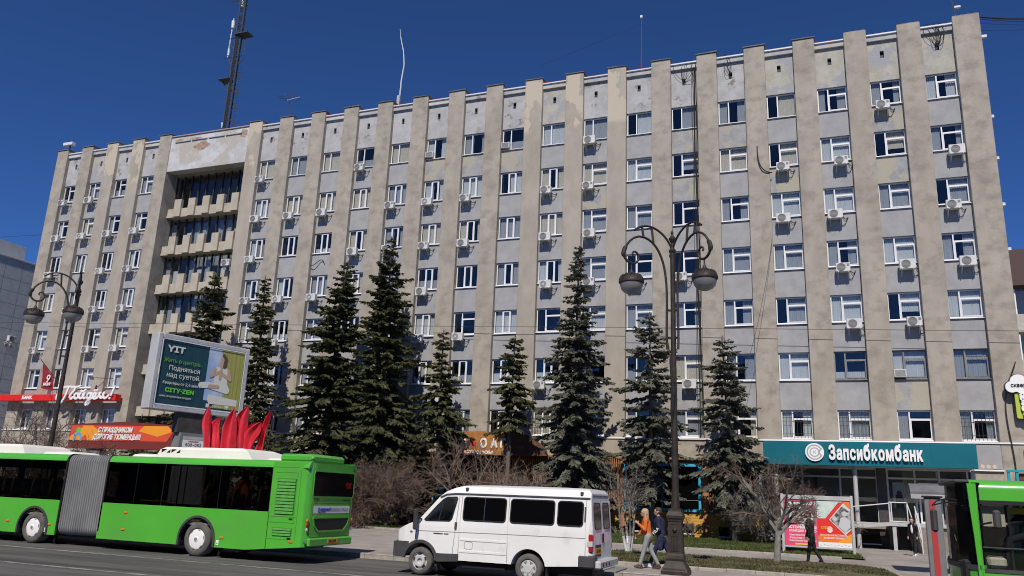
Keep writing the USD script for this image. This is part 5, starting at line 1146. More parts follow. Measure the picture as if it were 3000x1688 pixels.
for p in ((-9.60, 1.30, -9.66, .80), (-8.50, 1.98, -8.53, 1.3), (-8.53, 1.3, -8.60, .47), (-8.42, 2.0, -8.44, .44), (-7.14, 2.0, -7.13, .44), (-9.60, 1.075, -7.14, 1.105), (-7.14, 1.105, -5.16, 1.12), (-5.16, 2.0, -5.16, .72)):
    g = LineString([(p[0], p[1]), (p[2], p[3])]).buffer(.006, cap_style=2); gap.prism(shapely.segmentize(g, .08), -.004, -.001, fn=lambda v: on_side(v, 0))
obj('door_gap', gap, 'seam', van)
side('gutter', LineString([(-9.02, 1.93), (-8.86, 2.005), (-8.6, 2.03), (-8.2, 2.035), (-5.08, 2.045)]).buffer(.014), 'van_grey', -.03, .02)
side('fuel_flap', rrect(-8.27, .70, -8.05, .88, .04).difference(rrect(-8.262, .708, -8.058, .872, .036)), 'seam', -.004, -.001)
for a, b in ((.62, .66), (.90, .935)): side('body_ridge', sbox(-8.4, a, -7.16, b).buffer(.004), 'van_white', -.012, 0)
side('badge_strip', sbox(-9.14, 1.02, -8.88, 1.045).union(sbox(-8.85, 1.02, -8.72, 1.045)), 'van_grey', -.008, -.002)
side('emblem', rrect(-9.80, 1.02, -9.73, 1.065, .01), 'chrome', -.008, -.002)
side('door_handle', rrect(-8.56, 1.16, -8.50, 1.33, .015), 'van_grey', -.03, -.002); side('rear_vent', rrect(-5.20, 1.50, -5.165, 1.84, .01), 'van_grey', -.02, -.002)
for x in (-8.32, -5.29): obj('roof_lamp', MB().rbox(x - .035, x + .035, VY0 + .10, VY0 + .2, 2.10, 2.19, .02), 'van_grey', van)
fl = unary_union([Point(-9.49, .36).buffer(.50, 20).intersection(sbox(-11, .40, -8, 2)), Polygon([(-10.24, .42), (-10.24, .79), (-9.9, .77), (-9.9, .42)]), Polygon([(-9.1, .42), (-9.02, .56), (-8.42, .57), (-8.42, .40), (-9.0, .36)])]).difference(unary_union([Point(-9.49, .36).buffer(.425, 20), sbox(-9.915, 0, -9.065, .36)]))
obj('lower_cladding', MB().prism(fl, VY0 - .012, VY0 + .06), 'van_grey', van)
bm = ext([(-10.31, -.45), (-10.28, -.82), (-10.18, -.955), (-9.98, -1.025), (-9.82, -1.025), (-9.82, 1.025), (-9.98, 1.025), (-10.18, .955), (-10.28, .82), (-10.31, .45)], .36).translate((0, YC, .44)) - m3.Manifold.cylinder(3, .43, circular_segments=36).rotate((90, 0, 0)).translate((-9.49, YC + 1.5, .36))
obj('front_bumper', MB().mesh(bm), 'van_grey', van, smooth=30)
hl = ext([(-10.29, .84), (-10.24, 1.02), (-10.13, 1.10), (-10.09, 1.06), (-10.17, .86)], .34).rotate((90, 0, 0)).translate((0, VY0 + .42, 0)) ^ ext([(x - .008, y * 1.012) for x, y in pl], 3).translate((0, YC, 0))
obj('headlight', MB().mesh(hl), 'lamp_grey', van)
obj('wiper_cowl', MB().add([(-9.72, VY0 + .14, 1.275), (-9.42, VY0 + .07, 1.345), (-9.42, VY1 - .07, 1.345), (-9.72, VY1 - .14, 1.275), (-9.70, VY0 + .14, 1.30), (-9.45, VY0 + .07, 1.40), (-9.45, VY1 - .07, 1.40), (-9.70, VY1 - .14, 1.30)], [(0, 3, 2, 1), (4, 5, 6, 7), (0, 1, 5, 4), (1, 2, 6, 5), (2, 3, 7, 6), (3, 0, 4, 7)]), 'black', van)
ws = [(-9.52, 1.43), (-9.12, 1.88)]
obj('windscreen', MB().add([(-9.545, VY0 + .12, 1.42), (-9.545, VY1 - .12, 1.42), (-9.105, VY1 - .19, 1.90), (-9.105, VY0 + .19, 1.90)], [(0, 1, 2, 3)]), 'black_glass', van)
obj('mirror', MB().rbox(-9.62, -9.53, VY0 - .26, VY0 - .10, 1.10, 1.62, .035), 'van_grey', van); obj('mirror_arm', MB().tube([(-9.5, VY0 + .02, 1.36), (-9.58, VY0 - .15, 1.4)], .022), 'black', van)
obj('cab_seat', MB().rbox(-8.80, -8.60, VY0 + .25, VY0 + .75, 1.05, 1.75, .05).rbox(-8.8, -8.6, VY1 - .75, VY1 - .25, 1.05, 1.75, .05), 'black', van)
obj('steering_wheel', MB().tube([(-9.06 + .12 * math.cos(t), VY0 + .5 + .18 * math.sin(t), 1.40 + .13 * math.cos(t)) for t in np.linspace(0, 2 * PI, 17)], .018, 5, False), 'black', van); obj('dashboard', MB().rbox(-9.4, -9.1, VY0 + .18, VY1 - .18, 1.03, 1.36, .04), 'black', van)
# rear face (faces right)
def rface(name, poly, m, d=.012, parent=None): return obj(name, MB().prism(poly, 0, d, 'yz', fn=lambda v: np.column_stack([v[:, 0] + np.where(v[:, 2] > 1.6, -5.02 - .04 * (v[:, 2] - 1.6) / .56, -4.97 - .05 * np.clip((v[:, 2] - 1.0) / .6, 0, 1)), v[:, 1], v[:, 2]])), m, parent or van)
for a, b in ((VY0 + .28, VY0 + .88), (VY1 - .88, VY1 - .28)):
    w = rface('rear_window', rrect(a, 1.34, b, 1.93, .08), 'black_glass', .012); rface('window_seal', rrect(a - .02, 1.32, b + .02, 1.95, .1).difference(rrect(a, 1.34, b, 1.93, .08)), 'black', .018, w)
rface('door_gap', sbox(YC - .006, .66, YC + .006, 2.12), 'seam', .004); rface('roof_edge', sbox(VY0 + .25, 2.09, VY1 - .25, 2.12), 'seam', .01)
obj('number_plate', MB().box(-4.968, -4.955, VY0 + .25, VY0 + .74, .75, .90), 'plate_orange', van); obj('plate_frame', MB().box(-4.969, -4.96, VY0 + .23, VY0 + .76, .70, .97), 'van_grey', van)
obj('print', MB().prism(affinity.translate(text2d('АН 498', .075, bold=True), VY0 + .31, .79), -4.954, -4.951, 'yz'), 'ink', van)
for y in (VY0 + .01, VY1 - .16):
    m = MB().rbox(-5.10, -4.985, y, y + .15, .80, 1.22, .03); t = obj('tail_lamp', m, 'lamp_red', van); obj('lens', MB().rbox(-5.125, -4.98, y - .004, y + .1, .93, 1.06, .01), 'lamp_grey', t)
obj('rear_bumper', MB().rbox(-5.02, -4.80, VY0 + .08, VY1 - .08, .44, .62, .03), 'lamp_grey', van); obj('bumper_corner', MB().rbox(-5.34, -4.92, VY0 - .012, VY0 + .3, .44, .74, .04), 'van_grey', van)
obj('step', MB().rbox(-4.86, -4.52, VY0 + .5, VY1 - .3, .36, .40, .01), 'ac_dark', van)
for k in range(3): obj('bumper_light', MB().lathe([(0, .012), (.04, .01), (.045, 0)], (-4.80, VY0 + .35 + k * .3, .53), 10, 'x'), 'black', van)
obj('door_handle', MB().rbox(-4.975, -4.94, YC - .1, YC - .03, 1.0, 1.22, .01), 'black', van)
obj('underbody', MB().box(-10.0, -5.1, VY0 + .5, VY1 - .5, .24, .45), 'black', van); obj('side_step', MB().box(-8.35, -7.2, VY0 + .1, VY0 + .3, .26, .30), 'black', van)
wheel(van, -9.49, VY0 + .05, .34, .22, 'steel'); wheel(van, -6.58, VY0 + .06, .345, .24, 'cap'); wheel(van, -9.49, VY1 - .22, .34, .1, 'steel'); wheel(van, -6.58, VY1 - .25, .34, .1, 'steel')
obj('mud_flap', MB().box(-9.03, -9.02, VY0 + .05, VY0 + .28, .14, .42), 'rubber', van); obj('mud_flap', MB().box(-6.13, -6.12, VY0 + .05, VY0 + .28, .14, .42), 'rubber', van)

# ================================================================== street furniture
lamp_kinds = []
def street_lamp(loc, label):
    t = thing('street_lamp', label, 'street lamp', loc)
    def sq(z, w): return [(-w, -w, z), (w, -w, z), (w, w, z), (-w, w, z)]
    m = MB(); lv = [(0, .36), (.10, .36), (.14, .335), (.20, .31), (.30, .25), (.36, .225), (.42, .24), (.50, .225), (.56, .205), (1.38, .175), (1.40, .19), (1.44, .195), (1.48, .22), (1.55, .225), (1.60, .20), (1.66, .17), (1.70, .15), (1.74, .15)]
    V = []; F = []
    for z, w in lv: V += sq(z, w)
    n = len(lv)
    for i in range(n - 1):
        for j in range(4): F.append((i * 4 + j, i * 4 + (j + 1) % 4, i * 4 + 4 + (j + 1) % 4, i * 4 + 4 + j))
    F.append(((n - 1) * 4, (n - 1) * 4 + 1, (n - 1) * 4 + 2, (n - 1) * 4 + 3)); m.add(V, F)
    ped = obj('pedestal', m, 'iron', t)
    for sx, sy in ((0, -1), (1, 0), (-1, 0)):
        d = MB()
        def P(u, z, o):                                               # a point on one face of the tapered pedestal
            w = .205 - .03 * (z - .56) / .82 + o
            return (u, -w, z) if sy else (sx * w, u, z)
        for zz, u0, u1 in ((.62, -.12, .12), (1.0, -.105, .105), (1.33, -.105, .105)):
            d.strut(P(u0, zz, .004), P(u1, zz, .004), .014)
        for u in (-.12, .12): d.strut(P(u, .62, .004), P(u * .87, 1.33, .004), .014)
        for a in range(5):
            for b in range(12):
                c = P(-.08 + .04 * a, .66 + b * .028, .003); d.lathe([(0, .008), (.007, .004), (.009, -.004)], c, 5, 'z') if 0 else d.box(c[0] - .006, c[0] + .006, c[1] - .006, c[1] + .006, c[2] - .006, c[2] + .006)
        obj('relief', d, 'iron', ped); d = MB()
        c = P(0, 1.17, .0); d.lathe([(0, -.07), (.05, -.05), (.07, 0), (.05, .05), (0, .07)], c, 8)
        obj('boss', d, 'iron', ped); d = MB()
        for u in np.linspace(-.28, .28, 15):
            c = (u, -.337, .155) if sy else (sx * .337, u, .155); d.box(c[0] - .012, c[0] + .012, c[1] - .012, c[1] + .012, c[2] - .02, c[2] + .02)
        obj('studs', d, 'iron', ped); d = MB()
        for u in np.linspace(-.14, .14, 9):
            c = (u, -.172, 1.685) if sy else (sx * .172, u, 1.685); d.box(c[0] - .01, c[0] + .01, c[1] - .01, c[1] + .01, c[2] - .012, c[2] + .02)
        obj('studs', d, 'iron', ped)
    obj('shaft', MB().lathe([(.13, 1.74), (.125, 1.85), (.105, 1.95), (.095, 2.3), (.082, 5.5), (.085, 5.55), (.085, 5.65), (.075, 5.7), (.072, 9.02), (.10, 9.06), (.10, 9.12), (.075, 9.15), (.10, 9.2), (.11, 9.25), (.075, 9.3), (.05, 9.36)], (0, 0, 0), 14), 'iron', t, smooth=35)
    obj('finial', MB().lathe([(.05, 9.36), (.04, 9.48), (.10, 9.60), (.105, 9.64), (.06, 9.70), (.03, 9.76), (.045, 9.82), (.03, 9.86), (0, 9.90)], (0, 0, 0), 12), 'iron', t)
    for dx in (-1, 1):
        dr = np.array([dx * 1.05, -.94]) / 1.41
        def G(s, z): return np.array([dr[0] * s, dr[1] * s, z])
        def sp_(pts, n=28):
            p = np.array([G(*q) for q in pts]); L = np.r_[0, np.cumsum(np.linalg.norm(np.diff(p, axis=0), axis=1))]
            return make_interp_spline(L, p, k=3)(np.linspace(0, L[-1], n))
        arm = MB()
        arm.tube(sp_([(.21, 6.2), (.21, 7.6), (.235, 8.3), (.40, 9.0), (.70, 9.40), (1.10, 9.53), (1.44, 9.36), (1.63, 9.06)]), .036, 7)
        arm.tube(sp_([(1.63, 9.06), (1.68, 8.93), (1.62, 8.78), (1.46, 8.66), (1.28, 8.68), (1.17, 8.82), (1.22, 8.99), (1.33, 9.02), (1.38, 8.94), (1.34, 8.90)], 34), np.linspace(.045, .028, 34), 7)
        A_ = obj('arm', arm, 'iron', t, smooth=40)
        obj('collar', MB().tube(sp_([(1.60, 9.13), (1.66, 9.02), (1.68, 8.92), (1.66, 8.84)], 8), [.06, .07, .066, .066, .066, .07, .066, .06], 8), 'iron', A_)
        up = MB().tube(sp_([(.03, 9.32), (.18, 9.56), (.48, 9.80), (.88, 9.89), (1.2, 9.78), (1.32, 9.69)]), .034, 7)
        for a, b in (((.72, 9.86), (.66, 9.38)), ((1.05, 9.84), (1.0, 9.52))): up.strut(G(*a), G(*b), .07, .03)
        obj('upper_arc', up, 'iron', t, smooth=40)
        cl = MB()
        for z in (7.38, 6.55): cl.strut(G(.05, z), G(.23, z), .035, .06)
        obj('clamp', cl, 'iron', t)
        L = G(1.41, 0)
        hd = MB().lathe([(.022, 8.66), (.022, 8.48), (.05, 8.42), (.075, 8.36), (.15, 8.33), (.26, 8.27), (.33, 8.19), (.36, 8.12), (.37, 8.09), (.37, 8.05), (.345, 8.035), (.34, 8.05), (.33, 8.12)], L, 22)
        H_ = obj('lamp_head', hd, 'iron', t, smooth=35)
        rb = MB()
        for k in range(10):
            a0 = k * PI / 5
            q = [L + np.array([math.cos(a0 + w) * r, math.sin(a0 + w) * r, z]) for w, r, z in ((-.26, .365, 8.12), (-.22, .33, 8.22), (-.1, .27, 8.285), (0, .245, 8.30), (.1, .27, 8.285), (.22, .33, 8.22), (.26, .365, 8.12))]
            rb.tube(q, .011, 5)
        obj('rib', rb, 'iron', H_)
        obj('bowl', MB().lathe([(.33, 8.05), (.335, 7.98), (.30, 7.86), (.22, 7.77), (.11, 7.72), (0, 7.705)], L, 22), 'lamp_bowl', t, smooth=True)
    return t
lamp1 = street_lamp((-3.66, 23.0, .13), 'ornate brown double-arm street lamp on a tall pedestal beside the two walkers')
lamp2 = dup(lamp1, (-27.66, 23.0, .13), 0, 'ornate brown double-arm street lamp rising behind the articulated bus with a flag on it')
for lx, lab, za in ((-27.66, 'dark red pennant with a white nine and script word on the left street lamp', 5.55), ):
    fl = thing('lamp_flag', lab, 'flag')
    A = at(444, 1128, 22.95); T = at(119, 1053, 22.5); B0 = at(441, 1126, 22.95)
    A = at(0 + 385 / 2.23, 700 + 945 / 2.23, 22.9); T = at(268 / 2.23, 700 + 788 / 2.23, 22.6)
    obj('pole', MB().tube([A, T], .018, 6), 'wood_dark', fl); obj('tip', MB().lathe([(0, -.05), (.03, 0), (0, .09)], T, 8), 'rail_yellow', fl)
    c = [at(x / 2.23, 700 + y / 2.23, 22.66) for x, y in ((281, 815), (352, 905), (341, 995), (264, 975))]
    n = 12; V = []
    for i in range(n):
        for j in range(n):
            u, v = j / (n - 1), i / (n - 1); p = (c[0] * (1 - u) + c[1] * u) * (1 - v) + (c[3] * (1 - u) + c[2] * u) * v
            V.append(p + np.array([0, .03 * math.sin(u * 6 + v * 2), 0]))
    Fq = [(i * n + j, i * n + j + 1, (i + 1) * n + j + 1, (i + 1) * n + j) for i in range(n - 1) for j in range(n - 1)]
    cl_ = obj('cloth', (np.array(V), np.array(Fq)), 'flag_dark_red', fl, smooth=True)
    p = at(300 / 2.23, 700 + 935 / 2.23, 22.6)
    obj('print', MB().prism(affinity.translate(text2d('9', .27, bold=True, shear=.1), p[0], p[2]), 22.58, 22.585), 'print_white', cl_)
    obj('print', MB().prism(affinity.translate(text2d('мая', .15, bold=True, shear=.2), p[0] - .1, p[2] - .14), 22.58, 22.585), 'print_white', cl_)
fl = thing('lamp_flag', 'small furled dark flag tied to the shaft of the right street lamp', 'flag')
A = at(1957 + 8, 1128, 22.9); T = at(1957, 1005, 22.9)
obj('pole', MB().tube([at(1976, 1120, 22.88), T], .014, 5), 'wood_dark', fl); obj('tip', MB().lathe([(0, -.05), (.03, 0), (0, .09)], T, 8), 'rail_yellow', fl)
obj('cloth', MB().tube([at(1962, 1050, 22.88), at(1968, 1100, 22.86), at(1972, 1150, 22.86), at(1970, 1200, 22.87), at(1968, 1235, 22.88)], [.015, .045, .07, .06, .015], 8), 'cloth_black', fl)

# ================================================================== roof antennas
def T_(x, y, Y=54.0): return at(600 + x / 3.62, y / 3.62, Y)
tw = thing('lattice_mast', 'dark lattice radio mast with antennas and small platforms on the roof', 'mast')
base = T_(230, 1350); bx, by = base[0], 54.0
m = MB(); R = .33; H0, H1 = 30.62, 49.5
legs = [(bx + R * math.cos(a), by + R * math.sin(a)) for a in (PI / 2, PI / 2 + 2 * PI / 3, PI / 2 + 4 * PI / 3)]
for x, y in legs: m.tube([(x, y, H0), (x, y, H1)], .07, 6)
z = H0; k = 0
while z < H1 - .5:
    for i in range(3):
        a, b = legs[i], legs[(i + 1) % 3]
        if k % 2: a, b = b, a
        m.tube([(*a, z), (*b, z + .5)], .032, 4, False); m.tube([(*a, z), (*b, z)], .028, 4, False)
    z += .5; k += 1
obj('lattice', m, 'mast_steel', tw)
m = MB()
for dx in (-.12, -.05, .04, .11): m.tube([(bx + dx, by - .3, H0), (bx + dx, by - .3, 44)], .03, 5)
obj('feeder_cables', m, 'wire', tw)
def plat(a, b, c, nm='platform'):
    p, q, r = (T_(*s, Y) for s, Y in ((a, 54), (b, 54), (c, 53.4))); m = MB()
    w = .8; m.box(min(p[0], q[0]), max(p[0], q[0]), 53.5, 54.5, (p[2] + q[2]) / 2 - .04, (p[2] + q[2]) / 2 + .04); return obj(nm, m, 'mast_steel', tw)
plat((175, 835), (280, 880), (210, 820)); plat((350, 350), (480, 400), (400, 340))
m = MB()
for a, b in (((180, 840), (240, 970)), ((430, 395), (410, 590)), ((215, 620), (390, 590)), ((340, 700), (420, 605)), ((345, 240), (450, 320)), ((250, 420), (330, 395)), ((310, 275), (385, 330)), ((265, 475), (310, 520)), ((240, 610), (280, 700)), ((290, 15), (345, 5)), ((355, 30), (385, 70)), ((455, 40), (400, 45)), ((455, 40), (455, 62)), ((360, 30), (362, 55))):
    obj('brace', MB().tube([T_(*a), T_(*b)], .055, 5), 'mast_steel', tw)
obj('panel_antenna', MB().tube([T_(305, 225), T_(298, 300)], .16, 8), 'mast_white', tw); obj('panel_antenna', MB().tube([T_(258, 520), T_(248, 590)], .10, 8), 'mast_white', tw); obj('panel_antenna', MB().tube([T_(400, 0), T_(398, 75)], .13, 8), 'mast_white', tw)
obj('antenna_rod', MB().tube([T_(310, 195), T_(240, 610)], .05, 6), 'mast_white', tw); obj('base_drum', MB().tube([T_(192, 1362), T_(190, 1306)], .14, 8), 'mast_white', tw)
lad = thing('thin_mast', 'thin ladder-like lattice mast standing right of the big roof mast', 'mast')
m = MB(); p, q = T_(300, 1335), T_(380, 720)
for dx in (-.13, .13): m.tube([p + [dx, 0, 0], q + [dx, 0, 0]], .025, 5)
for t in np.linspace(0, 1, 22): c = p + (q - p) * t; m.tube([c - [.13, 0, 0], c + [.13, 0, 0]], .02, 4)
for t in (.3, .55, .92): c = p + (q - p) * t; m.tube([c - [.5, 0, -.1], c + [.3, 0, -.1]], .025, 4)
obj('lattice', m, 'mast_steel', lad)
wh = thing('whip_antenna', 'slightly bent thin white whip antenna on the roof left of the middle', 'antenna')
obj('rod', MB().tube([at(1171, 284, 52), at(1176, 235, 52), at(1184, 190, 52), at(1182, 150, 52), at(1175, 115, 52), at(1172, 85, 52)], [.06, .06, .05, .045, .035, .015], 6), 'mast_white', wh); obj('foot', MB().box(at(1168, 284, 52)[0] - .1, at(1168, 284, 52)[0] + .15, 51.9, 52.1, 30.6, at(1168, 284, 52)[2] + .1), 'zinc', wh)
ms = thing('pole_antenna', 'straight thin pole antenna with a small head and guy wires above the right half', 'antenna')
a, b = at(1879, 198, 52), at(1879, 50, 52)
obj('pole', MB().tube([[a[0], 52, 30.6], a, (a + b) / 2, b], [.06, .06, .045, .035], 6), 'mast_steel', ms); obj('head', MB().rbox(b[0] - .09, b[0] + .09, 51.92, 52.08, b[2] - .1, b[2] + .12, .02), 'mast_white', ms)
mm = at(1879, 70, 52); obj('guy_wire', MB().tube([mm, at(1580, 195, 49)], .008, 4).tube([mm, at(2050, 170, 49)], .008, 4), 'wire', ms)
yg = thing('yagi_antenna', 'small old television aerial above the second pilaster right of the balconies', 'antenna')
c = at(848, 300, 50); m = MB().tube([[c[0], 50, 30.6], c + [0, 0, 1.2]], .03, 5)
m.tube([c + [-1.1, 0, .55], c + [1.0, 0, .25]], .02, 4)
for t in np.linspace(-1, .9, 8): m.tube([c + [t, -.5, .4 - .14 * t], c + [t, .5, .4 - .14 * t]], .014, 4)
for t in (-.3, .3): m.tube([c + [t, 0, .4], c + [t - .5, .2, 1.0]], .014, 4)
obj('aerial', m, 'mast_steel', yg); obj('bar', MB().tube([c + [-.1, -.2, .12], c + [1.15, -.2, .22]], .03, 5), 'mast_white', yg)
fb = thing('roof_floodlight', 'pale box floodlight tilted on the left corner of the roof', 'light')
c = at(203, 424, 48.0); obj('housing', MB().rbox(c[0] - .55, c[0] + .55, 47.8, 48.2, c[2] - .14, c[2] + .16, .03), 'mast_white', fb); obj('stand', MB().box(c[0] + .1, c[0] + .2, 47.95, 48.05, 30.6, c[2] - .14), 'dark_metal', fb)
dq = thing('roof_dish', 'small white antenna bracket on the right corner of the roof', 'antenna')
c = at(2800, 22, 48.4); obj('bracket', MB().tube([[c[0], 48.4, 30.6], c + [-.15, 0, .35]], .03, 5).tube([c + [-.3, 0, .75], c + [0, 0, 0]], .02, 5), 'mast_steel', dq); obj('head', MB().rbox(c[0] - .1, c[0] + .25, 48.3, 48.5, c[2] - .08, c[2] + .06, .02), 'mast_white', dq)

# ================================================================== neighbouring buildings
nb = thing('left_building', 'grey tile-clad windowless building wall behind the left end of the office block', 'building')
obj('wall', MB().box(-100, -72.0, 40, 75, 0, 22.3), 'tile_wall', nb)
j = MB()
for z in np.arange(1.2, 22, 1.2): j.box(-72.0, -71.995, 46, 66, z, z + .014)
for y in np.arange(46, 66, 1.8): j.box(-72.0, -71.994, y, y + .014, 0, 22.3)
obj('tile_joint', j, 'shelter_grey', nb); obj('coping', MB().rbox(-100.1, -71.9, 39.9, 75.1, 22.3, 22.5, .03), 'zinc', nb)
obj('penthouse', MB().box(-90, -74.5, 44, 55.0, 22.5, 24.6), 'tile_wall', nb)
put_ac((-71.99, at(40, 950, 54)[1] - 1.2, 14.9), PI / 2, 'white air conditioner on the grey windowless wall at the left edge', 1)
rb = thing('right_building', 'house with brown eaves and glazed balcony behind the right end of the office block', 'building')
obj('wall', MB().box(12.6, 40, 57, 70, 0, 16.0), 'attic_beige', rb)
obj('roof', MB().prism(Polygon([(55.6, 16.1), (55.6, 16.35), (63, 20.5), (70.6, 16.35), (70.6, 16.1)]), 11.9, 41, 'yz'), 'brown_roof', rb)
obj('eaves', MB().rbox(11.9, 41, 55.5, 57, 15.95, 16.1, .02), 'brown_roof', rb)
for k in range(5):
    z = 1.6 + k * 2.9
    obj('balcony', MB().rbox(12.3, 20, 55.9, 57, z - .15, z + 1.0, .02), 'whitewash', rb); obj('glazing', MB().box(12.35, 20, 55.95, 56.0, z + 1.0, z + 2.6), 'window_glass', rb)
    for x in np.arange(12.35, 20, 1.3): obj('mullion', MB().box(x, x + .07, 55.9, 55.96, z + 1.0, z + 2.6), 'white_paint', rb)

# ================================================================== trees
def spruce(label, x, y, h, rad, bare, mat_, seed, lean=0.0, dens=1.0, power=.85, group=None, gaps=0.0):
    """A tapered trunk with drooping limbs in uneven whorls; every limb carries hanging needle sprays."""
    r = np.random.default_rng(seed); t = thing('spruce_tree', label, 'tree', (x, y, .18), 0, group)
    z = np.linspace(0, h, 9); tr = np.column_stack([lean * z / h, np.zeros(9), z]); rr = .035 + .013 * h * (1 - z / h) ** 1.1
    obj('trunk', MB().tube(tr, np.maximum(rr, .02), 8), 'bark', t, smooth=True)
    V, F, wood = [], [], MB(); n0 = 0
    zz = bare; P0, DIR, LEN, WID, NRM = [], [], [], [], []
    while zz < h - .12:
        f = (h - zz) / (h - bare); L0 = rad * f ** power * (1 - .25 * max(0, f - .8) / .2)
        nb_ = int(round(r.uniform(5.0, 8.0) * dens)) if f > .1 else 5
        a0 = r.uniform(0, 2 * PI); wf = r.uniform(.66, 1.22)
        for b in range(nb_):
            if r.random() < gaps: continue
            a = a0 + 2 * PI * b / nb_ + r.normal(0, .18); L = max(.22, L0 * wf * r.uniform(.5, 1.3)); s = np.linspace(0, 1, 7)
            up = .28 * (1 - f) + .02; droop = .34 * f + .12
            hz = L * (up * s - droop * s ** 1.5 + .22 * droop * np.maximum(0, s - .72) * 3 * s)
            dx = np.array([math.cos(a), math.sin(a), 0]); sd = np.array([-dx[1], dx[0], 0])
            c = np.array([lean * zz / h, 0, zz + r.normal(0, .07)]) + dx * (L * s)[:, None] + np.array([0, 0, 1.0]) * hz[:, None] + sd * (r.normal(0, .05) * L * s ** 2)[:, None]
            wood.tube(c, np.linspace(.016 + .011 * L, .006, 7), 4, False)
            m = max(5, int(L / .045 * dens)); u = np.sort(r.uniform(.12 if L > .8 else .02, 1.0, m)); ii = np.minimum((u * 6).astype(int), 5); w = u * 6 - ii
            pp = c[ii] * (1 - w[:, None]) + c[ii + 1] * w[:, None]; tt = c[ii + 1] - c[ii]; tt /= np.linalg.norm(tt, axis=1)[:, None]
            sg = np.where(np.arange(m) % 2, 1.0, -1.0); spread = r.uniform(.35, 1.15, m)
            d = tt * r.uniform(.55, 1.0, m)[:, None] + sd * (sg * spread)[:, None] + np.array([0, 0, 1.0]) * (r.uniform(-.55, .10, m) - .12 * f)[:, None]
            d /= np.linalg.norm(d, axis=1)[:, None]
            ln = (.20 + .44 * np.minimum(L, 2.2) / 2.2 * (1.05 - u)) * r.uniform(.55, 1.4, m)
            P0.append(pp); DIR.append(d); LEN.append(ln); WID.append(ln * r.uniform(.24, .36, m) + .025); NRM.append(np.tile(sd, (m, 1)))
            P0.append(c[-1:]); DIR.append(tt[-1:]); LEN.append(np.array([.2])); WID.append(np.array([.06])); NRM.append(sd[None])
        zz += r.uniform(.20, .46) * (1 + .2 * f) / dens ** .5
    P0, DIR, LEN, WID = np.vstack(P0), np.vstack(DIR), np.concatenate(LEN), np.concatenate(WID)
    tip = np.array([[lean, 0, h]]); P0 = np.vstack([P0, tip - [0, 0, .35], tip - [0, 0, .2]]); DIR = np.vstack([DIR, [[0, 0, 1.0], [.05, 0, 1.0]]]); LEN = np.r_[LEN, .5, .4]; WID = np.r_[WID, .10, .08]
    k = len(P0); side = np.cross(DIR, [0, 0, 1.0]); side /= np.linalg.norm(side, axis=1)[:, None] + 1e-6
    ex = np.cross(side, DIR)
    for rot in (r.uniform(-.6, .6, k), r.uniform(.9, 2.2, k)):           # two crossed ragged blades a spray
        s2 = side * np.cos(rot)[:, None] + ex * np.sin(rot)[:, None]; q = P0; d = DIR; l = LEN[:, None]; w = WID[:, None]
        sag = np.array([0, 0, -.10]) * l
        v = np.stack([q, q + d * l * .30 + s2 * w * .75, q + d * l * .42 + s2 * w * .30, q + d * l * .66 + s2 * w * .55 + sag * .5, q + d * l + sag, q + d * l * .60 - s2 * w * .6 + sag * .5, q + d * l * .40 - s2 * w * .28, q + d * l * .26 - s2 * w * .8], 1)
        V.append(v.reshape(-1, 3)); base = np.arange(k)[:, None, None] * 8 + n0
        F.append((base + np.array([[0, 1, 2], [0, 2, 6], [0, 6, 7], [2, 3, 4], [2, 4, 6], [6, 4, 5]])[None]).reshape(-1, 3)); n0 += k * 8
    obj('limbs', wood, 'bark', t)
    obj('crown', (np.vstack(V), np.vstack(F)), mat_, t)
    return t
SP = 'spruces along the front of the office block'
spruce('slim dark spruce rising just behind the billboard, its tip before the balconies', -39.75, 44, 16.5, 2.6, 2.2, 'spruce_green', 1, 0, .95, .5, SP, .04)
spruce('narrow dark spruce right of the billboard behind the red flags', -34.6, 44, 16.0, 1.9, 1.6, 'spruce_green', 2, -.8, 1.0, .55, SP, .04)
spruce('broad dark green spruce, left of the two tallest', -29.3, 43.6, 16.5, 3.7, .8, 'spruce_green', 3, .8, 1.2, .66, SP, .14)
spruce('tallest dark green spruce with a slender tip', -24.9, 43.8, 18.1, 3.25, .8, 'spruce_green', 4, -.55, 1.2, .66, SP, .16)
spruce('small spruce crown on a bare trunk right of the tallest spruce', -21.1, 44, 11.6, 1.75, 5.0, 'spruce_green', 5, -.2, 1.0, .62, SP, .06)
spruce('small spruce crown on a bare trunk before the cafe sign', -16.7, 44, 11.1, 1.8, 5.8, 'spruce_green', 6, .2, 1.0, .6, SP, .05)
spruce('tall grey-green spruce behind the white minibus', -12.7, 44, 16.5, 2.95, 1.2, 'spruce_blue', 7, .1, 1.05, .74, SP, .08)
spruce('open grey-green spruce just left of the right street lamp', -8.25, 44, 12.2, 2.6, 2.3, 'spruce_blue', 8, -.1, .85, .5, SP, .12)
spruce('grey-green spruce right of the street lamp beside the bank sign', -3.95, 44, 10.7, 2.2, 2.2, 'spruce_blue', 9, -.4, .92, .55, SP, .08)
spruce('short spruce under the left side of the billboard', -43.6, 43, 6.2, 2.2, .5, 'spruce_green', 10, 0, 1.0, .8, SP)
spruce('short spruce low behind the right end of the bus roof', -32.2, 42, 5.0, 2.0, .4, 'spruce_green', 12, 0, 1.0, .7, SP)

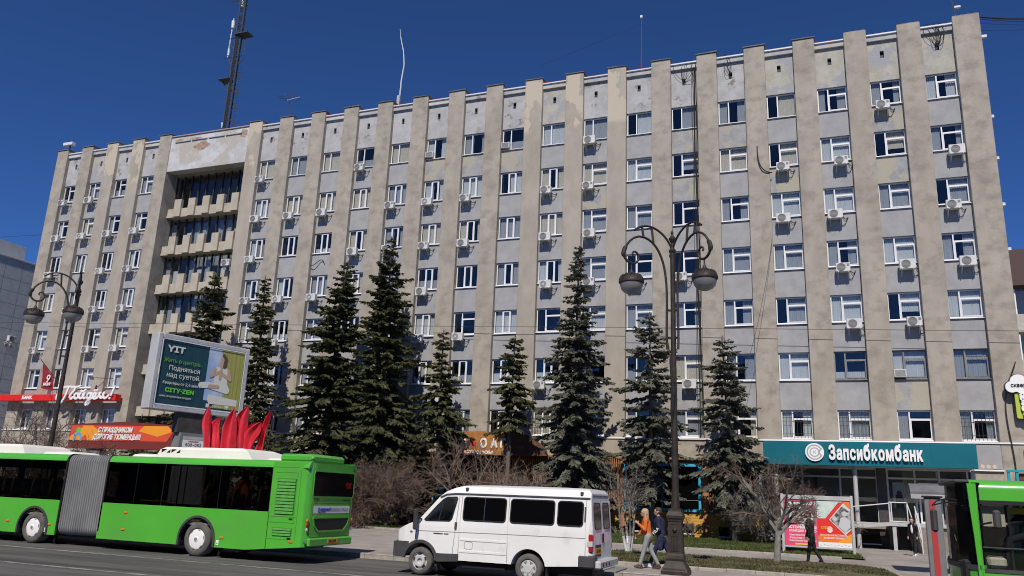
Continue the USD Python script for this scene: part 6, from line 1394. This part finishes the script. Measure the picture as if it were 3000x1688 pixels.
def bare_tree(name, label, loc, h, spread, seed, m_trunk, m_twig, trunk_h=1.0, trunk_r=.09, stems=1, limbs=6, subs=7, subs2=7, twigs=7, group=None, wash=0.0, droop=0.0, twr=.008, buds=None, upright=.5):
    """A leafless tree or shrub: trunk and limbs, then finer and finer twigs."""
    r = np.random.default_rng(seed); t = thing(name, label, 'tree' if name.endswith('tree') else 'shrub', loc, r.uniform(0, 6), group)
    def grow(P, Dn, L, R, nseg, jit, upb):
        """Curved branches: arrays of starts, directions, lengths, radii -> (n, nseg+1, 3) points and radii."""
        n = len(P); pts = np.empty((n, nseg + 1, 3)); pts[:, 0] = P; d = Dn.copy()
        for k in range(nseg):
            d = d + r.normal(0, jit, (n, 3)) + np.array([0, 0, upb]); d /= np.linalg.norm(d, axis=1)[:, None]
            pts[:, k + 1] = pts[:, k] + d * (L / nseg)[:, None]
        return pts, R[:, None] * np.linspace(1, .45, nseg + 1)
    def children(pts, R, L, n, ang, lf, lo=.3):
        N = len(pts); ns = pts.shape[1] - 1; u = r.uniform(lo, 1.0, (N, n)); u[:, -1] = 1.0; i = np.minimum((u * ns).astype(int), ns - 1); w = u * ns - i
        idx = np.arange(N)[:, None]; p = pts[idx, i] * (1 - w[..., None]) + pts[idx, i + 1] * w[..., None]; d = pts[idx, i + 1] - pts[idx, i]; d /= np.linalg.norm(d, axis=2)[..., None]
        s = r.normal(0, 1, (N, n, 3)); s -= d * (s * d).sum(2)[..., None]; s /= np.linalg.norm(s, axis=2)[..., None]; a = r.uniform(ang * .6, ang * 1.3, (N, n))
        nd = d * np.cos(a)[..., None] + s * np.sin(a)[..., None]; RR = R[idx, i] * r.uniform(.45, .7, (N, n)); LL = L[:, None] * lf * r.uniform(.55, 1.2, (N, n)) * (1.15 - .4 * u)
        return p.reshape(-1, 3), nd.reshape(-1, 3), LL.ravel(), RR.ravel()
    def tubes(pts, R, sides):
        N, S, _ = pts.shape; tg = np.gradient(pts, axis=1); tg /= np.linalg.norm(tg, axis=2)[..., None] + 1e-9
        a = np.cross(tg, np.array([.31, .77, .55])); a /= np.linalg.norm(a, axis=2)[..., None] + 1e-9; b = np.cross(tg, a); g = np.arange(sides) * 2 * PI / sides
        v = pts[:, :, None] + R[:, :, None, None] * (np.cos(g)[:, None] * a[:, :, None] + np.sin(g)[:, None] * b[:, :, None])
        q = np.array([(i * sides + j, i * sides + (j + 1) % sides, (i + 1) * sides + (j + 1) % sides, (i + 1) * sides + j) for i in range(S - 1) for j in range(sides)])
        return v.reshape(-1, 3), (np.arange(N)[:, None, None] * S * sides + q[None]).reshape(-1, 4)
    a = r.uniform(0, 6.28, stems) + 0; an = np.arange(stems) * 2 * PI / max(1, stems) + a[0]
    tl = 0.0 if stems == 1 else .28
    D0 = np.column_stack([np.cos(an) * tl, np.sin(an) * tl, np.ones(stems)]); D0 /= np.linalg.norm(D0, axis=1)[:, None]
    P, R0 = grow(np.column_stack([np.cos(an) * trunk_r * (stems > 1), np.sin(an) * trunk_r * (stems > 1), np.full(stems, -.05)]), D0, np.full(stems, trunk_h), np.full(stems, trunk_r), 5, .05, .03)
    R0 = trunk_r * np.linspace(1.15, .75, 6)[None].repeat(stems, 0)
    obj('trunk', MB().add(*tubes(P, R0, 8)), m_trunk, t, smooth=True)
    if wash: 
        k = max(2, int(5 * wash / trunk_h) + 1); obj('painted_base', MB().add(*tubes(P[:, :k], R0[:, :k] * 1.04, 8)), 'whitewashed_bark', t, smooth=True)
    L1 = (h - trunk_h) * .62
    p, d, L, R = children(P, R0, np.full(stems, L1), limbs, 1.0 * spread, 1.0, .55)
    lim, lr = grow(p, d, L, R * 1.25, 5, .12, .10 * upright)
    obj('limbs', MB().add(*tubes(lim, lr, 6)), m_trunk if m_trunk != 'whitewashed_bark' else 'bark_pale', t)
    p, d, L, R = children(lim, lr, L, subs, .8, .62, .2); s1, r1 = grow(p, d, L, np.maximum(R, twr * 1.5), 4, .16, .05 * upright - droop * .05)
    p, d, L, R = children(s1, r1, L, subs2, .75, .6, .2); s2, r2_ = grow(p, d, L, np.maximum(R, twr * 1.1), 3, .18, .03 * upright - droop * .08)
    m = MB().add(*tubes(s1, r1, 4)).add(*tubes(s2, r2_, 3))
    if twigs:
        p, d, L, R = children(s2, r2_, L, twigs, .7, .6, .15); s3, r3_ = grow(p, d, np.minimum(L, .5), np.full(len(L), twr), 2, .2, -droop * .1); m.add(*tubes(s3, r3_, 3))
    obj('twigs', m, m_twig, t)
    if buds and twigs:
        k = r.permutation(len(s3))[:buds]; p = s3[k, r.integers(0, 3, len(k))]; w = r.uniform(.02, .05, (len(k), 1)); e1 = r.normal(0, 1, (len(k), 3)); e1 /= np.linalg.norm(e1, axis=1)[:, None]; e2 = np.cross(e1, r.normal(0, 1, (len(k), 3))); e2 /= np.linalg.norm(e2, axis=1)[:, None]
        v = np.stack([p, p + e1 * w, p + e1 * w * .8 + e2 * w], 1); obj('buds', (v.reshape(-1, 3), np.arange(3 * len(k)).reshape(-1, 3)), 'twig_red', t)
    return t
bare_tree('bare_tree', 'crooked leafless tree with a pale trunk in front of the poster stand', (-1.32, 29.45, .2), 5.0, .85, 21, 'bark_pale', 'twig_brown', 1.45, .11, 1, 7, 7, 6, 5, wash=0, twr=.005, upright=.55, buds=900)
bare_tree('bare_tree', 'young multi-stemmed leafless tree with whitewashed stems left of the walkers', (-6.5, 30.0, .2), 4.3, .5, 22, 'bark_pale', 'twig_grey', 1.6, .05, 4, 4, 5, 4, 3, wash=.75, twr=.006, upright=.9)
SB = 'leafless shrubs along the lawn'
bare_tree('bare_shrub', 'big reddish-brown leafless shrub mass right of the articulated bus', (-21.2, 38.2, .15), 4.5, .6, 23, 'bark', 'twig_brown', .6, .06, 6, 5, 7, 7, 6, SB, twr=.008, upright=.5, buds=2500)
bare_tree('bare_shrub', 'brown leafless shrub behind the right end of the articulated bus', (-22.9, 37.4, .15), 4.6, 1.0, 24, 'bark', 'twig_red', .6, .06, 6, 6, 7, 7, 6, SB, twr=.010, upright=.35, buds=2500)
bare_tree('bare_tree', 'spreading leafless apple tree in front of the cafe sign', (-18.0, 40.0, .15), 8.2, .8, 25, 'bark', 'twig_brown', 1.5, .11, 1, 7, 7, 6, 4, None, twr=.009, upright=.5)
bare_tree('bare_tree', 'leafless tangled tree right of the cafe sign behind the minibus', (-14.6, 40.0, .15), 6.6, .9, 26, 'bark', 'twig_brown', 1.1, .10, 2, 6, 7, 6, 4, None, twr=.009, upright=.5)
bare_tree('bare_shrub', 'leafless budding shrub behind the bus at the left edge', (-33.2, 27.4, .15), 5.6, .8, 27, 'bark', 'twig_red', .7, .06, 5, 6, 7, 6, 5, SB, twr=.008, upright=.7, buds=5000)
bare_tree('bare_shrub', 'leafless budding shrub around the foot of the left street lamp', (-32.5, 31.0, .15), 5.6, .8, 28, 'bark', 'twig_red', .7, .06, 5, 6, 7, 6, 5, SB, twr=.009, upright=.7, buds=5000)
bare_tree('bare_shrub', 'leafless arching shrub below the holiday banner', (-27.5, 30.5, .15), 4.1, 1.1, 29, 'bark', 'twig_grey', .4, .05, 6, 6, 7, 6, 5, SB, twr=.008, upright=.1, droop=.4)
bare_tree('bare_shrub', 'dense reddish leafless shrub between the bank columns behind the poster stand', (-.4, 44.2, .15), 4.0, .9, 30, 'bark', 'twig_red', .4, .05, 6, 6, 7, 7, 6, SB, twr=.011, upright=.5, buds=3500)
bare_tree('bare_shrub', 'low leafless shrub before the yellow planks right of the lamp', (-6.3, 44.3, .18), 1.8, .9, 31, 'bark', 'twig_grey', .35, .04, 2, 5, 5, 4, 2, SB, twr=.009, upright=.4)
bare_tree('bare_tree', 'tall thin leafless tree at the far left edge', (-36.5, 30.0, .15), 8.0, .6, 33, 'bark_pale', 'twig_grey', 2.6, .08, 1, 7, 6, 6, 4, None, twr=.009, upright=.8)
bare_tree('bare_shrub', 'leafless shrub in front of the right bank column', (-2.7, 43.6, .15), 4.2, .85, 34, 'bark', 'twig_grey', .5, .05, 5, 6, 6, 6, 5, SB, twr=.009, upright=.6)
ol = spruce('low sprawling olive-brown conifer right of the articulated bus', -20.9, 41.2, 4.8, 2.3, .3, 'olive_shrub', 41, 0, 1.1, .45)

# ================================================================== people
def blob(bones, refine=.028, it=6, seg=14):
    """One continuous surface from bones (p, r, q, r2)."""
    parts = []
    for p, r, q, r2 in bones:
        a = m3.Manifold.sphere(r, seg).translate(tuple(map(float, p))); b = m3.Manifold.sphere(r2, seg).translate(tuple(map(float, q)))
        parts.append(m3.Manifold.batch_hull([a, b]))
    g = m3.Manifold.batch_boolean(parts, m3.OpType.Add).refine_to_length(refine); k = g.to_mesh()
    t = trimesh.Trimesh(k.vert_properties[:, :3], k.tri_verts, process=True)
    if it: trimesh.smoothing.filter_taubin(t, iterations=it)
    return t
def ell(c, r, m, parent, name, seg=14): 
    return obj(name, MB().mesh(m3.Manifold.sphere(1, seg).scale(tuple(r)).translate(tuple(map(float, c)))), m, parent, smooth=True)
def person(label, loc, rotz, h, legs, arms, top='cloth_black', low='cloth_black', shoe='leather_black', hair='hair_dark', long_hair=False, female=True, coat=0.0, lean=.03, turn=0.0):
    """x forward, y left. legs: (thigh, knee) for left, right in radians; arms: (swing, bend, out)."""
    t = thing('person', label, 'person', loc, rotz); k = h / 1.75; sh = .165 if female else .195; hp = .085
    V = lambda *p: np.array(p, float) * k
    hip, chest = V(0, 0, .95), V(lean * 1.2, 0, 1.34); neck = V(lean * 1.6, 0, 1.50); head = V(lean * 1.6 + .02, 0, 1.63)
    B, TR, TP, HM = [], [], [], []; feet = []
    B += [(hip, .125 * k, V(lean * .6, 0, 1.12), .115 * k), (V(lean * .6, 0, 1.12), .115 * k, chest, .125 * k), (chest + V(0, sh * .55, .06), .085 * k, chest + V(0, -sh * .55, .06), .085 * k), (chest, .1 * k, neck, .052 * k), (neck, .05 * k, head, .06 * k)]
    ct, st_ = math.cos(turn), math.sin(turn)
    hd = lambda x, y, z: head + np.array([x * ct - y * st_, x * st_ + y * ct, z]) * k
    B += [(hd(-.025, 0, .03), .092 * k, hd(.02, 0, .03), .088 * k), (hd(.01, 0, .02), .08 * k, hd(.045, 0, -.06), .045 * k), (hd(.088, 0, .005), .012 * k, hd(.112, 0, -.022), .014 * k), (hd(.08, 0, -.055), .02 * k, hd(.085, 0, -.062), .018 * k)]
    for s in (1, -1): B.append((hd(-.01, s * .085, -.02), .018 * k, hd(-.015, s * .09, .015), .02 * k))
    lo = 9
    for s, (a, b) in zip((1, -1), legs):
        H = hip + V(0, s * hp, -.02); K = H + V(math.sin(a) * .43, s * .005, -math.cos(a) * .43); A = K + V(math.sin(a - b) * .42, 0, -math.cos(a - b) * .42); feet.append((A, a - b)); lo = min(lo, A[2] - .075 * k * math.cos(a - b) - .03 * abs(math.sin(a - b)) * k)
    for (A, ang), s, (a, b) in zip(feet, (1, -1), legs):
        A[2] -= 0
        H = hip + V(0, s * hp, -.02); K = H + V(math.sin(a) * .43, s * .005, -math.cos(a) * .43)
        ca, sa = math.cos(ang * .8), math.sin(ang * .8); toe = A + V(.16 * ca + .03 * -sa, s * .015, .16 * sa - .055); heel = A + V(-.045, 0, -.045)
        B += [(H, .085 * k, K, .052 * k), (K, .052 * k, A, .036 * k), (A, .036 * k, heel, .03 * k), (heel, .03 * k, toe, .024 * k)]
        TR += [(H + V(0, 0, .02), .102 * k, K, .066 * k), (K, .066 * k, A + V(0, 0, .05), .052 * k)]
        obj('shoe', blob([(A + V(0, 0, .03), .05 * k, heel, .044 * k), (heel, .044 * k, toe, .036 * k), (A + V(.01, 0, .02), .046 * k, toe + V(-.05, 0, .02), .036 * k)], .03, 3), shoe, t, smooth=True)
    TR.append((hip + V(0, hp * .4, .04), .118 * k, hip + V(0, -hp * .4, .04), .118 * k))
    if coat > .15: TP += [(V(.02, .13 * a_, .92 - coat), .075 * k, V(0, .05 * a_, 1.05), .11 * k) for a_ in (1, -1)] + [(V(.02, .12, .92 - coat), .07 * k, V(.02, -.12, .92 - coat), .07 * k), (V(.02, .10, 1.0 - coat * .5), .1 * k, V(.02, -.10, 1.0 - coat * .5), .1 * k)]
    TP += [(V(0, 0, .93 - min(coat, .1)), .13 * k, V(lean * .6, 0, 1.13), .132 * k), (V(lean * .6, 0, 1.13), .132 * k, chest, (.142 if female else .165) * k), (chest + V(0, sh * .6, .07), .098 * k, chest + V(0, -sh * .6, .07), .098 * k), (chest + V(0, 0, .06), .11 * k, neck + V(0, 0, -.02), .066 * k)]
    hands = []
    for s, (sw, bd, out) in zip((1, -1), arms):
        S = chest + V(0, s * sh, .085); E = S + V(math.sin(sw) * .28, s * math.sin(out) * .28, -math.cos(sw) * .28); d2 = np.array([math.sin(sw + bd), s * math.sin(out) * .4, -math.cos(sw + bd)]); d2 /= np.linalg.norm(d2); W = E + d2 * .25 * k
        B += [(S, .052 * k, E, .038 * k), (E, .038 * k, W, .027 * k)]; TP += [(S, (.068 if female else .08) * k, E, (.054 if female else .066) * k), (E, (.054 if female else .062) * k, W - d2 * .02 * k, .040 * k)]
        pal = W + d2 * .075 * k; up = np.cross(d2, [0, 1.0, 0]); up /= np.linalg.norm(up)
        B.append((W, .026 * k, pal, .030 * k)); HM = HM
        for j, (o, l) in enumerate(((-.026, .062), (-.009, .075), (.009, .070), (.025, .055))):
            r0 = pal + up * o * k; mid = r0 + d2 * l * .55 * k; tip_ = mid + (d2 * .6 + np.array([0, -s * .8, 0])) * l * .5 * k
            B += [(r0, .0095 * k, mid, .009 * k), (mid, .009 * k, tip_, .008 * k)]
        th = W + d2 * .03 * k + up * .03 * k; tm = th + (d2 * .5 + up * .7) * .04 * k; B += [(th, .012 * k, tm, .010 * k), (tm, .010 * k, tm + d2 * .028 * k, .009 * k)]
    obj('body', blob(B, .03, 4, 12), 'skin', t, smooth=True)
    obj('trousers', blob(TR, .035, 5), low, t, smooth=True)
    obj('jacket', blob(TP, .035, 5), top, t, smooth=True)
    for s in (1, -1): ell(hd(.088, s * .034, .008), (.012 * k,) * 3, 'ink', t, 'eye', 8)
    HR = [(hd(-.035, 0, .055), .092 * k, hd(.0, 0, .065), .086 * k), (hd(-.06, .03, .0), .062 * k, hd(-.06, -.03, .0), .062 * k), (hd(.0, .05, .05), .055 * k, hd(.0, -.05, .05), .055 * k)]
    if long_hair: HR += [(hd(-.055, 0, .0), .075 * k, hd(-.075, 0, -.20), .055 * k), (hd(-.01, .07, .0), .036 * k, hd(-.015, .085, -.18), .028 * k), (hd(-.01, -.07, .0), .036 * k, hd(-.015, -.085, -.18), .028 * k), (hd(-.075, 0, -.20), .06 * k, hd(-.09, 0, -.28), .035 * k)]
    obj('hair', blob(HR, .03, 3), hair, t, smooth=True)
    g = t.GetAttribute('xformOp:translate'); p = g.Get(); g.Set(Gf.Vec3d(p[0], p[1], p[2] - lo + .0))
    return t, V, chest, hip
w, V, ch, hp_ = person('woman in orange hooded sweater, grey trousers and brown boots walking left by the lamp', (-4.66, 24.2, .13), PI + .12, 1.70, ((.30, .05), (-.24, .22)), ((.05, 2.25, .12), (.30, .45, .12)), 'cloth_orange', 'cloth_grey', 'leather_brown', 'hair_blond', True, True, .02, .05, .15)
obj('rucksack_strap', MB().tube([ch + V(.10, .10, .16), ch + V(.15, .11, .0), ch + V(.06, .13, -.16)], .016, 5).tube([ch + V(.10, -.10, .16), ch + V(.15, -.11, .0), ch + V(.06, -.13, -.16)], .016, 5), 'cloth_black', w)
w2, V, ch, hp_ = person('companion in a long navy jacket and white shoes half hidden behind the woman in orange', (-4.36, 24.72, .13), PI, 1.78, ((.42, .08), (-.42, .22)), ((-.12, .95, .12), (-.15, .35, .1)), 'cloth_navy', 'cloth_navy', 'cloth_white', 'hair_dark', False, False, .30, .05)
for k, (ch_, m) in enumerate(zip('FILA', ('lamp_red', 'print_white', 'print_white', 'print_white'))):
    pass
E_ = thing('sleeve_print', 'x', 'x') if 0 else None
g = affinity.rotate(text2d('FILA', .072, bold=True), 52, origin=(0, 0)); S = ch + V(0, .195, .085)
mb = MB().prism(g, 0, .006); v, f = mb.tm(); v = np.array(v); vv = np.column_stack([-v[:, 0] + (S[0] + .10), np.full(len(v), S[1] + .10) - v[:, 1], v[:, 2] + S[2] - .44])
obj('sleeve_print', (vv, f[:, ::-1]), 'print_white', w2)
m_, V, ch, hp_ = person('man in a black jacket and black trousers walking left past the poster stand', (-.2, 30.9, .13), PI, 1.78, ((.20, .06), (-.20, .28)), ((-.05, .25, .1), (.10, .30, .1)), 'cloth_black', 'cloth_black', 'leather_black', 'hair_dark', False, False, .10, .04)
g_, V, ch, hp_ = person('girl in a black leather jacket and white shirt walking from the bank entrance', (4.02, 40.9, .13), -PI / 2 - .5, 1.64, ((.18, .1), (-.12, .25)), ((.05, .3, .15), (-.05, .25, .15)), 'leather_black', 'cloth_black', 'cloth_white', 'hair_dark', True, True, .0, .02)
ell(ch + V(.085, 0, -.10), (.075, .062, .20), 'cloth_white', g_, 'shirt')
for x, y, top, hair, lab in ((-16.35, 19.55, 'cloth_black', 'hair_blond', 'seated bus passenger with fair hair seen dimly through the rear side window'), (-15.55, 19.6, 'cloth_orange', 'hair_dark', 'seated bus passenger in orange seen dimly through the last side window')):
    person(lab, (x, y, 1.26 - .10), PI, 1.66, ((1.5, 1.5), (1.5, 1.5)), ((.5, .6, .1), (.5, .6, .1)), top, 'cloth_black', 'leather_black', hair, True)
person('bus driver silhouette behind the side window of the right bus', (4.12, 19.6, 1.08), PI, 1.76, ((1.35, 1.1), (1.35, 1.1)), ((.7, .6, .1), (.7, .6, .1)), 'cloth_black', 'cloth_black', 'leather_black', 'hair_dark', False, False)
